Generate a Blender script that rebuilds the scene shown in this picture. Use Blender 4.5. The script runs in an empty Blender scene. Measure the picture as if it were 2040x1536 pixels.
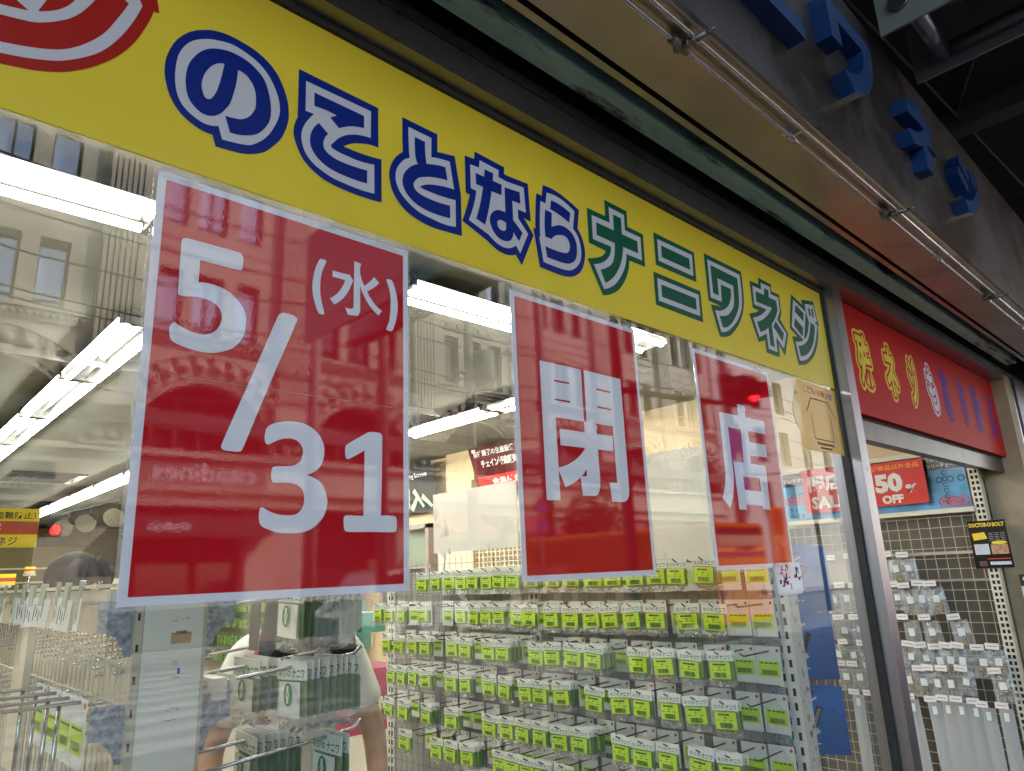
import bpy, bmesh, math, random
from mathutils import Vector, Matrix, geometry
from math import radians, sin, cos, pi

scene = bpy.context.scene
COL = scene.collection
rnd = random.Random(7)

# ------------------------------------------------------------------ camera
cam_d = bpy.data.cameras.new("camera")
cam = bpy.data.objects.new("camera", cam_d)
COL.objects.link(cam)
scene.camera = cam
cam_d.sensor_fit = 'HORIZONTAL'
cam_d.sensor_width = 36.0
cam_d.lens = 36.0 * 1406.7 / 2040.0
cam_d.clip_start = 0.02
cam_d.clip_end = 600.0
yaw, pitch, roll = 0.764865, 0.259919, -0.043753
fwd = Vector((sin(yaw) * cos(pitch), cos(yaw) * cos(pitch), sin(pitch)))
r0 = Vector((cos(yaw), -sin(yaw), 0.0))
u0 = r0.cross(fwd)
rgt = r0 * cos(roll) + u0 * sin(roll)
up = -r0 * sin(roll) + u0 * cos(roll)
mw = Matrix((rgt, up, -fwd)).transposed().to_4x4()
mw.translation = Vector((0.0, -1.0, 1.6))
cam.matrix_world = mw

# ------------------------------------------------------------------ daylight
SUN_EL, SUN_AZ = radians(46.0), radians(62.0)      # azimuth measured from +Y clockwise
world = bpy.data.worlds.new("World")
scene.world = world
world.use_nodes = True
wn = world.node_tree.nodes
sky = wn.new('ShaderNodeTexSky')
sky.sky_type = 'NISHITA'
sky.sun_disc = False
sky.sun_elevation = SUN_EL
sky.sun_rotation = SUN_AZ
sky.air_density = 1.0
sky.dust_density = 2.0
bg = wn['Background']
bg.inputs['Strength'].default_value = 0.15
world.node_tree.links.new(sky.outputs['Color'], bg.inputs['Color'])
sun_d = bpy.data.lights.new("sun", 'SUN')
sun_d.energy = 3.2
sun_d.angle = radians(0.5)
sun_d.color = (1.0, 0.94, 0.85)
sun = bpy.data.objects.new("sun", sun_d)
COL.objects.link(sun)
sdir = Vector((sin(SUN_AZ) * cos(SUN_EL), cos(SUN_AZ) * cos(SUN_EL), sin(SUN_EL)))
sun.rotation_euler = (-sdir).to_track_quat('-Z', 'Y').to_euler()
sun.location = (0, -10, 40)

vs = scene.view_settings
vs.view_transform = 'Standard'
vs.look = 'None'
vs.gamma = 1.0
vs.use_curve_mapping = False
vs.exposure = 2.6
TUBE = 4.6            # lit fluorescent tubes
scene.cycles.max_bounces = 10
scene.cycles.diffuse_bounces = 4
scene.cycles.glossy_bounces = 4
scene.cycles.transmission_bounces = 4
scene.cycles.transparent_max_bounces = 28
scene.cycles.caustics_reflective = False
scene.cycles.caustics_refractive = False
scene.cycles.sample_clamp_indirect = 6.0
scene.cycles.use_denoising = True

# ------------------------------------------------------------------ materials
def lin(r, g, b):
    def f(v):
        v /= 255.0
        return v / 12.92 if v <= 0.04045 else ((v + 0.055) / 1.055) ** 2.4
    return (f(r), f(g), f(b), 1.0)

def new_mat(name):
    m = bpy.data.materials.new(name)
    m.use_nodes = True
    m.node_tree.nodes.clear()
    return m, m.node_tree.nodes, m.node_tree.links

def N(nodes, t, **kw):
    n = nodes.new(t)
    for k, v in kw.items():
        if k.startswith('i_'):
            n.inputs[k[2:].replace('_', ' ')].default_value = v
        else:
            setattr(n, k, v)
    return n

def noise_color(nd, ln, col, var, scale, stretch=(1, 1, 1), detail=4.0, dirt=None, dirt_amt=0.0):
    """base colour broken up by a noise; dirt adds blotches of a second colour"""
    tc = N(nd, 'ShaderNodeTexCoord')
    mp = N(nd, 'ShaderNodeMapping')
    mp.inputs['Scale'].default_value = stretch
    ln.new(tc.outputs['Object'], mp.inputs['Vector'])
    nz = N(nd, 'ShaderNodeTexNoise')
    nz.inputs['Scale'].default_value = scale
    nz.inputs['Detail'].default_value = detail
    ln.new(mp.outputs['Vector'], nz.inputs['Vector'])
    rp = N(nd, 'ShaderNodeValToRGB')
    rp.color_ramp.elements[0].position = 0.3
    rp.color_ramp.elements[1].position = 0.7
    a = [max(0.0, v * (1 - var)) for v in col[:3]] + [1]
    b = [min(1.0, v * (1 + var)) for v in col[:3]] + [1]
    rp.color_ramp.elements[0].color = a
    rp.color_ramp.elements[1].color = b
    ln.new(nz.outputs['Fac'], rp.inputs['Fac'])
    out = rp.outputs['Color']
    if dirt is not None:
        n2 = N(nd, 'ShaderNodeTexNoise')
        n2.inputs['Scale'].default_value = scale * 0.6
        n2.inputs['Detail'].default_value = 8.0
        n2.inputs['Roughness'].default_value = 0.7
        ln.new(mp.outputs['Vector'], n2.inputs['Vector'])
        r2 = N(nd, 'ShaderNodeValToRGB')
        r2.color_ramp.elements[0].position = 0.62 - dirt_amt * 0.25
        r2.color_ramp.elements[1].position = 0.70 - dirt_amt * 0.2
        ln.new(n2.outputs['Fac'], r2.inputs['Fac'])
        mx = N(nd, 'ShaderNodeMixRGB')
        mx.inputs['Color2'].default_value = dirt
        ln.new(r2.outputs['Color'], mx.inputs['Fac'])
        ln.new(out, mx.inputs['Color1'])
        out = mx.outputs['Color']
    return out, mp

def M(name, col, rough=0.55, metal=0.0, var=0.08, scale=12.0, bump=0.0, bscale=60.0, stretch=(1, 1, 1),
      dirt=None, dirt_amt=0.0, spec=0.5):
    m, nd, ln = new_mat(name)
    o = N(nd, 'ShaderNodeOutputMaterial')
    p = N(nd, 'ShaderNodeBsdfPrincipled')
    p.inputs['Roughness'].default_value = rough
    p.inputs['Metallic'].default_value = metal
    p.inputs['Specular IOR Level'].default_value = spec
    c, mp = noise_color(nd, ln, col, var, scale, stretch, dirt=dirt, dirt_amt=dirt_amt)
    ln.new(c, p.inputs['Base Color'])
    if bump:
        nz = N(nd, 'ShaderNodeTexNoise')
        nz.inputs['Scale'].default_value = bscale
        nz.inputs['Detail'].default_value = 3.0
        ln.new(mp.outputs['Vector'], nz.inputs['Vector'])
        bp = N(nd, 'ShaderNodeBump')
        bp.inputs['Strength'].default_value = bump
        bp.inputs['Distance'].default_value = 0.002
        ln.new(nz.outputs['Fac'], bp.inputs['Height'])
        ln.new(bp.outputs['Normal'], p.inputs['Normal'])
    ln.new(p.outputs['BSDF'], o.inputs['Surface'])
    return m

def schlick(nd, ln, f0, normal=None):
    """reflectance that rises towards grazing view, the same from both sides of a sheet"""
    g = N(nd, 'ShaderNodeNewGeometry')
    d = N(nd, 'ShaderNodeVectorMath', operation='DOT_PRODUCT')
    ln.new(g.outputs['Normal'], d.inputs[0])
    ln.new(g.outputs['Incoming'], d.inputs[1])
    a = N(nd, 'ShaderNodeMath', operation='ABSOLUTE')
    ln.new(d.outputs['Value'], a.inputs[0])
    s = N(nd, 'ShaderNodeMath', operation='SUBTRACT')
    s.inputs[0].default_value = 1.0
    ln.new(a.outputs[0], s.inputs[1])
    pw = N(nd, 'ShaderNodeMath', operation='POWER')
    ln.new(s.outputs[0], pw.inputs[0])
    pw.inputs[1].default_value = 5.0
    ma = N(nd, 'ShaderNodeMath', operation='MULTIPLY_ADD')
    ln.new(pw.outputs[0], ma.inputs[0])
    ma.inputs[1].default_value = 1.0 - f0
    ma.inputs[2].default_value = f0
    return ma.outputs[0]

def PRINT(name, col, f0=0.05, rough=0.02, bump=0.0, bscale=300.0, var=0.03, emis=None, scale=6.0):
    """coloured sheet under a clear glossy film"""
    m, nd, ln = new_mat(name)
    o = N(nd, 'ShaderNodeOutputMaterial')
    df = N(nd, 'ShaderNodeBsdfDiffuse')
    c, mp = noise_color(nd, ln, col, var, scale)
    ln.new(c, df.inputs['Color'])
    gl = N(nd, 'ShaderNodeBsdfGlossy')
    gl.inputs['Roughness'].default_value = rough
    gl.inputs['Color'].default_value = (1, 1, 1, 1)
    mx = N(nd, 'ShaderNodeMixShader')
    ln.new(schlick(nd, ln, f0), mx.inputs['Fac'])
    ln.new(df.outputs['BSDF'], mx.inputs[1])
    ln.new(gl.outputs['BSDF'], mx.inputs[2])
    if bump:
        nz = N(nd, 'ShaderNodeTexNoise')
        nz.inputs['Scale'].default_value = bscale
        nz.inputs['Detail'].default_value = 2.0
        ln.new(mp.outputs['Vector'], nz.inputs['Vector'])
        n2 = N(nd, 'ShaderNodeTexNoise')
        n2.inputs['Scale'].default_value = 9.0
        ln.new(mp.outputs['Vector'], n2.inputs['Vector'])
        ms = N(nd, 'ShaderNodeMath', operation='MULTIPLY')
        ln.new(nz.outputs['Fac'], ms.inputs[0])
        ln.new(n2.outputs['Fac'], ms.inputs[1])
        bp = N(nd, 'ShaderNodeBump')
        bp.inputs['Strength'].default_value = bump
        bp.inputs['Distance'].default_value = 0.0006
        ln.new(ms.outputs[0], bp.inputs['Height'])
        ln.new(bp.outputs['Normal'], gl.inputs['Normal'])
    ln.new(mx.outputs['Shader'], o.inputs['Surface'])
    return m

def CLEAR(name, f0=0.045, tint=(1, 1, 1, 1), rough=0.0, milk=0.0, bump=0.0, bscale=80.0, dirt=0.0):
    """thin clear sheet: glass, film, plastic pouch"""
    m, nd, ln = new_mat(name)
    o = N(nd, 'ShaderNodeOutputMaterial')
    tr = N(nd, 'ShaderNodeBsdfTransparent')
    tr.inputs['Color'].default_value = tint
    gl = N(nd, 'ShaderNodeBsdfGlossy')
    gl.inputs['Roughness'].default_value = rough
    mx = N(nd, 'ShaderNodeMixShader')
    ln.new(schlick(nd, ln, f0), mx.inputs['Fac'])
    base = tr.outputs['BSDF']
    if milk or dirt:
        df = N(nd, 'ShaderNodeBsdfDiffuse')
        df.inputs['Color'].default_value = (0.85, 0.87, 0.86, 1)
        mk = N(nd, 'ShaderNodeMixShader')
        mk.inputs['Fac'].default_value = milk
        if dirt:
            tc = N(nd, 'ShaderNodeTexCoord')
            nz = N(nd, 'ShaderNodeTexNoise')
            nz.inputs['Scale'].default_value = 3.0
            nz.inputs['Detail'].default_value = 10.0
            nz.inputs['Roughness'].default_value = 0.75
            ln.new(tc.outputs['Object'], nz.inputs['Vector'])
            mr = N(nd, 'ShaderNodeMapRange')
            mr.inputs['From Min'].default_value = 0.45
            mr.inputs['From Max'].default_value = 0.8
            mr.inputs['To Min'].default_value = milk
            mr.inputs['To Max'].default_value = milk + dirt
            ln.new(nz.outputs['Fac'], mr.inputs['Value'])
            ln.new(mr.outputs['Result'], mk.inputs['Fac'])
        ln.new(base, mk.inputs[1])
        ln.new(df.outputs['BSDF'], mk.inputs[2])
        base = mk.outputs['Shader']
    ln.new(base, mx.inputs[1])
    ln.new(gl.outputs['BSDF'], mx.inputs[2])
    if bump:
        tc = N(nd, 'ShaderNodeTexCoord')
        nz = N(nd, 'ShaderNodeTexNoise')
        nz.inputs['Scale'].default_value = bscale
        ln.new(tc.outputs['Object'], nz.inputs['Vector'])
        bp = N(nd, 'ShaderNodeBump')
        bp.inputs['Strength'].default_value = bump
        bp.inputs['Distance'].default_value = 0.004
        ln.new(nz.outputs['Fac'], bp.inputs['Height'])
        ln.new(bp.outputs['Normal'], gl.inputs['Normal'])
    ln.new(mx.outputs['Shader'], o.inputs['Surface'])
    return m

def GLOW(name, col, strength):
    m, nd, ln = new_mat(name)
    o = N(nd, 'ShaderNodeOutputMaterial')
    e = N(nd, 'ShaderNodeEmission')
    e.inputs['Color'].default_value = col
    e.inputs['Strength'].default_value = strength
    ln.new(e.outputs['Emission'], o.inputs['Surface'])
    return m

# ------------------------------------------------------------------ mesh builder
class MB:
    def __init__(self):
        self.v, self.f, self.m, self.s = [], [], [], []
    def add(self, vs_, fs, m=0, smooth=False):
        o = len(self.v)
        self.v += [tuple(p) for p in vs_]
        for f in fs:
            self.f.append([i + o for i in f])
            self.m.append(m)
            self.s.append(smooth)
        return self
    def box(self, x0, x1, y0, y1, z0, z1, m=0):
        return self.add([(x0, y0, z0), (x1, y0, z0), (x1, y1, z0), (x0, y1, z0), (x0, y0, z1), (x1, y0, z1), (x1, y1, z1), (x0, y1, z1)],
                        [(0, 3, 2, 1), (4, 5, 6, 7), (0, 1, 5, 4), (1, 2, 6, 5), (2, 3, 7, 6), (3, 0, 4, 7)], m)
    def quad(self, a, b, c, d, m=0):
        return self.add([a, b, c, d], [(0, 1, 2, 3)], m)
    def cyl(self, p0, p1, r, n=8, m=0, r1=None, cap=True):
        p0, p1 = Vector(p0), Vector(p1)
        return self.tube([p0, p1], [r, r if r1 is None else r1], n, m, cap)
    def tube(self, pts, r, n=8, m=0, cap=True):
        pts = [Vector(p) for p in pts]
        rs = r if isinstance(r, (list, tuple)) else [r] * len(pts)
        vs_, fs = [], []
        prev = None
        for i, p in enumerate(pts):
            d = (pts[min(i + 1, len(pts) - 1)] - pts[max(i - 1, 0)]).normalized()
            if prev is None:
                a = Vector((0, 0, 1)) if abs(d.z) < 0.9 else Vector((1, 0, 0))
            else:
                a = prev
            b = d.cross(a).normalized()
            a = b.cross(d).normalized()
            prev = a
            for k in range(n):
                t = 2 * pi * k / n
                vs_.append(p + (a * cos(t) + b * sin(t)) * rs[i])
        for i in range(len(pts) - 1):
            for k in range(n):
                k2 = (k + 1) % n
                fs.append((i * n + k, i * n + k2, (i + 1) * n + k2, (i + 1) * n + k))
        self.add(vs_, fs, m, True)
        if cap:
            o = len(self.v) - len(vs_)
            self.f.append([o + k for k in range(n)][::-1]); self.m.append(m); self.s.append(False)
            e = o + (len(pts) - 1) * n
            self.f.append([e + k for k in range(n)]); self.m.append(m); self.s.append(False)
        return self
    def torus(self, c, R, r, ax=(0, 0, 1), n=14, k=6, m=0):
        c, ax = Vector(c), Vector(ax).normalized()
        a = ax.orthogonal().normalized()
        b = ax.cross(a)
        vs_, fs = [], []
        for i in range(n):
            t = 2 * pi * i / n
            d = a * cos(t) + b * sin(t)
            for j in range(k):
                u = 2 * pi * j / k
                vs_.append(c + d * (R + r * cos(u)) + ax * (r * sin(u)))
        for i in range(n):
            for j in range(k):
                fs.append((i * k + j, ((i + 1) % n) * k + j, ((i + 1) % n) * k + (j + 1) % k, i * k + (j + 1) % k))
        return self.add(vs_, fs, m, True)
    def ball(self, c, rx, ry=None, rz=None, m=0, n=12, k=8):
        ry = rx if ry is None else ry
        rz = rx if rz is None else rz
        vs_, fs = [], []
        for j in range(k + 1):
            ph = pi * j / k
            for i in range(n):
                t = 2 * pi * i / n
                vs_.append((c[0] + rx * sin(ph) * cos(t), c[1] + ry * sin(ph) * sin(t), c[2] + rz * cos(ph)))
        for j in range(k):
            for i in range(n):
                fs.append((j * n + i, (j + 1) * n + i, (j + 1) * n + (i + 1) % n, j * n + (i + 1) % n))
        return self.add(vs_, fs, m, True)
    def flat(self, tri, fn, m=0):
        """triangulated flat shape (verts2d, faces) placed by fn(u, v)"""
        vs2, fs = tri
        return self.add([fn(u, v) for u, v in vs2], fs, m)
    def slab(self, tri, fn0, fn1, m=0):
        """flat shape with thickness: front by fn0, back by fn1, rims between"""
        vs2, fs = tri
        n = len(vs2)
        edges = {}
        for f in fs:
            for i in range(3):
                a, b = f[i], f[(i + 1) % 3]
                edges[(a, b)] = edges.get((a, b), 0) + 1
        rim = [e for e in edges if (e[1], e[0]) not in edges]
        self.add([fn0(u, v) for u, v in vs2] + [fn1(u, v) for u, v in vs2],
                 [tuple(f) for f in fs] + [tuple(i + n for i in f[::-1]) for f in fs] +
                 [(b, a, a + n, b + n) for a, b in rim], m)
        return self
    def obj(self, name, mats, parent=None, world=True):
        me = bpy.data.meshes.new(name)
        off = Vector((0, 0, 0))
        if parent is not None and world:
            p = parent
            while p is not None:
                off += p.location
                p = p.parent
        me.from_pydata([(x - off.x, y - off.y, z - off.z) for x, y, z in self.v], [], self.f)
        if not isinstance(mats, (list, tuple)):
            mats = [mats]
        for mt in mats:
            me.materials.append(mt)
        me.polygons.foreach_set('material_index', self.m)
        me.polygons.foreach_set('use_smooth', self.s)
        me.update()
        o = bpy.data.objects.new(name, me)
        COL.objects.link(o)
        if parent is not None:
            o.parent = parent
        return o

def thing(name, label, cat, loc=(0, 0, 0), group=None):
    o = bpy.data.objects.new(name, None)
    o.empty_display_size = 0.1
    COL.objects.link(o)
    o.location = loc
    tag(o, label, cat, group)
    return o

def tag(o, label, cat, group=None):
    o['label'] = label
    o['category'] = cat
    if group:
        o['group'] = group
    return o

def struct(o):
    o['kind'] = 'structure'
    return o

def kids(o):
    return [c for c in CH.get(o.name, [])]

CH = {}
def family(root):
    """remember the children of a prototype so copies need no scene search"""
    CH[root.name] = list(root.children)
    for c in root.children:
        CH[c.name] = list(c.children)
    return root

def dup(root, loc, rot=(0, 0, 0), label=None, group=None, scale=None):
    r = root.copy()
    COL.objects.link(r)
    r.location = loc
    r.rotation_euler = rot
    if scale:
        r.scale = scale
    if label:
        r['label'] = label
    if group:
        r['group'] = group
    for ch in kids(root):
        c = ch.copy()
        COL.objects.link(c)
        c.parent = r
        for g in kids(ch):
            d = g.copy()
            COL.objects.link(d)
            d.parent = c
    return r

# ------------------------------------------------------------------ flat shapes and lettering
def inside(p, poly):
    x, y = p
    c = False
    j = len(poly) - 1
    for i in range(len(poly)):
        xi, yi = poly[i]
        xj, yj = poly[j]
        if (yi > y) != (yj > y) and x < (xj - xi) * (y - yi) / (yj - yi) + xi:
            c = not c
        j = i
    return c

def fill(polys, holes=()):
    """one clean triangulation of the union of polys minus the holes"""
    vs_, es = [], []
    for P in list(polys) + list(holes):
        o = len(vs_)
        n = len(P)
        vs_ += [Vector(p) for p in P]
        es += [(o + i, o + (i + 1) % n) for i in range(n)]
    r = geometry.delaunay_2d_cdt(vs_, es, [], 0, 1e-6)
    V, F = r[0], r[2]
    out = []
    for f in F:
        c = ((V[f[0]].x + V[f[1]].x + V[f[2]].x) / 3, (V[f[0]].y + V[f[1]].y + V[f[2]].y) / 3)
        if any(inside(c, P) for P in polys) and not any(inside(c, P) for P in holes):
            out.append(tuple(f))
    return [(p.x, p.y) for p in V], out

def rect(x0, x1, y0, y1):
    return [(x0, y0), (x1, y0), (x1, y1), (x0, y1)]

def arc(cx, cy, r, a0, a1, n=16):
    return [(cx + r * cos(a0 + (a1 - a0) * i / n), cy + r * sin(a0 + (a1 - a0) * i / n)) for i in range(n + 1)]

_txt = {}
def text_tris(body, offset=0.0, res=2):
    """lettering as a flat mesh, scaled to height 1 and starting at x 0; returns (verts, tris, width)"""
    key = (body, offset, res)
    if key in _txt:
        return _txt[key]
    cu = bpy.data.curves.new('lettering', 'FONT')
    cu.body = body
    cu.size = 1.0
    cu.resolution_u = res
    cu.offset = offset
    o = bpy.data.objects.new('lettering', cu)
    COL.objects.link(o)
    dg = bpy.context.evaluated_depsgraph_get()
    me = bpy.data.meshes.new_from_object(o.evaluated_get(dg))
    bm = bmesh.new()
    bm.from_mesh(me)
    bmesh.ops.remove_doubles(bm, verts=bm.verts, dist=1e-5)
    bmesh.ops.triangulate(bm, faces=bm.faces)
    vs_ = [(v.co.x, v.co.y) for v in bm.verts]
    bm.verts.index_update()
    fs = [tuple(v.index for v in f.verts) for f in bm.faces]
    bm.free()
    bpy.data.objects.remove(o)
    bpy.data.curves.remove(cu)
    bpy.data.meshes.remove(me)
    x0 = min(p[0] for p in vs_); x1 = max(p[0] for p in vs_)
    y0 = min(p[1] for p in vs_); y1 = max(p[1] for p in vs_)
    h = y1 - y0
    res_ = ([((x - x0) / h, (y - y0) / h) for x, y in vs_], fs, (x1 - x0) / h)
    _txt[key] = res_
    return res_

def letter(mb, body, fn, u0, v0, h, w=None, m=0, offset=0.0, res=2):
    """lettering into mb: lower-left corner (u0, v0), height h, squeezed to width w, placed by fn(u, v)"""
    vs_, fs, tw = text_tris(body, offset, res)
    sx = h if w is None else w / tw
    mb.add([fn(u0 + x * sx, v0 + y * h) for x, y in vs_], fs, m)
    return mb

def loops(vs_, fs):
    ed = set()
    for f in fs:
        for i in range(3):
            ed.add((f[i], f[(i + 1) % 3]))
    return [(vs_[a], vs_[b]) for a, b in ed if (b, a) not in ed]

def thicken(tri, r):
    """outline lettering: union of the shape with a band of radius r along its edge"""
    vs_, fs = tri[0], tri[1]
    polys = [[vs_[i] for i in f] for f in fs]
    bb = []
    for a, b in loops(vs_, fs):
        d = Vector((b[0] - a[0], b[1] - a[1]))
        L = d.length
        if L < 1e-6:
            continue
        d /= L
        n = Vector((-d.y, d.x))
        P = []
        for c, s0 in ((b, -pi / 2), (a, pi / 2)):
            for k in range(4):
                t = s0 + pi * k / 3
                q = Vector(c) + (d * cos(t) + n * sin(t)) * r
                P.append((q.x, q.y))
        bb.append(P)
    allp = [(P, min(p[0] for p in P), max(p[0] for p in P), min(p[1] for p in P), max(p[1] for p in P)) for P in polys + bb]
    V, E = [], []
    for P, *_ in allp:
        o = len(V); n = len(P)
        V += [Vector(p) for p in P]
        E += [(o + i, o + (i + 1) % n) for i in range(n)]
    rr = geometry.delaunay_2d_cdt(V, E, [], 0, 1e-6)
    W, F = rr[0], rr[2]
    out = []
    for f in F:
        c = ((W[f[0]].x + W[f[1]].x + W[f[2]].x) / 3, (W[f[0]].y + W[f[1]].y + W[f[2]].y) / 3)
        for P, xa, xb, ya, yb in allp:
            if xa <= c[0] <= xb and ya <= c[1] <= yb and inside(c, P):
                out.append(tuple(f))
                break
    return [(p.x, p.y) for p in W], out

def pts(s):
    return [(int(a) / 10000.0, int(b) / 10000.0) for a, b in (t.split(',') for t in s.split())]

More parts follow.
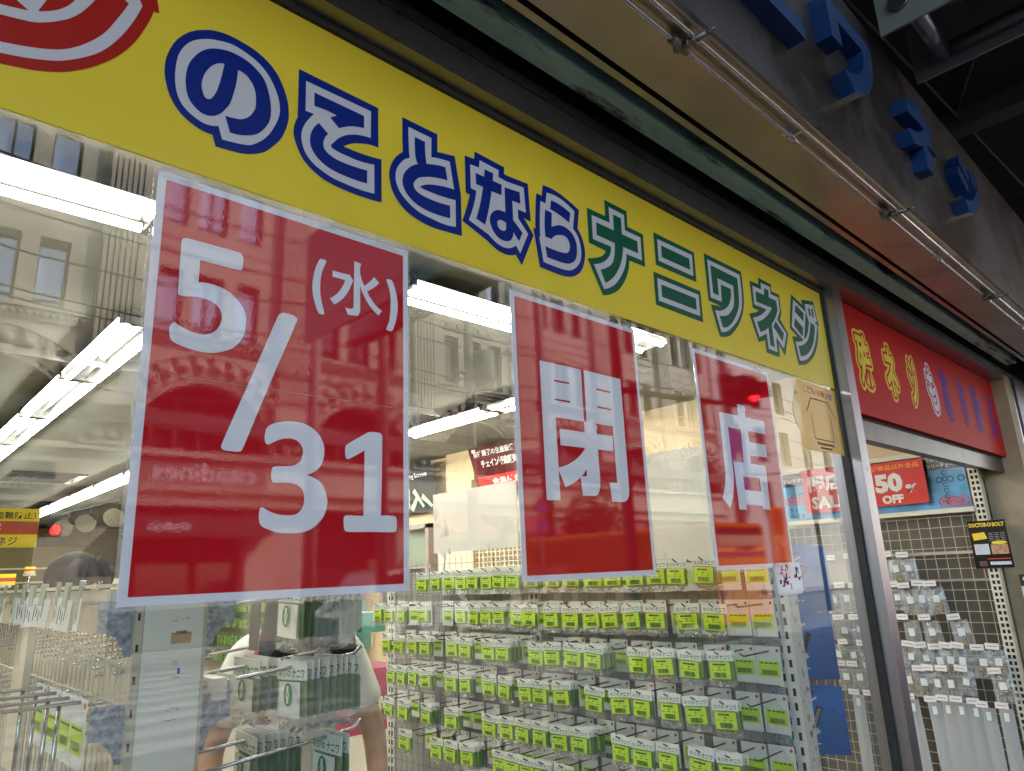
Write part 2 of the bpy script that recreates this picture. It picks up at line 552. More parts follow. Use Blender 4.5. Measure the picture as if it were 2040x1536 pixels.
ORD = ['first', 'second', 'third', 'fourth', 'fifth', 'sixth', 'seventh', 'eighth', 'ninth', 'tenth', 'eleventh', 'twelfth',
       'thirteenth', 'fourteenth', 'fifteenth', 'sixteenth', 'seventeenth', 'eighteenth', 'nineteenth', 'twentieth', 'twenty-first', 'twenty-second']
BANNER_GLYPHS = {
 'no': ('blue', ['3630,22910 3677,22913 3724,22920 3770,22930 3818,22944 3865,22960 3910,22980 3963,23006 4014,23035 4060,23070 4098,23108 4132,23150 4162,23194 4190,23240 4216,23290 4239,23342 4257,23395 4270,23450 4276,23500 4279,23550 4278,23600 4275,23650 4270,23700 4262,23758 4250,23816 4236,23873 4220,23930 4206,23976 4190,24022 4172,24067 4150,24110 4125,24150 4095,24188 4060,24220 4013,24255 3964,24288 3913,24317 3860,24340 3804,24357 3747,24369 3688,24376 3630,24380 3573,24379 3516,24372 3460,24360 3413,24347 3368,24331 3323,24312 3280,24290 3239,24264 3200,24236 3164,24204 3130,24170 3096,24128 3064,24084 3036,24038 3010,23990 2985,23939 2963,23887 2945,23834 2930,23780 2920,23723 2914,23666 2911,23608 2910,23550 2911,23505 2915,23460 2922,23415 2930,23370 2942,23318 2958,23268 2980,23220 3008,23179 3042,23142 3080,23110 3120,23083 3164,23062 3210,23050 3258,23051 3305,23062 3350,23080 3390,23105 3427,23136 3460,23170 3486,23204 3509,23242 3530,23280 3556,23326 3580,23372 3600,23420 3613,23464 3623,23509 3632,23555 3640,23600 3649,23652 3658,23704 3667,23756 3674,23808 3680,23860 3684,23908 3687,23956 3689,24004 3690,24052 3690,24100 3731,24100 3771,24093 3810,24080 3847,24059 3880,24031 3910,24000 3938,23963 3961,23923 3980,23880 3995,23831 4004,23781 4010,23730 4014,23683 4016,23635 4015,23587 4010,23540 3999,23492 3981,23445 3960,23400 3937,23361 3910,23324 3880,23290 3850,23263 3816,23239 3780,23220 3741,23207 3701,23198 3660,23190 3620,23182 3580,23176 3540,23170'], ['3470,24100 3428,24089 3390,24070 3357,24047 3327,24020 3300,23990 3270,23949 3243,23905 3220,23860 3200,23815 3183,23768 3170,23720 3161,23675 3154,23631 3150,23585 3150,23540 3155,23499 3166,23459 3180,23420 3195,23381 3220,23350 3250,23342 3280,23350 3309,23376 3330,23410 3350,23452 3366,23496 3380,23540 3392,23587 3402,23634 3411,23682 3420,23730 3428,23780 3436,23830 3443,23880 3450,23930 3457,23987 3464,24043'], ['3190,24420 3239,24443 3289,24463 3340,24480 3397,24497 3454,24512 3512,24524 3570,24530 3625,24529 3681,24523 3736,24513 3790,24500 3847,24485 3903,24467 3957,24445 4010,24420 4056,24393 4100,24362 4141,24327 4180,24290 4214,24251 4245,24209 4274,24165 4300,24120 4326,24072 4350,24022 4372,23972 4390,23920 4405,23866 4417,23811 4425,23756 4430,23700 4429,23643 4422,23586 4410,23530 4396,23477 4379,23424 4360,23372 4340,23320 4320,23271 4299,23223 4276,23176 4250,23130 4223,23088 4194,23047 4163,23008 4130,22970 4093,22932 4054,22895 4013,22861 3970,22830 3932,22812 3891,22800 3850,22790 3794,22778 3737,22769 3680,22760 3627,22752 3573,22746 3520,22740 3450,22950 3402,22926 3350,22910 3307,22902 3263,22898 3220,22900 3169,22911 3119,22929 3070,22950 3024,22973 2981,22999 2940,23030 2906,23063 2876,23100 2850,23140 2825,23191 2805,23245 2790,23300 2779,23352 2771,23404 2765,23457 2760,23510 2758,23557 2757,23605 2758,23653 2760,23700 2763,23748 2766,23796 2772,23843 2780,23890 2791,23936 2805,23982 2821,24026 2840,24070 2861,24112 2885,24153 2911,24192 2940,24230 2977,24270 3017,24306 3060,24340 3102,24369 3145,24396'], ['3140,24570 3188,24597 3238,24621 3290,24640 3342,24654 3394,24666 3447,24675 3500,24680 3558,24682 3615,24680 3673,24676 3730,24670 3788,24663 3846,24656 3904,24645 3960,24630 4006,24615 4051,24597 4095,24577 4138,24555 4180,24530 4227,24498 4271,24462 4312,24422 4350,24380 4385,24333 4416,24284 4444,24232 4470,24180 4491,24133 4511,24086 4529,24038 4546,23989 4560,23940 4572,23888 4580,23836 4585,23783 4590,23730 4593,23680 4593,23630 4590,23580 4583,23529 4574,23479 4563,23429 4550,23380 4533,23324 4515,23268 4494,23213 4470,23160 4446,23116 4419,23073 4390,23031 4360,22990 4330,22950 4300,22910 4269,22871 4236,22834 4200,22800 4158,22768 4113,22740 4067,22714 4020,22690 3968,22666 3915,22646 3860,22630 3811,22620 3761,22612 3710,22606 3660,22600 3603,22594 3545,22588 3488,22584 3430,22580 3370,22760 3323,22755 3277,22755 3230,22760 3175,22772 3122,22789 3070,22810 3018,22833 2967,22859 2920,22890 2884,22919 2851,22951 2819,22985 2790,23020 2756,23067 2726,23118 2700,23170 2682,23214 2666,23259 2653,23304 2640,23350 2627,23403 2617,23456 2610,23510 2607,23562 2605,23615 2606,23668 2610,23720 2616,23771 2625,23821 2637,23871 2650,23920 2667,23976 2685,24032 2706,24087 2730,24140 2758,24192 2790,24243 2824,24292 2860,24340 2890,24375 2921,24408 2955,24440 2990,24470 3026,24498 3063,24523 3101,24547']),
 'ko': ('blue', ['5040,24340 6050,24330 6050,24070 5996,24059 5943,24046 5890,24030 5839,24013 5789,23993 5740,23970 5688,23940 5637,23909 5588,23875 5540,23840 5360,23980 5490,24080 5433,24085 5375,24089 5318,24090 5260,24090 5207,24088 5155,24084 5102,24078 5050,24070', '5150,23770 5330,23630 5296,23582 5270,23530 5255,23488 5244,23444 5240,23400 5247,23347 5270,23300 5299,23271 5333,23248 5370,23230 5425,23211 5482,23198 5540,23190 5598,23186 5656,23185 5714,23185 5772,23187 5830,23190 5890,23194 5950,23198 6010,23204 6070,23212 6130,23220 6130,22950 6070,22944 6010,22938 5950,22934 5890,22932 5830,22930 5772,22930 5714,22930 5656,22932 5598,22935 5540,22940 5484,22946 5429,22954 5374,22965 5320,22980 5275,22997 5231,23018 5190,23042 5150,23070 5105,23108 5064,23152 5030,23200 5010,23244 4997,23292 4990,23340 4988,23390 4991,23440 5000,23490 5015,23545 5035,23599 5060,23650 5086,23693 5116,23733'], [], ['4880,24500 6200,24500 6200,23930 6152,23925 6104,23919 6057,23910 6010,23900 5964,23888 5919,23874 5874,23858 5830,23840 5778,23817 5728,23790 5680,23760 5643,23733 5607,23704 5573,23673 5540,23640 5507,23602 5478,23562 5450,23520 5422,23485 5397,23449 5390,23410 5425,23381 5480,23370 5527,23362 5574,23356 5622,23352 5670,23350 5732,23348 5794,23346 5856,23345 5918,23346 5980,23350 6041,23356 6101,23364 6161,23374 6221,23386 6280,23400 6290,22810 6233,22799 6176,22791 6118,22784 6060,22780 6000,22778 5940,22777 5880,22777 5820,22778 5760,22780 5702,22782 5644,22785 5586,22788 5528,22793 5470,22800 5419,22809 5369,22820 5319,22834 5270,22850 5218,22869 5167,22889 5117,22912 5070,22940 5028,22970 4988,23003 4952,23040 4920,23080 4897,23119 4878,23162 4863,23206 4850,23250 4839,23293 4832,23336 4830,23380 4832,23431 4839,23481 4850,23530 4864,23574 4881,23617 4899,23659 4920,23700 4944,23743 4968,23786 4995,23828 5022,23869 5050,23910 4890,23900'], ['4740,24680 6360,24650 6370,23800 6317,23799 6264,23795 6212,23789 6160,23780 6112,23768 6064,23754 6017,23737 5970,23720 5922,23703 5875,23683 5830,23660 5780,23628 5732,23594 5685,23558 5640,23520 5692,23518 5744,23518 5796,23518 5848,23518 5900,23520 5956,23522 6012,23526 6068,23529 6124,23534 6180,23540 6232,23546 6284,23553 6336,23561 6388,23570 6440,23580 6450,22690 6398,22682 6346,22675 6294,22669 6242,22664 6190,22660 6122,22656 6054,22653 5986,22651 5918,22650 5850,22650 5780,22651 5710,22654 5640,22658 5570,22663 5500,22670 5447,22676 5395,22684 5342,22693 5291,22705 5240,22720 5194,22737 5149,22757 5105,22779 5062,22804 5020,22830 4976,22861 4934,22894 4895,22930 4860,22970 4827,23017 4799,23066 4773,23118 4750,23170 4731,23216 4713,23263 4699,23311 4690,23360 4687,23405 4688,23450 4693,23495 4700,23540 4711,23589 4724,23637 4741,23684 4760,23730 4750,23730']),
 'to': ('blue', ['7200,24390 7450,24380 7448,24332 7446,24284 7446,24236 7448,24188 7450,24140 7454,24092 7458,24044 7464,23996 7472,23948 7480,23900 7533,23918 7586,23934 7640,23950 7693,23965 7746,23978 7800,23990 7850,23999 7900,24005 7950,24010 8000,23730 7947,23724 7895,23718 7842,23709 7790,23700 7740,23689 7689,23678 7639,23664 7590,23650 7536,23632 7482,23612 7430,23590 7378,23567 7327,23541 7280,23510 7246,23477 7216,23440 7190,23400 7169,23362 7160,23320 7168,23277 7190,23240 7236,23203 7290,23180 7342,23168 7394,23159 7447,23154 7500,23150 7552,23147 7604,23146 7656,23146 7708,23148 7760,23150 7818,23154 7876,23159 7934,23165 7992,23172 8050,23180 8050,22900 7984,22891 7918,22883 7852,22877 7786,22873 7720,22870 7662,22869 7604,22869 7546,22870 7488,22874 7430,22880 7381,22887 7332,22897 7284,22908 7236,22923 7190,22940 7144,22962 7100,22987 7058,23017 7020,23050 6989,23083 6962,23120 6939,23159 6920,23200 6909,23245 6905,23293 6900,23340 6898,23325 6900,23310 6909,23357 6917,23404 6930,23450 6956,23502 6986,23552 7020,23600 7050,23639 7084,23676 7120,23710 7155,23738 7192,23764 7231,23788 7270,23810 7239,23857 7220,23910 7211,23959 7205,24009 7202,24060 7200,24110 7198,24166 7197,24222 7197,24278 7198,24334'], [], ['7050,24550 7610,24540 7600,24100 7649,24115 7699,24128 7750,24140 7800,24150 7854,24160 7908,24169 7962,24177 8016,24184 8070,24190 8170,23590 8118,23586 8066,23581 8014,23575 7962,23568 7910,23560 7856,23550 7801,23539 7747,23528 7693,23514 7640,23500 7592,23485 7544,23469 7496,23450 7450,23430 7404,23402 7360,23370 7334,23351 7310,23330 7353,23320 7396,23314 7440,23310 7496,23308 7552,23307 7608,23307 7664,23308 7720,23310 7776,23312 7832,23316 7888,23320 7944,23325 8000,23330 8050,23336 8100,23343 8150,23351 8200,23360 8190,22760 8133,22747 8075,22737 8017,22729 7959,22723 7900,22720 7834,22720 7768,22722 7702,22727 7636,22733 7570,22740 7514,22745 7457,22751 7401,22757 7345,22767 7290,22780 7240,22796 7191,22816 7143,22839 7096,22863 7050,22890 7009,22916 6969,22943 6930,22973 6894,23005 6860,23040 6831,23078 6807,23121 6787,23165 6770,23210 6758,23252 6752,23296 6750,23340 6752,23391 6758,23441 6770,23490 6792,23545 6819,23599 6850,23650 6880,23696 6913,23740 6950,23780 6990,23814 7034,23845 7080,23870 7073,23915 7067,23960 7063,24005 7060,24050 7056,24150 7053,24250 7051,24350 7050,24450'], ['6910,24710 7770,24700 7760,24290 8210,24380 8350,23540 8350,22610 8278,22603 8206,22597 8134,22591 8062,22585 7990,22580 7916,22574 7842,22568 7768,22563 7694,22560 7620,22560 7554,22563 7487,22569 7421,22577 7355,22587 7290,22600 7232,22613 7175,22628 7119,22645 7064,22666 7010,22690 6966,22714 6924,22742 6884,22772 6846,22805 6810,22840 6772,22881 6738,22925 6707,22971 6680,23020 6659,23070 6643,23123 6631,23176 6620,23230 6612,23276 6609,23323 6610,23370 6616,23416 6624,23461 6636,23506 6650,23550 6671,23602 6694,23653 6720,23703 6750,23750 6780,23791 6812,23831 6846,23869 6882,23905 6920,23940 6910,24260']),
 'na': ('blue', ['9020,24390 9270,24390 9250,24200 9510,24200 9490,23940 9200,23930 9184,23846 9168,23761 9150,23677 9130,23593 9110,23510 9086,23419 9062,23329 9036,23239 9008,23149 8980,23060 8740,23130 8766,23205 8792,23281 8816,23357 8838,23433 8860,23510 8883,23595 8904,23681 8924,23767 8943,23853 8960,23940 8770,23940 8760,24200 9000,24200', '9590,24170 10050,24220 10060,23930 9810,23920 9810,23450 10080,23230 9960,22990 9800,23150 9794,23099 9780,23050 9755,22997 9720,22950 9687,22921 9650,22897 9610,22880 9558,22866 9504,22860 9450,22860 9401,22866 9354,22879 9310,22900 9264,22934 9224,22974 9190,23020 9166,23060 9146,23102 9130,23145 9120,23190 9118,23237 9125,23285 9140,23330 9164,23377 9194,23421 9230,23460 9270,23492 9314,23518 9360,23540 9414,23554 9470,23560 9525,23562 9580,23560'], ['9590,23300 9549,23317 9505,23328 9460,23330 9407,23318 9360,23290 9338,23258 9330,23220 9337,23172 9360,23130 9396,23103 9440,23090 9486,23088 9530,23100 9560,23125 9580,23160'], ['8890,24560 9440,24530 9420,24360 9660,24340 10190,24390 10220,23770 9970,23770 9970,23550 10260,23260 9980,22710 9860,22860 9817,22822 9770,22790 9728,22766 9685,22745 9640,22730 9593,22719 9546,22712 9498,22708 9450,22710 9396,22718 9343,22732 9291,22749 9240,22770 9197,22790 9156,22814 9117,22841 9080,22870 8540,23030 8574,23108 8606,23188 8636,23268 8664,23349 8690,23430 8710,23499 8728,23569 8744,23639 8758,23709 8770,23780 8620,23790 8620,24350 8870,24370'], ['8760,24720 9620,24680 9600,24510 9690,24500 10340,24540 10370,23600 10160,23620 10440,23290 10020,22440 9840,22640 9792,22615 9742,22595 9690,22580 9646,22571 9601,22564 9555,22560 9510,22560 9457,22563 9404,22568 9352,22577 9300,22590 9254,22606 9208,22626 9164,22648 9120,22670 9074,22694 9030,22720 8370,22960 8391,23013 8412,23067 8432,23121 8451,23175 8470,23230 8495,23308 8520,23385 8544,23463 8567,23542 8590,23620 8480,23640 8480,24510 8740,24530']),
 'ra': ('blue', ['11080,24390 11148,24392 11216,24391 11285,24387 11353,24380 11420,24370 11485,24358 11550,24342 11614,24324 11678,24303 11740,24280 11670,24000 11611,24022 11552,24041 11492,24059 11431,24076 11370,24090 11303,24104 11235,24116 11167,24126 11098,24134 11030,24140', '10860,24070 11080,24060 11040,23690 11082,23715 11126,23739 11170,23760 11214,23780 11258,23801 11303,23818 11350,23830 11400,23837 11450,23839 11500,23837 11550,23830 11603,23818 11656,23802 11705,23780 11750,23750 11792,23710 11828,23664 11857,23613 11880,23560 11892,23509 11896,23456 11894,23403 11890,23350 11884,23296 11875,23242 11860,23190 11840,23140 11815,23097 11784,23058 11748,23022 11710,22990 11666,22961 11619,22936 11570,22915 11520,22900 11465,22888 11409,22881 11353,22876 11296,22872 11240,22870 11158,22867 11076,22866 10994,22866 10912,22867 10830,22870 10790,23130 10854,23125 10918,23121 10982,23119 11046,23119 11110,23120 11176,23122 11243,23126 11309,23131 11375,23139 11440,23150 11487,23162 11532,23181 11570,23210 11602,23251 11625,23299 11640,23350 11643,23406 11630,23460 11610,23502 11584,23541 11550,23570 11503,23587 11451,23592 11400,23590 11349,23582 11299,23568 11250,23550 11205,23531 11161,23508 11120,23480 11083,23447 11049,23410 11020,23370 10810,23370 10806,23438 10804,23506 10804,23574 10806,23642 10810,23710 10816,23782 10824,23855 10834,23927 10846,23999'], [], ['10950,24540 11041,24555 11133,24564 11226,24566 11319,24562 11410,24550 11512,24529 11612,24501 11711,24467 11807,24427 11900,24380 11800,23890 11847,23861 11890,23825 11928,23785 11960,23740 11984,23693 12003,23644 12018,23594 12030,23542 12040,23490 12046,23440 12048,23390 12046,23340 12040,23290 12031,23238 12018,23187 12001,23138 11980,23090 11953,23043 11923,22999 11888,22958 11850,22920 11810,22885 11768,22851 11724,22821 11678,22793 11630,22770 11582,22753 11533,22741 11482,22732 11431,22725 11380,22720 11314,22715 11248,22712 11182,22710 11116,22710 11050,22710 10982,22710 10914,22712 10846,22714 10778,22716 10710,22720 10610,23310 10650,23310 10649,23388 10649,23466 10651,23544 10655,23622 10660,23700 10669,23808 10679,23916 10691,24025 10705,24132 10720,24240 10890,24240'], ['10830,24700 10912,24710 10994,24716 11076,24718 11158,24716 11240,24710 11329,24699 11418,24684 11506,24665 11593,24643 11680,24620 11761,24596 11842,24571 11922,24543 12002,24512 12080,24480 11980,23950 12013,23914 12044,23876 12072,23836 12098,23794 12120,23750 12140,23702 12157,23653 12171,23603 12182,23551 12190,23500 12194,23452 12195,23404 12193,23355 12188,23307 12180,23260 12166,23202 12149,23145 12129,23088 12106,23033 12080,22980 12054,22934 12025,22889 11994,22846 11959,22806 11920,22770 11869,22730 11815,22694 11759,22662 11700,22634 11640,22610 11576,22590 11510,22575 11444,22564 11377,22556 11310,22550 11236,22546 11162,22545 11088,22546 11014,22548 10940,22550 10868,22551 10796,22553 10724,22555 10652,22557 10580,22560 10440,23480 10510,23480 10512,23552 10514,23624 10518,23696 10524,23768 10530,23840 10542,23952 10554,24064 10568,24176 10584,24288 10600,24400 10780,24400']),
 'nak': ('green', ['13420,24820 13750,24820 13730,24360 14390,24360 14370,24010 13730,24000 13721,23941 13709,23882 13695,23824 13679,23767 13660,23710 13637,23646 13611,23583 13584,23520 13553,23459 13520,23400 13479,23335 13435,23271 13389,23209 13340,23149 13290,23090 13253,23051 13215,23013 13174,22977 13133,22943 13090,22910 13050,22881 13009,22853 12967,22827 12924,22803 12880,22780 12720,23090 12774,23109 12827,23131 12879,23155 12930,23181 12980,23210 13030,23241 13079,23274 13126,23309 13170,23348 13210,23390 13240,23429 13265,23472 13287,23517 13305,23563 13320,23610 13341,23687 13358,23764 13372,23842 13383,23921 13390,24000 12680,24010 12700,24360 13400,24360'], [], ['13270,24980 13900,24970 13880,24520 14550,24520 14520,23850 13850,23840 13844,23777 13834,23714 13820,23651 13802,23590 13780,23530 13751,23465 13717,23401 13680,23339 13641,23279 13600,23220 13556,23159 13510,23099 13462,23040 13412,22984 13360,22930 13312,22885 13262,22843 13210,22803 13156,22765 13100,22730 13045,22699 12988,22670 12930,22644 12870,22620 12810,22600 12490,23170 12546,23185 12601,23202 12655,23222 12708,23245 12760,23270 12813,23299 12865,23330 12915,23364 12964,23401 13010,23440 13049,23477 13087,23517 13121,23559 13153,23603 13180,23650 13202,23700 13218,23752 13227,23806 13230,23860 12530,23850 12550,24510 13260,24530'], ['13120,25140 14040,25130 14020,24670 14690,24660 14650,23700 13970,23690 13956,23616 13937,23543 13915,23470 13889,23399 13860,23330 13827,23262 13789,23197 13749,23133 13705,23071 13660,23010 13611,22948 13560,22887 13506,22828 13450,22772 13390,22720 13331,22675 13268,22634 13203,22597 13137,22562 13070,22530 13008,22503 12945,22478 12881,22456 12816,22437 12750,22420 12270,23260 12345,23282 12420,23306 12494,23332 12567,23360 12640,23390 12690,23412 12740,23435 12789,23460 12836,23488 12880,23520 12919,23554 12954,23593 12984,23635 13010,23680 12370,23700 12390,24660 13100,24670']),
 'ni': ('green', ['15490,24580 16880,24580 16870,24230 15470,24220', '15300,23370 16990,23380 16970,23020 15290,23010'], [], ['15340,24730 17060,24750 17010,24070 15310,24070', '15150,23520 17170,23530 17130,22870 15120,22860'], ['15190,24890 17200,24880 17150,23920 15160,23910', '15000,23670 17300,23680 17260,22710 14970,22710']),
 'wa': ('green', ['18040,24710 19600,24700 19598,24566 19593,24431 19583,24297 19568,24163 19550,24030 19537,23953 19521,23877 19501,23802 19474,23729 19440,23660 19381,23564 19315,23473 19244,23385 19168,23301 19090,23220 19013,23146 18933,23074 18849,23007 18761,22946 18670,22890 18605,22858 18536,22831 18465,22811 18393,22797 18320,22790 18210,23130 18304,23139 18398,23155 18491,23177 18582,23205 18670,23240 18736,23274 18798,23315 18858,23361 18915,23410 18970,23460 19014,23501 19056,23544 19095,23590 19130,23638 19160,23690 19185,23751 19204,23814 19217,23879 19229,23945 19240,24010 19252,24080 19261,24149 19269,24219 19276,24290 19280,24360 18360,24370 18320,23790 18000,23800'], [], ['17900,24860 19790,24870 19796,24730 19796,24590 19792,24449 19784,24309 19770,24170 19757,24082 19740,23995 19718,23908 19691,23823 19660,23740 19630,23674 19595,23610 19556,23548 19514,23488 19470,23430 19415,23363 19357,23299 19297,23237 19235,23177 19170,23120 19092,23055 19011,22993 18929,22933 18845,22875 18760,22820 18705,22787 18648,22756 18590,22728 18530,22703 18470,22680 18417,22663 18364,22648 18310,22636 18255,22627 18200,22620 18000,23260 18075,23265 18150,23274 18225,23288 18298,23307 18370,23330 18450,23361 18529,23397 18605,23437 18679,23481 18750,23530 18803,23573 18851,23621 18897,23672 18939,23725 18980,23780 19009,23824 19033,23871 19054,23920 19070,23970 19082,24017 19090,24065 19096,24113 19100,24162 19100,24210 18520,24210 18460,23630 17840,23620'], ['17750,25020 19930,25020 19936,24856 19936,24692 19930,24527 19918,24363 19900,24200 19884,24095 19862,23991 19834,23889 19800,23788 19760,23690 19711,23592 19655,23497 19594,23405 19529,23316 19460,23230 19389,23150 19313,23073 19234,23000 19153,22929 19070,22860 19002,22805 18932,22751 18860,22701 18786,22653 18710,22610 18649,22581 18586,22556 18521,22535 18456,22517 18390,22500 18333,22487 18275,22477 18217,22469 18159,22463 18100,22460 17800,23390 18410,23470 17700,23490']),
 'ne': ('green', ['21370,24820 21670,24810 21620,24550 22140,24550 22140,24240 22105,24174 22066,24110 22024,24047 21978,23987 21930,23930 21864,23858 21794,23789 21722,23723 21647,23660 21570,23600 21561,23534 21554,23468 21548,23402 21543,23336 21540,23270 21537,23172 21536,23074 21536,22976 21537,22878 21540,22780 21240,22790 21280,23410 21234,23378 21187,23348 21139,23320 21090,23294 21040,23270 20968,23238 20894,23208 20820,23180 20745,23154 20670,23130 20540,23450 20635,23481 20728,23515 20821,23553 20911,23595 21000,23640 21088,23690 21173,23744 21257,23800 21339,23860 21420,23920 21487,23972 21553,24027 21617,24083 21679,24140 21740,24200 20680,24170 20720,24540 21290,24550', '21870,23760 22360,23430 22170,23100 21640,23520'], [], ['21180,24960 21830,24980 21800,24710 22340,24720 22300,24200 22010,23840 22560,23460 22200,22850 21740,23170 21690,22640 21090,22650 21100,23170 20570,22930 20320,23540 20424,23573 20527,23608 20629,23646 20730,23687 20830,23730 20890,23760 20949,23792 21007,23827 21063,23864 21120,23900 21163,23928 21206,23957 21248,23987 21289,24018 21330,24050 20520,24040 20570,24700 21150,24710'], ['21050,25120 21940,25100 21910,24840 22450,24850 22410,24140 22240,23920 22710,23490 22230,22610 21880,22960 21820,22490 20920,22490 20940,22910 20480,22750 20100,23640 20181,23661 20261,23684 20341,23708 20421,23733 20500,23760 20559,23781 20618,23804 20676,23828 20733,23853 20790,23880 20390,23900 20430,24840 21020,24870']),
 'ji': ('green', ['23620,24770 24200,24570 24070,24230 23480,24470', '23410,24220 23960,23970 23820,23590 23250,23900', '24640,24870 24790,24890 24820,24590 24650,24580', '24900,24910 25040,24930 25060,24590 24910,24580', '24670,24330 25000,24270 24979,24194 24954,24118 24926,24044 24895,23971 24860,23900 24813,23812 24764,23724 24711,23639 24653,23557 24590,23480 24508,23393 24422,23311 24331,23233 24237,23159 24140,23090 24063,23041 23983,22998 23900,22958 23815,22923 23730,22890 23668,22869 23604,22851 23540,22837 23475,22827 23410,22820 23350,23190 23430,23201 23509,23216 23588,23236 23665,23261 23740,23290 23831,23331 23921,23375 24008,23424 24091,23479 24170,23540 24240,23605 24303,23676 24363,23751 24418,23830 24470,23910 24518,23990 24562,24072 24602,24156 24638,24242'], [], ['23500,24930 24400,24670 23890,23480 23060,23820', '24420,24980 24780,25060 24850,25050 25140,25100 25270,24480 25050,24420 25220,24320 25182,24234 25142,24149 25100,24065 25056,23982 25010,23900 24960,23813 24910,23727 24857,23642 24801,23559 24740,23480 24659,23385 24575,23292 24488,23203 24396,23119 24300,23040 24207,22973 24109,22912 24009,22856 23905,22805 23800,22760 23705,22725 23608,22695 23510,22671 23410,22653 23310,22640 23170,23300 23284,23317 23398,23340 23510,23368 23621,23401 23730,23440 23815,23476 23899,23517 23979,23563 24057,23614 24130,23670 24186,23722 24237,23780 24284,23841 24328,23905 24370,23970 24411,24037 24450,24106 24486,24176 24520,24247 24550,24320 24490,24460 24430,24690'], ['23400,25110 24220,24900 24190,25100 24910,25220 25220,25270 25400,24360 25310,24330 25289,24225 25263,24121 25231,24018 25193,23918 25150,23820 25098,23718 25041,23619 24978,23523 24911,23430 24840,23340 24768,23257 24691,23177 24610,23101 24527,23028 24440,22960 24345,22892 24247,22828 24147,22768 24044,22712 23940,22660 23865,22627 23788,22598 23709,22572 23630,22550 23550,22530 23471,22512 23391,22498 23311,22486 23231,22476 23150,22470 23000,23460 23420,23530 22910,23730 23060,24240']),
 'logo': ('red', [], [], ['610,22770 635,22774 660,22780 714,22793 768,22806 823,22820 877,22834 930,22850 985,22868 1039,22887 1093,22907 1147,22928 1200,22950 1252,22974 1302,23000 1350,23030 1398,23064 1445,23098 1491,23134 1536,23171 1580,23210 1621,23247 1661,23286 1699,23325 1736,23367 1770,23410 1810,23467 1848,23526 1884,23586 1918,23648 1950,23710 1984,23778 2015,23848 2045,23918 2073,23989 2100,24060 2127,24139 2153,24218 2177,24298 2199,24379 2220,24460 2110,24670 1860,24510 2040,24390 2017,24324 1994,24257 1970,24191 1945,24126 1920,24060 1896,23997 1871,23935 1846,23872 1819,23811 1790,23750 1765,23704 1739,23659 1710,23615 1681,23572 1650,23530 1615,23484 1578,23439 1540,23394 1501,23351 1460,23310 1418,23271 1374,23235 1328,23201 1280,23170 1234,23144 1187,23121 1139,23100 1090,23080 1045,23062 999,23046 953,23030 906,23015 860,23000 805,22984 750,22969 695,22954 640,22940 615,22934 590,22930', '540,23320 570,23331 600,23340 645,23350 690,23360 735,23370 780,23380 825,23391 871,23402 916,23414 960,23430 1008,23453 1055,23481 1100,23510 1145,23541 1188,23575 1230,23610 1267,23643 1303,23677 1338,23712 1370,23750 1406,23798 1440,23847 1472,23898 1500,23950 1544,24040 1586,24131 1626,24223 1664,24316 1700,24410 1470,24270 1454,24227 1437,24184 1419,24142 1400,24100 1377,24049 1354,23998 1329,23948 1300,23900 1271,23859 1240,23821 1206,23784 1170,23750 1126,23713 1079,23679 1030,23648 980,23620 1120,24050 630,23740 710,23670 880,23570 824,23552 767,23536 710,23520 667,23509 623,23500 580,23490 555,23485 530,23480', '2190,24590 2270,24600 2280,24780 2050,24630'], ['630,22620 655,22625 680,22630 725,22640 770,22649 815,22659 860,22670 915,22683 971,22697 1026,22712 1080,22730 1135,22751 1190,22773 1244,22797 1298,22822 1350,22850 1392,22875 1433,22902 1473,22930 1512,22960 1550,22990 1590,23022 1629,23055 1667,23089 1704,23124 1740,23160 1791,23215 1841,23272 1890,23330 1936,23389 1980,23450 2023,23515 2063,23582 2101,23650 2137,23720 2170,23790 2202,23866 2232,23944 2259,24022 2285,24101 2310,24180 2327,24235 2342,24291 2356,24347 2369,24403 2380,24460 2460,24480 2380,24840 500,23660']),
}
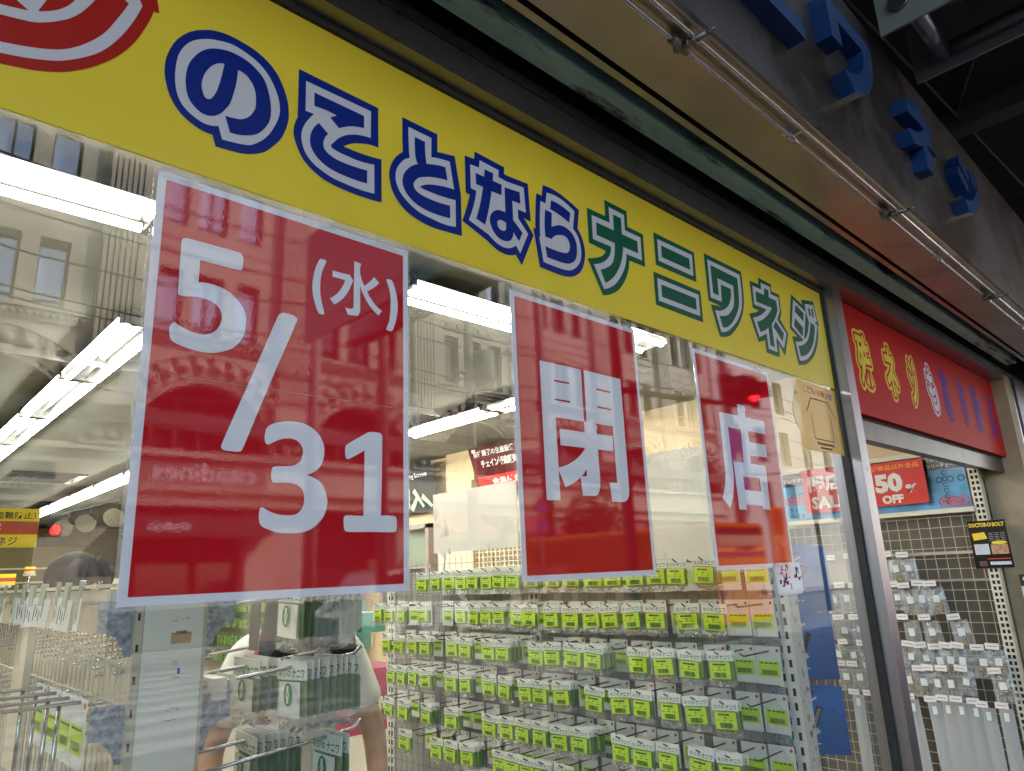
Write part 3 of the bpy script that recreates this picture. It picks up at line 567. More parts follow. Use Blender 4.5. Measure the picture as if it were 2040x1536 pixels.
POSTER_GLYPHS = {
 'p1': [('five', ['3050,20830 3052,20861 3060,20890 3073,20903 3090,20910 3120,20917 3150,20920 3222,20921 3294,20921 3366,20921 3438,20920 3510,20920 3586,20921 3662,20922 3738,20923 3814,20922 3890,20920 3917,20915 3940,20900 3954,20872 3960,20840 3963,20793 3963,20747 3960,20700 3954,20669 3940,20640 3927,20632 3910,20630 3794,20628 3678,20628 3562,20628 3446,20628 3330,20630 3330,20280 3369,20290 3410,20297 3450,20300 3507,20301 3564,20298 3620,20290 3666,20280 3712,20267 3757,20250 3800,20230 3841,20205 3880,20176 3916,20144 3950,20110 3986,20067 4016,20020 4040,19970 4054,19921 4060,19871 4060,19820 4057,19769 4053,19718 4047,19667 4036,19618 4020,19570 3994,19516 3962,19466 3924,19420 3880,19380 3835,19348 3786,19321 3735,19297 3683,19277 3630,19260 3579,19248 3526,19242 3473,19240 3420,19240 3365,19243 3309,19249 3254,19259 3200,19270 3156,19281 3112,19293 3070,19309 3030,19330 3010,19356 3000,19390 2992,19433 2987,19477 2990,19520 3007,19566 3040,19600 3064,19596 3090,19580 3137,19561 3184,19540 3231,19523 3280,19510 3332,19502 3386,19498 3438,19500 3490,19510 3543,19533 3591,19567 3630,19610 3657,19653 3678,19700 3692,19750 3700,19800 3698,19849 3684,19897 3660,19940 3623,19978 3579,20009 3530,20030 3481,20042 3431,20049 3381,20051 3330,20050 3273,20043 3217,20030 3160,20020 3120,20017 3080,20020 3067,20027 3060,20040 3058,20070 3060,20100 3058,20246 3055,20392 3053,20538 3051,20684'], []), ('slash', ['4590,20080 4623,20100 4660,20110 4714,20112 4767,20109 4820,20100 4854,20086 4880,20060 4880,20035 4870,20010 4791,19790 4710,19570 4630,19350 4549,19130 4470,18910 4400,18710 4330,18510 4261,18310 4191,18110 4120,17910 4109,17881 4090,17860 4048,17851 4004,17849 3960,17850 3920,17850 3879,17853 3840,17860 3822,17871 3810,17890 3806,17910 3810,17930 3880,18133 3952,18335 4025,18536 4098,18738 4170,18940 4248,19160 4325,19380 4402,19601 4480,19821 4560,20040 4572,20062'], []), ('three', ['4460,18240 4496,18280 4540,18310 4585,18331 4632,18347 4680,18360 4727,18371 4774,18380 4822,18387 4870,18390 4923,18390 4976,18387 5028,18381 5080,18370 5133,18353 5183,18329 5230,18300 5275,18265 5315,18225 5350,18180 5376,18136 5396,18089 5410,18040 5416,17990 5415,17940 5410,17890 5402,17845 5389,17801 5370,17760 5345,17723 5314,17689 5280,17660 5233,17628 5183,17602 5130,17580 5178,17571 5225,17558 5270,17540 5314,17518 5355,17492 5390,17460 5419,17417 5441,17369 5460,17320 5475,17278 5486,17234 5490,17190 5486,17136 5476,17082 5460,17030 5439,16984 5412,16940 5380,16900 5348,16866 5315,16834 5279,16805 5240,16780 5200,16760 5158,16743 5114,16730 5070,16720 5023,16713 4975,16710 4928,16710 4880,16710 4835,16710 4790,16711 4745,16714 4700,16720 4642,16733 4586,16750 4530,16770 4482,16790 4440,16820 4419,16857 4410,16900 4406,16940 4407,16980 4410,17020 4416,17047 4430,17070 4444,17074 4460,17070 4510,17045 4560,17020 4603,17004 4646,16990 4690,16980 4736,16973 4783,16970 4830,16970 4881,16971 4932,16976 4980,16990 5016,17013 5046,17044 5070,17080 5086,17118 5096,17159 5100,17200 5099,17241 5092,17281 5080,17320 5056,17364 5020,17400 4967,17426 4910,17440 4864,17447 4817,17449 4770,17450 4713,17446 4656,17439 4600,17440 4581,17455 4570,17480 4562,17514 4560,17550 4562,17595 4570,17640 4577,17658 4590,17670 4639,17680 4690,17685 4740,17690 4790,17695 4841,17700 4890,17710 4943,17729 4990,17760 5021,17801 5040,17850 5049,17890 5053,17930 5050,17970 5031,18018 5000,18060 4963,18090 4920,18110 4881,18119 4840,18122 4800,18120 4749,18111 4699,18098 4650,18080 4603,18055 4557,18026 4510,18000 4489,17995 4470,18000 4450,18022 4440,18050 4436,18105 4440,18160 4445,18202'], []), ('one', ['6190,18350 6219,18363 6250,18370 6295,18373 6340,18375 6385,18374 6430,18370 6453,18360 6470,18340 6479,18311 6480,18280 6478,18024 6475,17768 6471,17512 6466,17256 6460,17000 6512,17004 6564,17006 6616,17006 6668,17004 6720,17000 6744,16990 6760,16970 6770,16921 6770,16870 6770,16819 6760,16770 6744,16750 6720,16740 6630,16736 6540,16736 6450,16737 6360,16739 6270,16740 6182,16739 6094,16736 6006,16735 5918,16735 5830,16740 5805,16754 5790,16780 5782,16824 5780,16870 5776,16916 5780,16960 5796,16980 5820,16990 5870,16993 5920,16992 5970,16990 6023,16990 6077,16990 6130,16990 6140,18050 6089,18019 6037,17988 5985,17958 5933,17929 5880,17900 5851,17885 5820,17880 5801,17895 5790,17920 5782,17959 5780,18000 5781,18046 5790,18090 5807,18113 5830,18130 5901,18176 5972,18220 6044,18264 6117,18308'], []), ('open_bracket', ['5240,21200 5253,21208 5270,21210 5305,21213 5340,21210 5354,21203 5360,21190 5346,21146 5327,21103 5310,21060 5294,21007 5280,20954 5270,20900 5265,20855 5262,20810 5260,20765 5260,20720 5261,20667 5264,20613 5270,20560 5281,20503 5295,20446 5310,20390 5324,20347 5338,20304 5350,20260 5348,20249 5340,20240 5316,20232 5290,20230 5263,20235 5240,20250 5211,20298 5190,20350 5171,20403 5154,20456 5140,20510 5130,20563 5123,20616 5120,20670 5120,20727 5124,20784 5130,20840 5137,20888 5146,20936 5157,20983 5170,21030 5184,21074 5201,21117 5219,21159'], []), ('water', ['5480,21060 5537,21059 5593,21059 5650,21060 5697,21062 5743,21065 5790,21070 5801,21066 5810,21060 5841,21026 5870,20990 5867,20965 5860,20940 5842,20892 5823,20844 5803,20796 5780,20750 5758,20711 5734,20673 5708,20636 5680,20600 5649,20565 5615,20532 5580,20500 5551,20478 5520,20460 5440,20550 5479,20577 5516,20607 5550,20640 5583,20678 5613,20718 5640,20760 5662,20799 5682,20839 5700,20880 5712,20914 5720,20950 5675,20950 5630,20950 5580,20950 5530,20950 5480,20950', '5890,21350 5945,21346 6000,21340 6015,21336 6030,21330 6017,21296 6010,21260 6007,21205 6010,21150 6022,21099 6040,21050 6058,21012 6078,20975 6100,20940 6138,20975 6175,21012 6210,21050 6239,21085 6265,21122 6290,21160 6400,21070 6362,21028 6322,20988 6280,20950 6238,20915 6195,20881 6150,20850 6172,20816 6195,20782 6220,20750 6251,20711 6284,20674 6320,20640 6364,20609 6411,20582 6460,20560 6390,20460 6351,20480 6315,20504 6280,20530 6237,20567 6197,20607 6160,20650 6127,20695 6097,20742 6070,20790 6047,20835 6027,20882 6010,20930 6014,20838 6016,20746 6018,20654 6020,20562 6020,20470 6018,20444 6010,20420 5994,20387 5970,20360 5941,20352 5910,20350 5865,20344 5820,20340 5800,20339 5780,20340 5730,20460 5770,20453 5810,20450 5836,20452 5860,20460 5877,20473 5890,20490 5890,20950'], []), ('close_bracket', ['6550,21180 6573,21197 6610,21200 6642,21201 6670,21190 6692,21157 6707,21119 6720,21080 6739,21024 6756,20967 6770,20910 6778,20865 6784,20820 6789,20775 6790,20730 6789,20677 6785,20625 6779,20572 6770,20520 6758,20467 6744,20414 6727,20362 6710,20310 6695,20267 6670,20230 6642,20220 6610,20220 6579,20222 6550,20230 6547,20239 6550,20250 6571,20300 6593,20349 6610,20400 6620,20456 6626,20513 6630,20570 6634,20617 6637,20665 6639,20712 6640,20760 6639,20817 6637,20874 6630,20930 6619,20977 6605,21024 6590,21070 6563,21124'], [])],
 'p2': [('close_character', ['10390,20350 11720,20370 11700,19170 10790,19160 10790,17410 10380,17400', '11810,20370 13140,20370 13137,19848 13134,19326 13130,18804 13125,18282 13120,17760 13118,17710 13110,17660 13095,17608 13070,17560 13044,17529 13014,17502 12980,17480 12942,17464 12901,17454 12860,17450 12470,17440 12430,17860 12700,17870 12700,19170 11790,19170', '10890,18920 12670,18940 12650,18590 10890,18570', '11700,19170 12060,19170 12105,19146 12140,19110 12147,19081 12140,19050 12128,19032 12110,19020 12110,18854 12110,18688 12110,18522 12110,18356 12110,18190 12111,18130 12112,18070 12113,18010 12112,17950 12110,17890 12104,17836 12094,17783 12080,17730 12067,17691 12051,17654 12030,17620 11994,17585 11950,17560 11896,17544 11840,17540 11500,17540 11460,17940 11670,17960 11680,18120', '11680,18580 11644,18533 11604,18490 11560,18450 11516,18415 11471,18381 11425,18349 11378,18319 11330,18290 11282,18263 11232,18237 11182,18213 11132,18190 11080,18170 11023,18150 10966,18132 10908,18116 10849,18102 10790,18090 10780,18050 10960,17690 11016,17707 11071,17726 11126,17747 11180,17770 11235,17795 11290,17822 11344,17850 11398,17879 11450,17910 11499,17943 11545,17981 11590,18020 11622,18051 11652,18085 11680,18120 11790,18590'], ['10800,19990 11300,20000 11290,19960 10800,19950', '10790,19570 11290,19580 11290,19540 10790,19530', '12220,20010 12720,20000 12710,19960 12220,19960', '12210,19590 12700,19580 12700,19550 12210,19540'])],
 'p3': [('shop_character', ['18560,20470 18616,20476 18672,20480 18728,20482 18784,20482 18840,20480 18881,20476 18922,20466 18960,20450 18992,20425 19010,20390 18998,20355 18980,20320 18972,20273 18966,20225 18962,20178 18960,20130 20080,20130 20050,19730 17890,19720 17880,18830 17884,18748 17886,18666 17886,18584 17884,18502 17880,18420 17876,18370 17869,18319 17861,18269 17851,18219 17840,18170 17823,18103 17806,18036 17786,17970 17765,17904 17740,17840 17718,17792 17694,17745 17667,17699 17639,17654 17610,17610 17580,17568 17549,17527 17515,17488 17480,17450 17140,17710 17176,17755 17209,17802 17241,17850 17270,17900 17300,17954 17328,18009 17355,18065 17379,18122 17400,18180 17416,18236 17427,18294 17434,18352 17440,18410 17445,18484 17449,18558 17451,18632 17451,18706 17450,18780 17490,20110 18540,20130', '18600,19750 19000,19740 19000,19400 18940,18750 18520,18740', '18930,19400 19980,19400 19960,19020 18960,19000', '17960,18760 19790,18760 19730,17470 19300,17470 19300,17570 18380,17580 18390,17430 17960,17430'], ['18390,18360 19330,18360 19320,17980 18390,17980'])],
}
# ------------------------------------------------------------------ material library
yellow = PRINT('yellow_vinyl', (0.80, 0.62, 0.045, 1), f0=0.022, rough=0.25)
pale = PRINT('lavender_white_vinyl', (0.60, 0.60, 0.64, 1), f0=0.022, rough=0.25)
blue_v = PRINT('blue_vinyl', (0.004, 0.022, 0.21, 1), f0=0.022, rough=0.25)
green_v = PRINT('green_vinyl', (0.004, 0.10, 0.055, 1), f0=0.022, rough=0.25)
red_v = PRINT('red_vinyl', (0.40, 0.018, 0.014, 1), f0=0.022, rough=0.25)
poster_red = PRINT('laminated_red', (0.50, 0.010, 0.018, 1), f0=0.075, rough=0.012, bump=0.05, bscale=260)
poster_white = PRINT('laminated_white', (0.72, 0.74, 0.80, 1), f0=0.06, rough=0.012, bump=0.03, bscale=260)
glass = CLEAR('window_glass', f0=0.062, tint=(0.955, 0.97, 0.955, 1), dirt=0.012)
film = CLEAR('laminate_edge', f0=0.06, milk=0.08, bump=0.3, bscale=300)
tape_m = CLEAR('clear_tape', f0=0.08, milk=0.16, rough=0.08, bump=0.8, bscale=90)
plastic = CLEAR('clear_pouch', f0=0.08, milk=0.06, rough=0.06, bump=1.0, bscale=70)
steel_soffit = M('stained_stainless', (0.44, 0.38, 0.30, 1), rough=0.33, metal=1.0, var=0.22, scale=3.0, bump=0.25, bscale=6,
                 dirt=(0.30, 0.25, 0.20, 1), dirt_amt=0.15)
steel = M('brushed_stainless', (0.31, 0.30, 0.34, 1), rough=0.32, metal=1.0, var=0.08, scale=30, stretch=(1, 1, 0.05), bump=0.05, bscale=30)
steel_dk = M('dull_stainless', (0.27, 0.26, 0.29, 1), rough=0.36, metal=1.0, var=0.12, scale=10, dirt=(0.16, 0.14, 0.13, 1), dirt_amt=0.1)
fascia_m = M('weathered_fascia_steel', (0.19, 0.185, 0.195, 1), rough=0.40, metal=0.9, var=0.25, scale=3.2, dirt=(0.085, 0.075, 0.07, 1), dirt_amt=0.5)
letter_blue = M('blue_letter_enamel', (0.008, 0.045, 0.17, 1), rough=0.4, var=0.15, scale=14, dirt=(0.03, 0.06, 0.12, 1), dirt_amt=0.2)
rubber = M('black_rubber_seal', (0.025, 0.024, 0.022, 1), rough=0.7, var=0.4, scale=60, bump=0.6, bscale=120)
green_paint = M('flaking_green_paint', (0.42, 0.62, 0.50, 1), rough=0.6, var=0.12, scale=6, bump=0.4, bscale=60,
                dirt=(0.055, 0.03, 0.018, 1), dirt_amt=0.34, stretch=(0.6, 3.5, 3.5))
black_m = M('matte_black', (0.012, 0.011, 0.011, 1), rough=0.9, var=0.4, scale=6)  # even near-black for roof, shutter box, slots, tyres and wires
dark_beam = M('dark_beam_paint', (0.055, 0.055, 0.062, 1), rough=0.7, var=0.25, scale=8)
pipe_m = M('galvanised_pipe', (0.62, 0.62, 0.65, 1), rough=0.25, metal=1.0, var=0.1, scale=40)
clamp_m = M('tarnished_brass_clamp', (0.20, 0.19, 0.16, 1), rough=0.5, metal=0.8, var=0.4, scale=50)
beige = M('beige_wallpaper', (0.66, 0.52, 0.33, 1), rough=0.85, var=0.06, scale=5, bump=0.2, bscale=150, dirt=(0.52, 0.40, 0.25, 1), dirt_amt=0.1)
cream = M('cream_enamel', (0.70, 0.64, 0.50, 1), rough=0.5, var=0.05, scale=6, dirt=(0.50, 0.42, 0.30, 1), dirt_amt=0.08)
white_en = M('white_enamel', (0.74, 0.72, 0.66, 1), rough=0.45, var=0.05, scale=6, dirt=(0.50, 0.44, 0.34, 1), dirt_amt=0.12)
ceil_m = M('ceiling_board', (0.26, 0.255, 0.22, 1), rough=0.9, var=0.05, scale=3, bump=0.3, bscale=90)
floor_m = M('vinyl_floor_tiles', (0.42, 0.39, 0.33, 1), rough=0.45, var=0.12, scale=2)
wire_m = M('cream_wire', (0.55, 0.49, 0.38, 1), rough=0.4, var=0.05)
grey_wire = M('grey_wire', (0.16, 0.145, 0.125, 1), rough=0.4, metal=0.6, var=0.1)
peg_m = M('chromed_peg', (0.42, 0.42, 0.44, 1), rough=0.22, metal=1.0, var=0.05)
dark_peg = M('dark_peg', (0.09, 0.085, 0.08, 1), rough=0.35, metal=0.8, var=0.1)
gusset_m = M('hammered_blue_bracket', (0.30, 0.35, 0.42, 1), rough=0.32, metal=0.5, var=0.45, scale=110, bump=1.0, bscale=160)
paper = M('white_card', (0.74, 0.74, 0.70, 1), rough=0.7, var=0.03)
lime = M('lime_label', (0.50, 0.74, 0.035, 1), rough=0.6, var=0.05, scale=30)
lime_dk = M('printed_lime_edge', (0.12, 0.34, 0.03, 1), rough=0.6, var=0.12, scale=30)
ink = M('black_ink', (0.02, 0.02, 0.02, 1), rough=0.6, var=0.02)
green_ink = M('green_ink', (0.015, 0.22, 0.045, 1), rough=0.6, var=0.05)
red_ink = M('red_ink', (0.62, 0.025, 0.02, 1), rough=0.55, var=0.05)
blue_ink = M('blue_ink', (0.02, 0.06, 0.42, 1), rough=0.55, var=0.05)
yellow_ink = M('yellow_ink', (0.85, 0.62, 0.03, 1), rough=0.55, var=0.04)
orange_ink = M('orange_ink', (0.85, 0.30, 0.02, 1), rough=0.55, var=0.04)
zinc = M('zinc_hardware', (0.62, 0.61, 0.58, 1), rough=0.22, metal=1.0, var=0.2, scale=60)
brass = M('brass_hardware', (0.50, 0.36, 0.20, 1), rough=0.3, metal=1.0, var=0.2, scale=60)
tube_glow = GLOW('lit_fluorescent_tube', (1.0, 0.97, 0.88, 1), TUBE * 3.0)
refl_white = M('fixture_white', (0.11, 0.11, 0.106, 1), rough=0.25, metal=1.0, var=0.05)

def front(y):
    """u, v are metres along the shop front and up from the eye line"""
    return lambda u, v: (u, y, v)

# ================================================================== ground
g = MB(); g.quad((-150, -3.2, -0.12), (150, -3.2, -0.12), (150, -150, -0.12), (-150, -150, -0.12))
g.quad((-150, 150, -0.14), (150, 150, -0.14), (150, -3.2, -0.14), (-150, -3.2, -0.14))
asphalt = M('asphalt', (0.055, 0.055, 0.057, 1), rough=0.85, var=0.25, scale=3, bump=0.6, bscale=80, dirt=(0.09, 0.088, 0.085, 1), dirt_amt=0.3)
struct(g.obj('road', asphalt))
paving = M('paving_stone', (0.13, 0.125, 0.12, 1), rough=0.8, var=0.15, scale=4, bump=0.4, bscale=60)
g = MB(); g.box(-60, 60, -3.2, -0.02, -0.13, 0.0); g.box(-60, 60, -3.36, -3.2, -0.13, 0.005)
struct(g.obj('pavement', paving))
g = MB(); g.box(-60, 60, -19.9, -16.9, -0.11, 0.0); g.box(-60, 60, -16.9, -16.74, -0.11, 0.004)
struct(g.obj('far_pavement', paving))
zebra = M('road_paint', (0.155, 0.155, 0.155, 1), rough=0.7, var=0.15, scale=3, dirt=(0.12, 0.12, 0.12, 1), dirt_amt=0.3)
g = MB()
for k in range(13):
    y0 = -4.1 - k * 0.95
    g.box(-1.0, 6.0, y0 - 0.48, y0, -0.118, -0.114)
struct(g.obj('zebra_crossing', zebra))

# ================================================================== the shop building
shop = thing('shop_building', 'screw shop building whose front window and door open on the pavement', 'building', (0, 0, 0))
WL, WR = -3.0, 2.605                      # window from, to
DR = 5.09                                 # right side of the doorway
b = MB(); b.box(WL - 0.4, 5.5, 0.0, 17, -0.13, 0.004)
struct(b.obj('shop_floor', floor_m))
b = MB(); b.box(WL - 0.4, 5.5, 0.06, 17, 2.95, 3.05)
b.box(WL - 0.4, 5.5, 3.6, 3.62, 2.90, 2.95); b.obj('ceiling', ceil_m, shop)
b = MB(); b.box(5.12, 5.4, 0.16, 17, 0, 2.95)
b.box(5.02, 5.12, 4.9, 5.38, 0.004, 2.95); b.box(4.95, 5.12, 4.86, 4.90, 0.004, 2.60)
b.obj('side_wall', beige, shop)
b = MB(); b.box(WL - 0.4, WL - 0.1, 0.06, 17, 0, 2.95); b.obj('side_wall', beige, shop)
b = MB(); b.box(WL - 0.4, 5.4, 17, 17.2, 0, 2.95); b.obj('back_wall', beige, shop)
b = MB(); b.box(WL - 0.4, WR, -0.03, 0.08, 0, 0.50); b.obj('sill_wall', steel_dk, shop)
# window pane and its seals, frame
b = MB(); b.box(WL, WR, 0.0, 0.006, 0.50, 2.59); b.obj('window_pane', glass, shop)
b = MB()
b.box(WL, 2.604, -0.012, 0.014, 2.5775, 2.592)
b.box(2.592, 2.604, -0.012, 0.014, 0.50, 2.577)
b.obj('window_seal', rubber, shop)
b = MB(); b.box(WL - 0.2, 2.614, -0.05, 0.06, 2.592, 2.658); b.obj('window_header', steel_dk, shop)
b = MB(); b.box(WL - 0.2, 5.6, -0.056, 0.06, 2.661, 2.684); b.obj('header_ridge', steel_dk, shop)
b = MB(); b.box(2.605, 2.668, -0.05, 0.05, 0.0, 2.659)
b.box(2.668, 2.676, -0.049, -0.02, 0.0, 2.659)
b.box(2.642, 2.650, -0.0515, -0.05, 1.90, 1.915, 0)
b.obj('door_post', steel, shop)
b = MB(); b.box(DR, DR + 0.13, -0.05, 0.16, 0.0, 2.659); b.obj('door_jamb', M('brown_jamb', (0.40, 0.31, 0.20, 1), rough=0.6, metal=0.0, var=0.2, scale=6), shop)
b = MB(); b.box(DR + 0.13, DR + 0.17, -0.052, 0.16, 0.0, 2.659); b.obj('jamb_trim', steel, shop)
b = MB(); b.box(DR + 0.21, 9, -0.06, 0.3, 0.0, 2.659); b.obj('front_wall', steel_dk, shop)
b = MB(); b.box(2.668, DR, -0.05, 0.05, 2.625, 2.659); b.obj('door_header', steel, shop)
b = MB(); b.box(2.676, DR, 0.05, 0.16, 2.085, 2.14); b.box(2.676, DR, 0.05, 0.065, 2.06, 2.085)
b.obj('door_track', M('door_track_metal', (0.10, 0.085, 0.075, 1), rough=0.35, metal=0.7, var=0.2, scale=10), shop)
b = MB(); b.box(2.676, DR, 0.05, 0.075, 2.142, 2.62); b.obj('transom_panel', dark_beam, shop)
# shutter slot above the header
b = MB()
b.box(-6, 9, -0.205, 0.0, 2.86, 2.90); b.box(-6, 9, -0.02, 0.06, 2.684, 2.86)
b.obj('shutter_box', black_m, shop)
b = MB(); b.box(-6, 5.02, -0.142, -0.092, 2.690, 2.74); b.box(-6, 5.02, -0.145, -0.1421, 2.688, 2.78)
b.obj('shutter_bottom_bar', green_paint, shop)
b = MB(); b.box(-6, 9, -0.199, -0.181, 2.69, 2.86); b.obj('shutter_guide', steel_soffit, shop)
for x0, x1 in ((-6.0, -1.2), (-1.196, 3.05), (3.054, 7.2)):
    b = MB(); b.box(x0, x1, -0.40, -0.214, 2.69, 2.70)
    b.box(x0, x1, -0.216, -0.214, 2.70, 2.86)
    b.obj('soffit_panel', steel_soffit, shop)
b = MB(); b.box(-6, 9, -0.41, -0.4, 2.69, 3.32); b.box(-6, 9, -0.41, -0.30, 3.32, 3.335)
fas = b.obj('fascia', fascia_m, shop)
for ch, x0, x1 in (('ナ', 0.52, 0.92), ('ニ', 1.17, 1.60), ('ワ', 1.80, 2.13), ('ネ', 2.38, 2.72), ('ジ', 2.95, 3.28)):
    vs_, fs, tw = text_tris(ch, 0.045, 3)
    h = 0.27
    k = (x1 - x0) / tw
    hh = 0.19 if ch == 'ニ' else h
    b = MB(); b.slab((vs_, fs), lambda u, v: (x0 + u * k, -0.455, 2.865 + v * hh), lambda u, v: (x0 + u * k, -0.4101, 2.865 + v * hh))
    b.obj('fascia_letter', letter_blue, fas)
# upper storeys and the dark arcade roof over the pavement
b = MB(); b.box(-14, 40, 0.30, 0.6, 2.9, 4.4); b.box(-14, 40, -0.25, 12, 4.42, 15.0); b.obj('upper_wall', dark_beam, shop)
roof = MB(); roof.box(-14, 40, -3.3, 0.30, 4.32, 4.40); roof.box(-14, 40, -5.2, -3.3, 5.5, 5.6)  # second, higher slab is added out of view to block sky light
canopy = roof.obj('arcade_roof_and_sky_block', black_m, shop)
b = MB()
for p0, p1 in (((3.3, -0.85, 4.29), (5.7, 0.25, 4.29)), ((3.2, -0.1, 4.27), (9.5, -0.4, 4.27)), ((4.9, -1.2, 4.27), (7.6, 0.25, 4.27)), ((6.5, -0.6, 4.27), (13.5, 0.2, 4.27))):
    b.cyl(p0, p1, 0.011, 6)
b.box(4.8, 4.95, -3.2, 0.3, 4.20, 4.32); b.box(8.8, 8.95, -3.2, 0.3, 4.20, 4.32)
b.box(-13, 40, -3.3, -3.2, 4.25, 4.32)
b.obj('roof_brace', dark_beam, shop)

# ================================================================== neon conduit along the soffit
con = thing('conduit', 'thin twin steel conduit clamped along the stainless soffit edge', 'conduit', (0, -0.36, 2.68))
b = MB(); b.cyl((-4, -0.352, 2.672), (7, -0.352, 2.672), 0.0055, 8); b.obj('pipe', pipe_m, con)
b = MB(); b.cyl((-4, -0.385, 2.674), (7, -0.385, 2.674), 0.005, 8); b.obj('pipe', pipe_m, con)
for x in (0.25, 1.16, 2.33, 3.50, 4.7):
    b = MB()
    b.cyl((x - 0.03, -0.352, 2.672), (x + 0.03, -0.352, 2.672), 0.011, 10)
    b.cyl((x, -0.345, 2.69), (x, -0.345, 2.66), 0.009, 8)
    b.cyl((x + 0.006, -0.345, 2.669), (x + 0.006, -0.415, 2.664), 0.008, 8)
    b.torus((x + 0.006, -0.372, 2.667), 0.009, 0.003, (0, 1, 0.08))
    b.torus((x + 0.006, -0.386, 2.666), 0.009, 0.003, (0, 1, 0.08))
    b.cyl((x + 0.006, -0.415, 2.664), (x + 0.006, -0.435, 2.663), 0.005, 8)
    b.obj('insulator_clamp', clamp_m, con)
for x in (0.7, 1.66, 2.85, 4.1):
    b = MB()
    b.box(x - 0.012, x + 0.012, -0.358, -0.335, 2.678, 2.69)
    b.cyl((x, -0.352, 2.672), (x + 0.045, -0.352, 2.672), 0.009, 8)
    b.box(x - 0.004, x + 0.004, -0.392, -0.345, 2.664, 2.668)
    b.obj('saddle_clip', pipe_m, con)

# ================================================================== projecting sign overhead
ps = thing('projecting_sign', 'double plated steel framed sign jutting over the pavement above the fascia', 'sign', (2.4, -2.0, 3.25))
sign_plate = M('sign_plate', (0.30, 0.32, 0.31, 1), rough=0.35, metal=0.3, var=0.15, scale=3)
b = MB(); b.box(2.26, 2.27, -3.5, -0.46, 3.245, 4.1); b.obj('side_plate', sign_plate, ps)
b = MB(); b.box(2.62, 2.63, -3.5, -0.455, 3.25, 4.1); b.obj('side_plate', sign_plate, ps)
b = MB(); b.box(2.254, 2.259, -3.3, -0.60, 3.36, 3.95); b.obj('sign_face', M('sign_face_white', (0.6, 0.62, 0.66, 1), rough=0.35), ps)
b = MB(); b.tube([(2.27, -0.56, 3.30), (2.60, -0.56, 3.30)], 0.028, 12); b.tube([(2.59, -0.53, 3.305), (2.59, -3.45, 3.305)], 0.026, 12)
b.obj('pipe_frame', steel, ps)
b = MB(); b.tube([(2.43, -0.66, 3.36), (2.43, -3.4, 3.36)], 0.011, 8); b.box(2.36, 2.50, -3.4, -0.62, 3.40, 3.43); b.obj('lamp_tray', clamp_m, ps)
b = MB(); b.box(2.38, 2.48, -0.84, -0.66, 3.392, 3.399); b.obj('tan_label', M('faded_tan_label', (0.45, 0.30, 0.18, 1), rough=0.7), ps)
b = MB(); b.cyl((2.26, -0.53, 3.33), (2.243, -0.53, 3.33), 0.03, 16); b.obj('cap_bolt', steel_dk, ps)

# ================================================================== yellow banner on the window
ban = thing('shop_banner', 'long yellow banner of blue and green Japanese letters across the window top', 'banner', (0.5, -0.002, 2.39))
BX0 = -0.9
b = MB(); b.box(BX0, 2.5918, -0.0030, -0.0004, 2.2015, 2.5768); b.obj('banner_sheet', yellow, ban)
for key, (colr, inner, holes, whites, outers) in BANNER_GLYPHS.items():
    base = {'blue': blue_v, 'green': green_v, 'red': red_v}[colr]
    b = MB()
    b.flat(fill([pts(s) for s in outers]), front(-0.0036), 0)
    b.flat(fill([pts(s) for s in whites]), front(-0.0041), 1)
    if inner:
        b.flat(fill([pts(s) for s in inner], [pts(s) for s in holes]), front(-0.0046), 0)
    b.obj('letter' if colr != 'red' else 'round_red_letter', [base, pale], ban)

# ================================================================== the three red notices
def tape(t, x0, x1, z0, z1, rotd=0.0):
    b = MB()
    c = Vector(((x0 + x1) / 2, (z0 + z1) / 2))
    ca, sa = cos(rotd), sin(rotd)
    P = []
    n = 5
    for i in range(n + 1):
        for z in (z0, z1):
            u = x0 + (x1 - x0) * i / n - c.x
            v = z - c.y
            P.append((c.x + u * ca - v * sa, -0.0066 - 0.0008 * rnd.random(), c.y + u * sa + v * ca))
    fs = [(2 * i, 2 * i + 2, 2 * i + 3, 2 * i + 1) for i in range(n)]
    b.add(P, fs)
    b.obj('clear_tape', tape_m, t)

def notice(name, label, x0, x1, z0, z1, seam, glyphs, tapes, rotz=0.0):
    t = thing(name, label, 'notice', ((x0 + x1) / 2, -0.004, (z0 + z1) / 2))
    b = MB(); b.box(x0 - 0.005, x1 + 0.005, -0.0016, -0.0010, z0 - 0.006, z1 + 0.005); b.obj('laminate', film, t)
    b = MB(); b.box(x0, x1, -0.0034, -0.0017, z0, z1); b.obj('sheet', poster_white, t)
    b = MB()
    m_ = 0.0115
    b.box(x0 + m_, x1 - m_, -0.0042, -0.0035, z0 + m_, seam - 0.0006)
    b.obj('red_field', poster_red, t)
    b = MB(); b.box(x0 + m_, x1 - m_, -0.0044, -0.0035, seam + 0.0002, z1 - m_)
    b.obj('red_field', poster_red, t)
    for n, ps_, hs in glyphs:
        b = MB(); b.flat(fill([pts(s) for s in ps_], [pts(s) for s in hs]), front(-0.0050))
        b.obj(n, poster_white, t)
    for tp in tapes:
        tape(t, *tp)
    return t

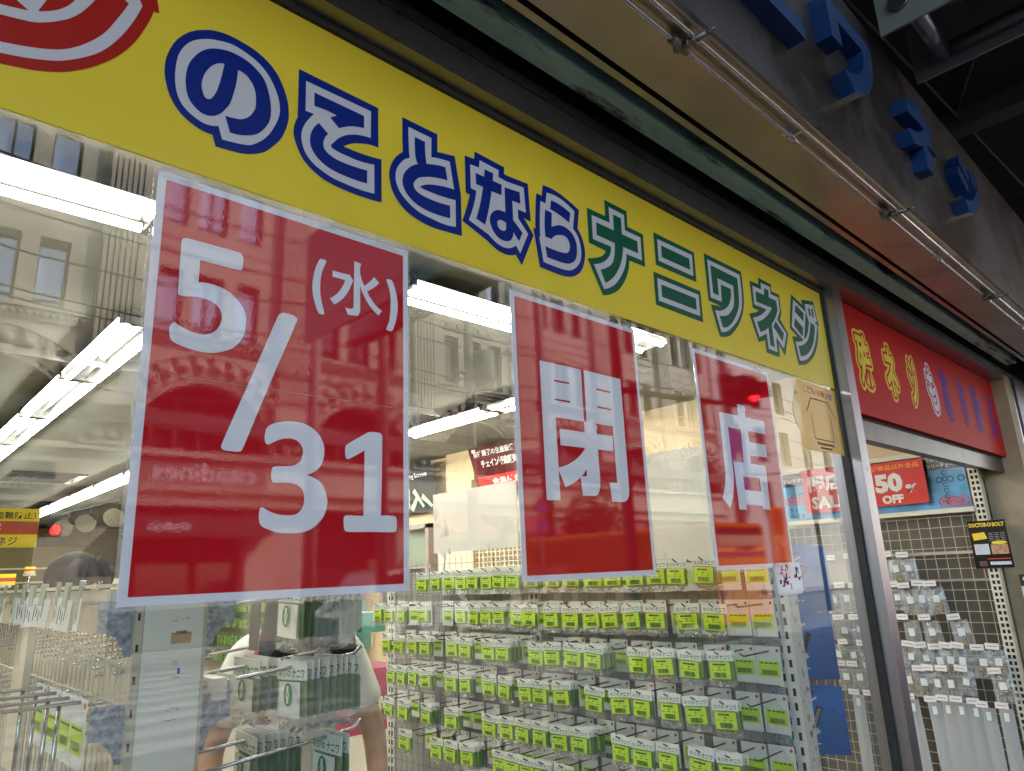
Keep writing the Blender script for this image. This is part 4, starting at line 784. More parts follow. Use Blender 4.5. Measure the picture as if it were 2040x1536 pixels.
notice('closing_date_poster', 'large red poster giving the date 5/31 in white numerals', 0.2665, 0.7025, 1.580, 2.1865, 1.885, POSTER_GLYPHS['p1'],
       [(0.242, 0.274, 1.84, 1.90), (0.268, 0.335, 2.178, 2.197), (0.49, 0.55, 2.180, 2.2000), (0.63, 0.70, 2.178, 2.1995), (0.697, 0.722, 1.855, 1.915, 0.05)])
notice('closed_poster', 'red poster with one big white closing character, middle of three', 0.963, 1.389, 1.583, 2.178, 1.88, POSTER_GLYPHS['p2'],
       [(0.95, 0.972, 1.83, 1.89), (0.965, 1.03, 2.170, 2.194), (1.15, 1.21, 2.172, 2.194), (1.34, 1.40, 2.165, 2.192), (1.378, 1.402, 1.84, 1.88)])
notice('shop_poster', 'red poster with one big white shop character nearest the door', 1.650, 2.077, 1.585, 2.180, 1.88, POSTER_GLYPHS['p3'],
       [(1.665, 1.72, 2.172, 2.192), (1.98, 2.04, 2.172, 2.192)])
# yellow safety sticker and small white sticker on the pane
t = thing('yellow_sticker', 'faded yellow sticker with a house shaped arrow outline under the banner end', 'sticker', (2.42, -0.002, 2.07))
st_y = PRINT('faded_yellow_sticker', (0.80, 0.46, 0.07, 1), f0=0.02, rough=0.15)
b = MB(); b.box(2.285, 2.585, -0.0022, -0.0006, 1.955, 2.192); b.obj('sheet', st_y, t)
b = MB()
arrow = [(2.36, 1.995), (2.36, 2.085), (2.322, 2.085), (2.372, 2.140), (2.505, 2.140), (2.558, 2.085), (2.515, 2.085), (2.515, 1.995)]
cen = Vector((2.44, 2.06))
inn = [((x - cen.x) * 0.965 + cen.x, (z - cen.y) * 0.955 + cen.y) for x, z in arrow]
b.flat(fill([arrow], [inn]), front(-0.0026), 0)
letter(b, 'こども', front(-0.0026), 2.325, 2.155, 0.024, 0.085, 1)
letter(b, '110番', front(-0.0026), 2.415, 2.153, 0.024, 0.075, 2)
letter(b, 'の家', front(-0.0026), 2.498, 2.151, 0.024, 0.055, 1)
for k in range(9):
    b.box(2.375 + k * 0.015, 2.386 + k * 0.015, -0.0026, -0.0023, 1.977, 1.986)
    if k < 7:
        b.box(2.395 + k * 0.013, 2.405 + k * 0.013, -0.0026, -0.0023, 1.964, 1.971)
b.obj('print', [ink, blue_ink, red_ink], t)
t = thing('white_sticker', 'small white rounded sticker of doodled marks beside the third red poster', 'sticker', (2.02, -0.002, 1.555))
b = MB()
def rrect(x0, x1, z0, z1, r):
    return arc(x1 - r, z1 - r, r, 0, pi / 2, 5) + arc(x0 + r, z1 - r, r, pi / 2, pi, 5) + arc(x0 + r, z0 + r, r, pi, 1.5 * pi, 5) + arc(x1 - r, z0 + r, r, 1.5 * pi, 2 * pi, 5)
b.slab(fill([rrect(1.950, 2.105, 1.508, 1.597, 0.012)]), front(-0.0068), front(-0.0055))
b.obj('sheet', poster_white, t)
b = MB()
for k in range(26):
    x, z = rnd.uniform(1.965, 2.09), rnd.uniform(1.52, 1.588)
    a, L = rnd.uniform(0, pi), rnd.uniform(0.006, 0.016)
    b.box(x, x + 0.002 + L * abs(cos(a)), -0.0073, -0.0069, z, z + 0.0018 + L * abs(sin(a)), (0, 0, 1, 2)[k % 4])
b.obj('doodle', [ink, red_ink, blue_ink], t)

# ================================================================== red sign over the doorway
ds = thing('door_sign', 'red sign panel of yellow, white and blue Japanese letters above the open doorway', 'sign', (3.85, 0.03, 2.38))
sign_red = M('red_sign_film', (0.52, 0.016, 0.014, 1), rough=0.5, spec=0.08, var=0.03)
b = MB(); b.box(2.676, 5.085, 0.022, 0.048, 2.152, 2.623); b.obj('sign_panel', sign_red, ds)
sgn_y = M('sign_yellow', (0.80, 0.62, 0.07, 1), rough=0.5, spec=0.08, var=0.03)
sgn_w = M('sign_white', (0.72, 0.72, 0.78, 1), rough=0.5, spec=0.08, var=0.03)
sgn_b = M('sign_blue', (0.03, 0.045, 0.36, 1), rough=0.5, spec=0.08, var=0.05)
def outlined(ch, x0, x1, z0, z1, mt):
    vs_, fs, tw = text_tris(ch, 0.03, 2)
    k, h = (x1 - x0) / tw, z1 - z0
    tri = ([(x0 + u * k, z0 + v * h) for u, v in vs_], fs)
    b = MB()
    b.flat(thicken(tri, 0.024), front(0.0214), 0)
    b.flat(thicken(tri, 0.011), front(0.0208), 1)
    b.flat(tri, front(0.0202), 0)
    b.obj('letter', [mt, sign_red], ds)
for ch, x0, x1, mt in (('特', 2.70, 2.83, sgn_y), ('殊', 2.943, 3.08, sgn_y), ('ネ', 3.245, 3.375, sgn_y), ('ジ', 3.545, 3.64, sgn_y), ('も', 3.805, 3.925, sgn_w),
                       ('取', 4.05, 4.135, sgn_b), ('り', 4.345, 4.415, sgn_b), ('替', 4.585, 4.68, sgn_b), ('え', 4.905, 4.975, sgn_b)):
    outlined(ch, x0, x1, 2.277, 2.507, mt)
# ================================================================== ceiling lights in the shop
def ceiling_light(label, x, y, L, along, group, lit=True):
    t = thing('ceiling_light', label, 'ceiling light', (x, y, 2.95), group)
    dx, dy = (L / 2, 0.0) if along == 'x' else (0.0, L / 2)
    nx, ny = (0.0, 1.0) if along == 'x' else (1.0, 0.0)
    b = MB()
    w0, w1, zt, zb = 0.04, 0.125, 2.945, 2.885
    # a shallow white trough with two sloping wings
    P = []
    for s in (-1, 1):
        P.append([(x + s * dx + nx * o, y + s * dy + ny * o, z) for o, z in ((-w1, zb - 0.0), (-w0, zt - 0.02), (w0, zt - 0.02), (w1, zb), (w1, zb + 0.012), (w0, zt), (-w0, zt), (-w1, zb + 0.012))])
    vs_ = P[0] + P[1]
    b.add(vs_, [(i, (i + 1) % 8, (i + 1) % 8 + 8, i + 8) for i in range(8)] + [tuple(range(8)), tuple(range(8, 16))[::-1]])
    for s in (-1, 1):
        cx, cy = x + s * dx * 0.985, y + s * dy * 0.985
        if along == 'x':
            b.box(cx - 0.012, cx + 0.012, y - 0.115, y + 0.115, 2.862, 2.93)
        else:
            b.box(x - 0.115, x + 0.115, cy - 0.012, cy + 0.012, 2.862, 2.93)
    b.obj('reflector', refl_white, t)
    for o in (-0.075, 0.075):
        b = MB()
        b.cyl((x - dx * 0.95 + nx * o, y - dy * 0.95 + ny * o, 2.868), (x + dx * 0.95 + nx * o, y + dy * 0.95 + ny * o, 2.868), 0.016, 10)
        b.obj('fluorescent_tube', tube_glow, t)
    return t

GL = 'fluorescent lights on the shop ceiling'
for i, (x0, x1) in enumerate(((-1.75, -0.55), (-0.52, 0.68), (1.72, 2.92), (0.72, 1.68))):
    ceiling_light(('twin tube light parallel to the window behind the left of the banner, out of frame',
                   'twin tube light parallel to the window at the upper left',
                   'twin tube light parallel to the window between the first two red posters', 'unseen twin tube light added behind the date poster, parallel to the window')[i], (x0 + x1) / 2, 1.51, x1 - x0, 'x', GL)  # last fixture is unseen, added to brighten the lime packets
ceiling_light('short end of a twin tube light peeping out right of the middle red poster', 3.22, 1.32, 0.36, 'x', GL)
yy = 2.62
for i, L in enumerate((1.25, 1.25, 1.25, 1.25, 1.25, 1.25)):
    ceiling_light('twin tube light, %s from the window in the row running back on the left' % ORD[i], 0.98, yy + L / 2, L - 0.03, 'y', GL)
    yy += L
yy = 5.3
for i in range(7):
    ceiling_light('twin tube light, %s from the window in the middle row' % ORD[i], 2.41, yy + 0.62, 1.2, 'y', GL)
    yy += 1.255
yy = 1.85
for i in range(4):
    ceiling_light('twin tube light, %s from the window in the row over the lime packets' % ORD[i], 3.72, yy + 0.62, 1.2, 'y', GL)
    yy += 1.255
# air vent and spot lamps further in
t = thing('ceiling_vent', 'square grey air vent in the ceiling above the yellow sign', 'vent', (1.75, 8.9, 2.95))
b = MB(); b.box(1.35, 2.1, 8.5, 9.3, 2.925, 2.948); b.obj('frame', refl_white, t)
b = MB()
for k in range(6):
    b.box(1.45, 2.0, 8.6 + k * 0.11, 8.66 + k * 0.11, 2.915, 2.924)
b.obj('grille', dark_beam, t)
t = thing('spotlight_rail', 'dark track under the ceiling carrying the silver spotlights', 'rail', (3.0, 12.5, 2.94))
b = MB(); b.tube([(3.15, 9.8, 2.93), (2.82, 14.0, 2.93)], 0.018, 6); b.obj('track', dark_beam, t)
for i, (x, y, w) in enumerate(((3.10, 10.9, 'nearest the red date poster'), (2.98, 12.0, 'middle'), (2.88, 13.0, 'just above the red signal reflection'))):
    t = thing('spotlight', 'round silver spotlight on the ceiling track, ' + w, 'spotlight', (x, y, 2.92), 'silver spotlights')
    b = MB(); b.tube([(x - 0.12, y - 0.2, 2.64), (x - 0.05, y - 0.08, 2.72), (x, y, 2.75)], [0.15, 0.12, 0.06], 14); b.obj('lamp_shade', zinc, t)
    b = MB(); b.cyl((x, y, 2.75), (x, y, 2.92), 0.016, 6); b.obj('stem', dark_beam, t)

# ================================================================== lime packets on the gondola beside the door
def packet_proto(name, w, h, hd, lab, text, hard, label, seed, logo=False, faces=-1, group=None):
    """hangs from its hole at the origin, printed face towards -X (faces=-1) or +X"""
    r = random.Random(seed)
    t = thing(name, label, 'packet', (0, 0, 0), group)
    f = lambda x: (lambda u, v: (x * -faces, faces * u, v))
    xf = -0.0010
    top, bot = 0.013, 0.013 - h
    b = MB()
    b.box(-0.0010, 0.0010, -w / 2, w / 2, top - hd, top)
    letter(b, 'ネジの', f(-0.0015), -w * 0.44, top - hd + 0.0045, hd * 0.42, w * 0.42, 1, 0.02)
    letter(b, 'ナニワ', f(-0.0015), w * 0.03, top - hd + 0.0030, hd * 0.50, w * 0.41, 1, 0.03)
    b.box(-0.0006, 0.0006, -w / 2 + 0.002, w / 2 - 0.002, top - hd - 0.0005, top - hd, 0)
    b.obj('header_card', [paper, green_ink], t)
    # pouch: two bulging skins
    b = MB()
    nu, nv = 4, 5
    for s in (-1, 1):
        vs_ = []
        for j in range(nv + 1):
            for i in range(nu + 1):
                u = -w / 2 + w * i / nu
                q = j / nv
                v = (top - hd) + (bot - (top - hd)) * q
                bul = 0.0065 * sin(pi * i / nu) * (q ** 0.7) * (1 if q < 0.95 else 0.25) + r.uniform(-0.0007, 0.0007)
                vs_.append((s * (0.0008 + max(0, bul)), u, v + (r.uniform(-0.002, 0.002) if j == nv else 0)))
        fs = [(j * (nu + 1) + i, j * (nu + 1) + i + 1, (j + 1) * (nu + 1) + i + 1, (j + 1) * (nu + 1) + i) for j in range(nv) for i in range(nu)]
        b.add(vs_, fs, 0, True)
    b.obj('clear_pouch', plastic, t)
    # printed green back card of the label, seen edge-on in a stack
    b = MB(); b.add([f(0.0045)(-w * 0.44, -0.022), f(0.0045)(w * 0.44, -0.022), f(0.0045)(w * 0.44, -0.022 - h * 0.52), f(0.0045)(-w * 0.44, -0.022 - h * 0.52)], [(0, 1, 2, 3)])
    b.obj('back_card', lime_dk, t)
    # label
    b = MB()
    lw, lh, lz = lab
    n = 3
    vs_ = []
    lx = -0.0078
    for i in range(n + 1):
        u = -lw / 2 + lw * i / n
        xx = lx + 0.0015 * abs(i - n / 2)
        vs_ += [f(xx)(u, lz), f(xx)(u, lz - lh)]
    fs = [(2 * i, 2 * i + 1, 2 * i + 3, 2 * i + 2) for i in range(n)]
    b.add(vs_, fs, 0)
    fl = lambda u, v: f(lx - 0.0012)(u, v)
    if logo:
        b.add([fl(0.017 * cos(2 * pi * k / 20), lz - lh * 0.36 + 0.022 * sin(2 * pi * k / 20)) for k in range(20)], [tuple(range(20))], 1)
        fl2 = lambda u, v: f(lx - 0.0018)(u, v)
        nut = [(-0.008, 0), (-0.0035, 0.008), (-0.0045, 0.016), (0.0045, 0.016), (0.0035, 0.008), (0.008, 0), (0.0035, -0.008), (0.0045, -0.016), (-0.0045, -0.016), (-0.0035, -0.008)]
        b.add([fl2(x, y + lz - lh * 0.36) for x, y in nut], [tuple(range(10))], 0)
        fl3 = lambda u, v: f(lx - 0.0023)(u, v)
        letter(b, 'N', fl3, -0.003, lz - lh * 0.36 - 0.004, 0.008, 0.006, 1, 0.03)
    else:
        def bar(u0, u1, v0, v1):
            b.add([fl(u0, v0), fl(u0, v1), fl(u1, v1), fl(u1, v0)], [(0, 1, 2, 3)], 1)
        x = -lw * 0.28
        while x < lw * 0.30:
            ww = r.choice((0.0008, 0.0014, 0.0022))
            bar(x, x + ww, lz - lh * 0.92, lz - lh * 0.62)
            x += ww + r.choice((0.0008, 0.0013))
        x = -lw * 0.30
        for k in range(6):
            ww = r.uniform(0.004, 0.009)
            bar(x, x + ww, lz - lh * 0.20, lz - lh * 0.09); x += ww + 0.0015
        for k in range(3):
            u = -lw * 0.4 + k * lw * 0.3
            bar(u, u + lw * r.uniform(0.08, 0.2), lz - lh * 0.50, lz - lh * 0.46)
        bar(-0.004, 0.004, lz - lh * 0.36, lz - lh * 0.30)
    b.obj('label', [paper if logo else lime, green_ink if logo else ink], t)
    # hardware lying in the bottom of the pouch
    b = MB()
    if hard == 'rings':
        for k in range(5):
            b.torus((r.uniform(-0.002, 0.002), r.uniform(-w * 0.33, w * 0.33), bot + r.uniform(0.012, 0.022)), r.uniform(0.007, 0.010), 0.0018, (1, r.uniform(-0.5, 0.5), r.uniform(-0.3, 0.3)), 12, 5)
    elif hard == 'washer':
        for k in range(3):
            b.torus((0, r.uniform(-w * 0.25, w * 0.25), bot + 0.017), 0.013, 0.0022, (1, r.uniform(-0.3, 0.3), 0), 14, 5)
    else:
        for k in range(9):
            y, z, a = r.uniform(-w * 0.40, w * 0.40), bot + r.uniform(0.004, 0.016), r.uniform(-0.6, 0.6)
            L = r.uniform(0.008, 0.02)
            d = Vector((0, cos(a), sin(a)))
            p = Vector((r.uniform(-0.003, 0.003), y, z))
            b.cyl(p - d * L / 2, p + d * L / 2, 0.0019, 6)
            b.cyl(p + d * L / 2, p + d * (L / 2 + 0.003), 0.0038, 6)
    b.obj('hardware', brass if hard == 'brass' else zinc, t)
    return family(t)

GP = 'lime labelled packets hung in rows beside the doorway'
PW, PH = 0.098, 0.113
protos = [packet_proto('hardware_packet', PW, PH, 0.030, (0.078, 0.052, -0.021), None, k, 'lime labelled packet', s, group=GP)
          for s, k in enumerate(('screws', 'rings', 'washer', 'screws', 'brass', 'rings'))]
unused = list(protos)
def put(protolist, i, loc, rot, label, group):
    p = protolist[i % len(protolist)]
    if p in unused:
        unused.remove(p)
        p.location, p.rotation_euler = loc, rot
        p['label'], p['group'] = label, group
        return p
    return dup(p, loc, rot, label, group)

gon = thing('display_rack', 'cream wire display rack hung with rows of lime labelled hardware packets', 'display rack', (2.42, 1.4, 0))
b = MB(); b.box(2.428, 2.440, 0.27, 2.62, 0.1, 1.625); b.obj('back_panel', M('grey_beige_panel', (0.36, 0.345, 0.315, 1), rough=0.7, var=0.08, scale=4), gon)
b = MB()
y = 0.30
while y < 2.62:
    b.cyl((2.412, y, 0.15), (2.412, y, 1.70), 0.0014, 4, cap=False); y += 0.05
z = 0.2
while z < 1.70:
    b.cyl((2.410, 0.27, z), (2.410, 2.62, z), 0.0014, 4, cap=False); z += 0.0505
b.obj('wire_panel', grey_wire, gon)
for y0 in (0.20, 1.40, 2.58):
    b = MB()
    xa = 2.418 if y0 > 0.3 else 2.415
    b.box(xa, 2.49, y0, y0 + 0.07, 0.0, 1.66 if y0 < 1 else 1.615)
    z = 0.4
    while z < 1.60:
        for dy in (0.014, 0.043):
            b.box(xa - 0.0015, xa + 0.0005, y0 + dy, y0 + dy + 0.010, z, z + 0.024, 1)
        z += 0.045
    b.obj('upright', [white_en, black_m], gon)
b = MB()
for k in range(40):
    zz = rnd.uniform(0.7, 1.55); xx = rnd.uniform(2.425, 2.475)
    b.box(xx, xx + rnd.uniform(0.004, 0.012), 0.1985, 0.1998, zz, zz + rnd.uniform(0.006, 0.02))
b.obj('tape_residue', M('brown_tape_residue', (0.5, 0.42, 0.30, 1), rough=0.8), gon)
ROWZ = [1.613, 1.456, 1.303, 1.153, 0.990, 0.850, 0.705]
ROWS = [
 [(2.05, 1), (1.94, 1), (1.83, 2), (1.74, 1), (1.65, 2), (1.55, 1), (1.46, 2), (1.37, 5), (1.25, 2), (1.13, 1), (1.02, 2), (0.90, 2), (0.81, 1), (0.70, 2), (0.60, 2), (0.51, 1), (0.40, 3), (0.29, 0)],
 [(2.46, 2), (2.35, 1), (2.24, 2), (2.05, 2), (1.90, 0), (1.82, 0), (1.75, 1), (1.65, 2), (1.56, 1), (1.48, 2), (1.35, 2), (1.27, 1), (1.15, 2), (1.04, 2), (0.93, 1), (0.84, 2), (0.73, 3), (0.62, 1), (0.49, 3), (0.38, 1), (0.285, 0)],
 [(2.38, 1), (2.26, 1), (2.14, 2), (2.03, 2), (1.91, 0), (1.82, 1), (1.72, 2), (1.62, 0), (1.55, 2), (1.46, 6), (1.25, 1), (1.16, 2), (1.04, 2), (0.93, 7), (0.82, 0), (0.72, 2), (0.61, 3), (0.49, 4), (0.38, 2), (0.285, 0)],
 [(2.33, 1), (2.24, 2), (2.14, 1), (2.03, 3), (1.92, 0), (1.83, 1), (1.73, 3), (1.56, 1), (1.45, 2), (1.33, 2), (1.24, 1), (1.12, 5), (1.00, 0), (0.94, 1), (0.82, 1), (0.72, 2), (0.60, 2), (0.49, 2), (0.38, 3), (0.28, 0)],
 [(2.46, 1), (2.35, 1), (2.22, 2), (2.03, 4), (1.92, 0), (1.83, 3), (1.72, 0), (1.56, 1), (1.45, 1), (1.35, 2), (1.25, 2), (1.14, 3), (1.03, 7), (0.93, 0), (0.83, 1), (0.73, 2), (0.62, 1), (0.49, 4), (0.38, 3), (0.28, 0)],
 [(2.21, 2), (2.08, 0), (1.95, 1), (1.84, 2), (1.72, 6), (1.60, 0), (1.50, 1), (1.42, 2), (1.33, 1), (1.24, 3), (1.13, 1), (1.02, 0), (0.92, 2), (0.82, 1), (0.72, 1)],
 [(1.9, 1), (1.78, 0), (1.66, 2), (1.55, 1), (1.44, 1), (1.33, 2)]]
ROWN = ['top row', 'second row', 'third row', 'fourth row', 'fifth row', 'sixth row', 'lowest row']
card_me = None
npk = 0
for ri, (z, row) in enumerate(zip(ROWZ, ROWS)):
    row = sorted(row)
    for ci, (y, n) in enumerate(row):
        z_ = z + rnd.uniform(-0.003, 0.003)
        b = MB()
        b.tube([(2.41, y, z_ + 0.002), (2.235, y, z_ + 0.002), (2.226, y, z_ + 0.004), (2.205, y - 0.002, z_ + 0.014)], 0.0027, 6)
        b.obj('hook', dark_peg, gon)
        if card_me is None:
            b = MB()
            b.box(-0.0006, 0.0006, -0.046, 0.046, -0.105, 0.018)
            b.add([(-0.0012, 0.039, -0.030), (-0.0012, -0.039, -0.030), (-0.0012, -0.039, -0.080), (-0.0012, 0.039, -0.080)], [(0, 1, 2, 3)], 1)
            x = -0.026
            while x < 0.028:
                ww = rnd.choice((0.0009, 0.0016)); b.add([(-0.0018, -x, -0.074), (-0.0018, -x - ww, -0.074), (-0.0018, -x - ww, -0.058), (-0.0018, -x, -0.058)], [(0, 1, 2, 3)], 2); x += ww + 0.0012
            for k in range(4):
                u = 0.030 - k * 0.016; b.add([(-0.0018, u, -0.0385), (-0.0018, u - 0.012, -0.0385), (-0.0018, u - 0.012, -0.0345), (-0.0018, u, -0.0345)], [(0, 1, 2, 3)], 2)
            b.add([(-0.0012, -0.035 + 0.0055 * cos(2 * pi * k / 12), 0.006 + 0.0055 * sin(2 * pi * k / 12)) for k in range(12)], [tuple(range(12))], 3)
            o = b.obj('price_card', [paper, lime, ink, red_ink])
            card_me = o.data
        else:
            o = bpy.data.objects.new('price_card', card_me); COL.objects.link(o)
        o.parent = gon
        o.location = (2.395 - 2.42, y - 1.4 + 0.003, z_)
        o.rotation_euler = (rnd.uniform(-0.03, 0.03), 0, rnd.uniform(-0.04, 0.04))
        for k in range(n):
            depth = k * rnd.uniform(0.011, 0.0145)
            rx = rnd.uniform(-0.09, 0.09) if k == 0 else rnd.uniform(-0.05, 0.05)
            rz = rnd.uniform(-0.10, 0.10)
            if n > 4:
                rz = 0.05
            where = '%s hook from the doorway, %s' % (ORD[ci], ROWN[ri])
            lab = ('lime labelled packet at the front of the ' + where) if k == 0 else ('lime packet behind the front one, ' + where)
            put(protos, rnd.randrange(6), (2.232 + depth, y + rnd.uniform(-0.004, 0.004), z_), (rx, 0, rz), lab, GP if k == 0 else 'packets behind the front one, ' + where)
            npk += 1
# small grey brackets between the panel and the near upright
for z in (1.62, 1.46, 1.32, 1.16, 1.02):
    b = MB()
    P = [(0, 0.03), (0.11, 0.03), (0.11, 0.0), (0.075, -0.01), (0.045, -0.04), (0.03, -0.075), (0.0, -0.08)]
    b.slab(fill([P]), lambda u, v: (2.405, 0.245 + u * 0.55, z + v), lambda u, v: (2.411, 0.245 + u * 0.55, z + v))
    b.obj('bracket', gusset_m, gon)

# two blank white boards clipped on top of that rack
for i, (y0, y1, z0, z1, lab) in enumerate(((1.50, 2.17, 1.722, 2.04, 'blank white board on the rack between the first and middle red posters'),
                                           (0.455, 1.12, 1.630, 2.05, 'blank white board on the rack between the middle and right red posters'))):
    t = thing('blank_board', lab, 'board', (2.40, (y0 + y1) / 2, z0), 'white boards above the lime packets')
    b = MB(); b.box(2.397, 2.401, y0, y1, z0, z1); b.obj('board', white_en, t)
    b = MB(); b.box(2.390, 2.406, y1 - 0.14, y1 - 0.06, z0 - 0.008, z0 + 0.022); b.cyl((2.398, y1 - 0.10, z0), (2.398, y1 - 0.08, z0 - 0.11), 0.006, 6); b.torus((2.39, y1 - 0.10, z0 - 0.012), 0.012, 0.003, (1, 0, 0))
    b.obj('clip_holder', M('clear_acrylic_clip', (0.72, 0.72, 0.70, 1), rough=0.1), t)
# ================================================================== the rack end right behind the glass
ge = thing('hook_rack', 'cream rack end with blue grey brackets standing just behind the glass at lower left', 'display rack', (0.445, 0.9, 0))
b = MB(); b.box(0.402, 0.500, 0.335, 0.375, 0.0, 1.72)
b.obj('upright', white_en, ge)
b = MB()
b.box(0.389, 0.4015, 0.338, 0.372, 0.0, 1.70)
z = 0.4
while z < 1.68:
    b.box(0.3925, 0.396, 0.3365, 0.338, z, z + 0.012, 1); z += 0.05
b.box(0.5005, 0.507, 0.338, 0.372, 0.0, 1.70)
b.obj('slotted_channel', [wire_m, black_m], ge)
b = MB(); b.box(0.447, 0.480, 0.3335, 0.3349, 1.508, 1.526); b.box(0.455, 0.472, 0.3335, 0.3349, 1.524, 1.529)
b.obj('paper_scrap', M('tan_paper_scrap', (0.52, 0.36, 0.19, 1), rough=0.8), ge)
b = MB(); b.box(0.461, 0.465, 0.3335, 0.3349, 1.459, 1.468); b.obj('blue_mark', blue_ink, ge)
b = MB()
pen = []
for (x, z, w, h) in ((0.448, 1.545, 0.024, 0.006), (0.450, 1.468, 0.010, 0.012), (0.445, 1.402, 0.022, 0.004), (0.440, 1.386, 0.020, 0.004), (0.452, 1.452, 0.012, 0.003)):
    for k in range(7):
        xx = x + rnd.uniform(0, w); zz = z + rnd.uniform(0, h)
        b.box(xx, xx + rnd.uniform(0.001, 0.006), 0.3339, 0.3349, zz, zz + 0.0009)
b.obj('pencil_marks', M('pencil', (0.28, 0.24, 0.19, 1), rough=0.8), ge)
BR = {'lu': (0.352, [(0.336, 1.584), (0.401, 1.581), (0.407, 1.49), (0.379, 1.494), (0.375, 1.509), (0.366, 1.523), (0.355, 1.531), (0.336, 1.534)]),
      'll': (0.352, [(0.34, 1.422), (0.398, 1.419), (0.40, 1.331), (0.38, 1.331), (0.375, 1.346), (0.366, 1.359), (0.354, 1.368), (0.338, 1.372)]),
      'ru': (0.412, [(0.514, 1.574), (0.588, 1.57), (0.587, 1.531), (0.565, 1.526), (0.549, 1.505), (0.546, 1.486), (0.516, 1.482)]),
      'rl': (0.412, [(0.515, 1.411), (0.587, 1.411), (0.589, 1.365), (0.569, 1.36), (0.553, 1.347), (0.546, 1.327), (0.543, 1.316), (0.515, 1.315)])}
for k, (y, P) in BR.items():
    b = MB(); b.slab(fill([P]), lambda u, v: (u, y, v), lambda u, v: (u, y + 0.004, v)); b.obj('bracket', gusset_m, ge)
    if k[0] == 'r':
        x0 = 0.46
# left face: slanted wire mesh, tag rail, hooks
b = MB()
y = 0.42
while y < 3.0:
    b.cyl((0.398, y, 1.0), (0.398, y, 1.53), 0.0016, 4, cap=False); y += 0.034
b.cyl((0.396, 0.39, 1.47), (0.396, 1.5, 1.548), 0.003, 5); b.cyl((0.396, 0.39, 1.413), (0.396, 3.0, 1.413), 0.003, 5); b.cyl((0.396, 0.39, 1.53), (0.396, 3.0, 1.53), 0.003, 5)
b.obj('wire_panel', wire_m, ge)
b = MB(); b.box(0.38, 0.395, 1.13, 1.26, 1.2, 1.53); b.obj('mesh_divider', cream, ge)
b = MB(); b.box(0.352, 0.372, 0.38, 3.0, 1.583, 1.603); b.box(0.34, 0.40, 0.40, 3.0, 1.606, 1.612); b.cyl((0.345, 0.36, 1.575), (0.345, 3.0, 1.575), 0.0016, 5)
b.box(0.36, 0.40, 0.40, 3.0, 1.530, 1.582)
b.obj('tag_rail', cream, ge)
hk = None
for k in range(15):
    for zz in (1.50, 1.478, 1.45, 1.36, 1.33):
        if hk is None:
            b = MB(); b.cyl((0, 0, 0), (0.18, 0, 0.01), 0.003, 5); o = b.obj('hook', peg_m, ge, False); hk = o.data
        else:
            o = bpy.data.objects.new('hook', hk); COL.objects.link(o); o.parent = ge
        o.location = (0.42 - 0.445, 0.55 + k * 0.15 - 0.9, zz)
for i, y in enumerate((0.61, 0.70, 0.81, 0.94)):
    b = MB(); b.tube([(0.395, y, 1.400), (0.21, y, 1.402), (0.196, y, 1.412)], 0.0036, 8)
    b.cyl((0.35, y, 1.4), (0.35, y, 1.2), 0.004, 6)
    b.obj('hook', peg_m, ge)
    o = bpy.data.objects.new('price_card', card_me); COL.objects.link(o); o.parent = ge
    o.location = (0.386 - 0.445, y + 0.006 - 0.9, 1.39); o.rotation_euler = (0.02, 0, 0.03)
for i, (y, z) in enumerate(((0.43, 1.437), (0.58, 1.436), (0.43, 1.288), (0.58, 1.288), (0.44, 1.575), (0.75, 1.575), (0.95, 1.43), (0.95, 1.29))):
    b = MB(); b.tube([(0.49, y, z - 0.018), (0.80, y, z + 0.004), (0.862, y, z + 0.010), (0.880, y, z + 0.024)], 0.0036, 8); b.obj('hook', peg_m, ge)
b = MB(); b.box(0.505, 0.512, 0.40, 2.6, 0.9, 1.56); b.obj('back_panel', cream, ge)
b = MB(); b.box(0.700, 0.7025, 0.555, 0.60, 1.462, 1.60); b.box(0.703, 0.706, 0.56, 0.575, 1.465, 1.60); b.obj('metal_divider', steel, ge)
b = MB(); b.box(0.55, 0.575, 0.40, 0.55, 1.398, 1.435); b.box(0.59, 0.592, 0.40, 0.49, 1.405, 1.437); b.obj('price_holder', paper, ge)
# hanging price tags along the rail
TG = 'white price tags clipped along the rail'
tagp = thing('price_tag', 'white price tag', 'price tag', (0, 0, 0), TG)
b = MB(); b.box(-0.0006, 0.0006, -0.024, 0.024, -0.056, 0.0); 
for k in range(4):
    b.box(-0.0010, -0.0007, 0.014 - k * 0.007, 0.016 - k * 0.007, -0.045 + 0.008 * (k % 2), -0.012 - 0.006 * (k % 3), 1)
b.obj('card', [paper, ink], tagp)
b = MB(); b.box(-0.003, 0.003, -0.006, 0.007, -0.014, 0.030); b.obj('clip', M('pale_green_clip', (0.42, 0.47, 0.40, 1), rough=0.25), tagp)
family(tagp)
first = True
for i, y in enumerate((0.485, 0.575, 0.66, 0.79, 0.88, 0.985, 1.10, 1.24, 1.42, 1.62)):
    l = 'white price tag, %s from the post on the rail at the left edge' % ORD[i]
    loc, rot = (0.338 - 0.004 * rnd.random(), y, 1.592 + rnd.uniform(-0.004, 0.003)), (rnd.uniform(-0.1, 0.1), 0.04, rnd.uniform(-0.15, 0.5))
    if first:
        tagp.location, tagp.rotation_euler, tagp['label'] = loc, rot, l
        first = False
    else:
        dup(tagp, loc, rot, l, TG)
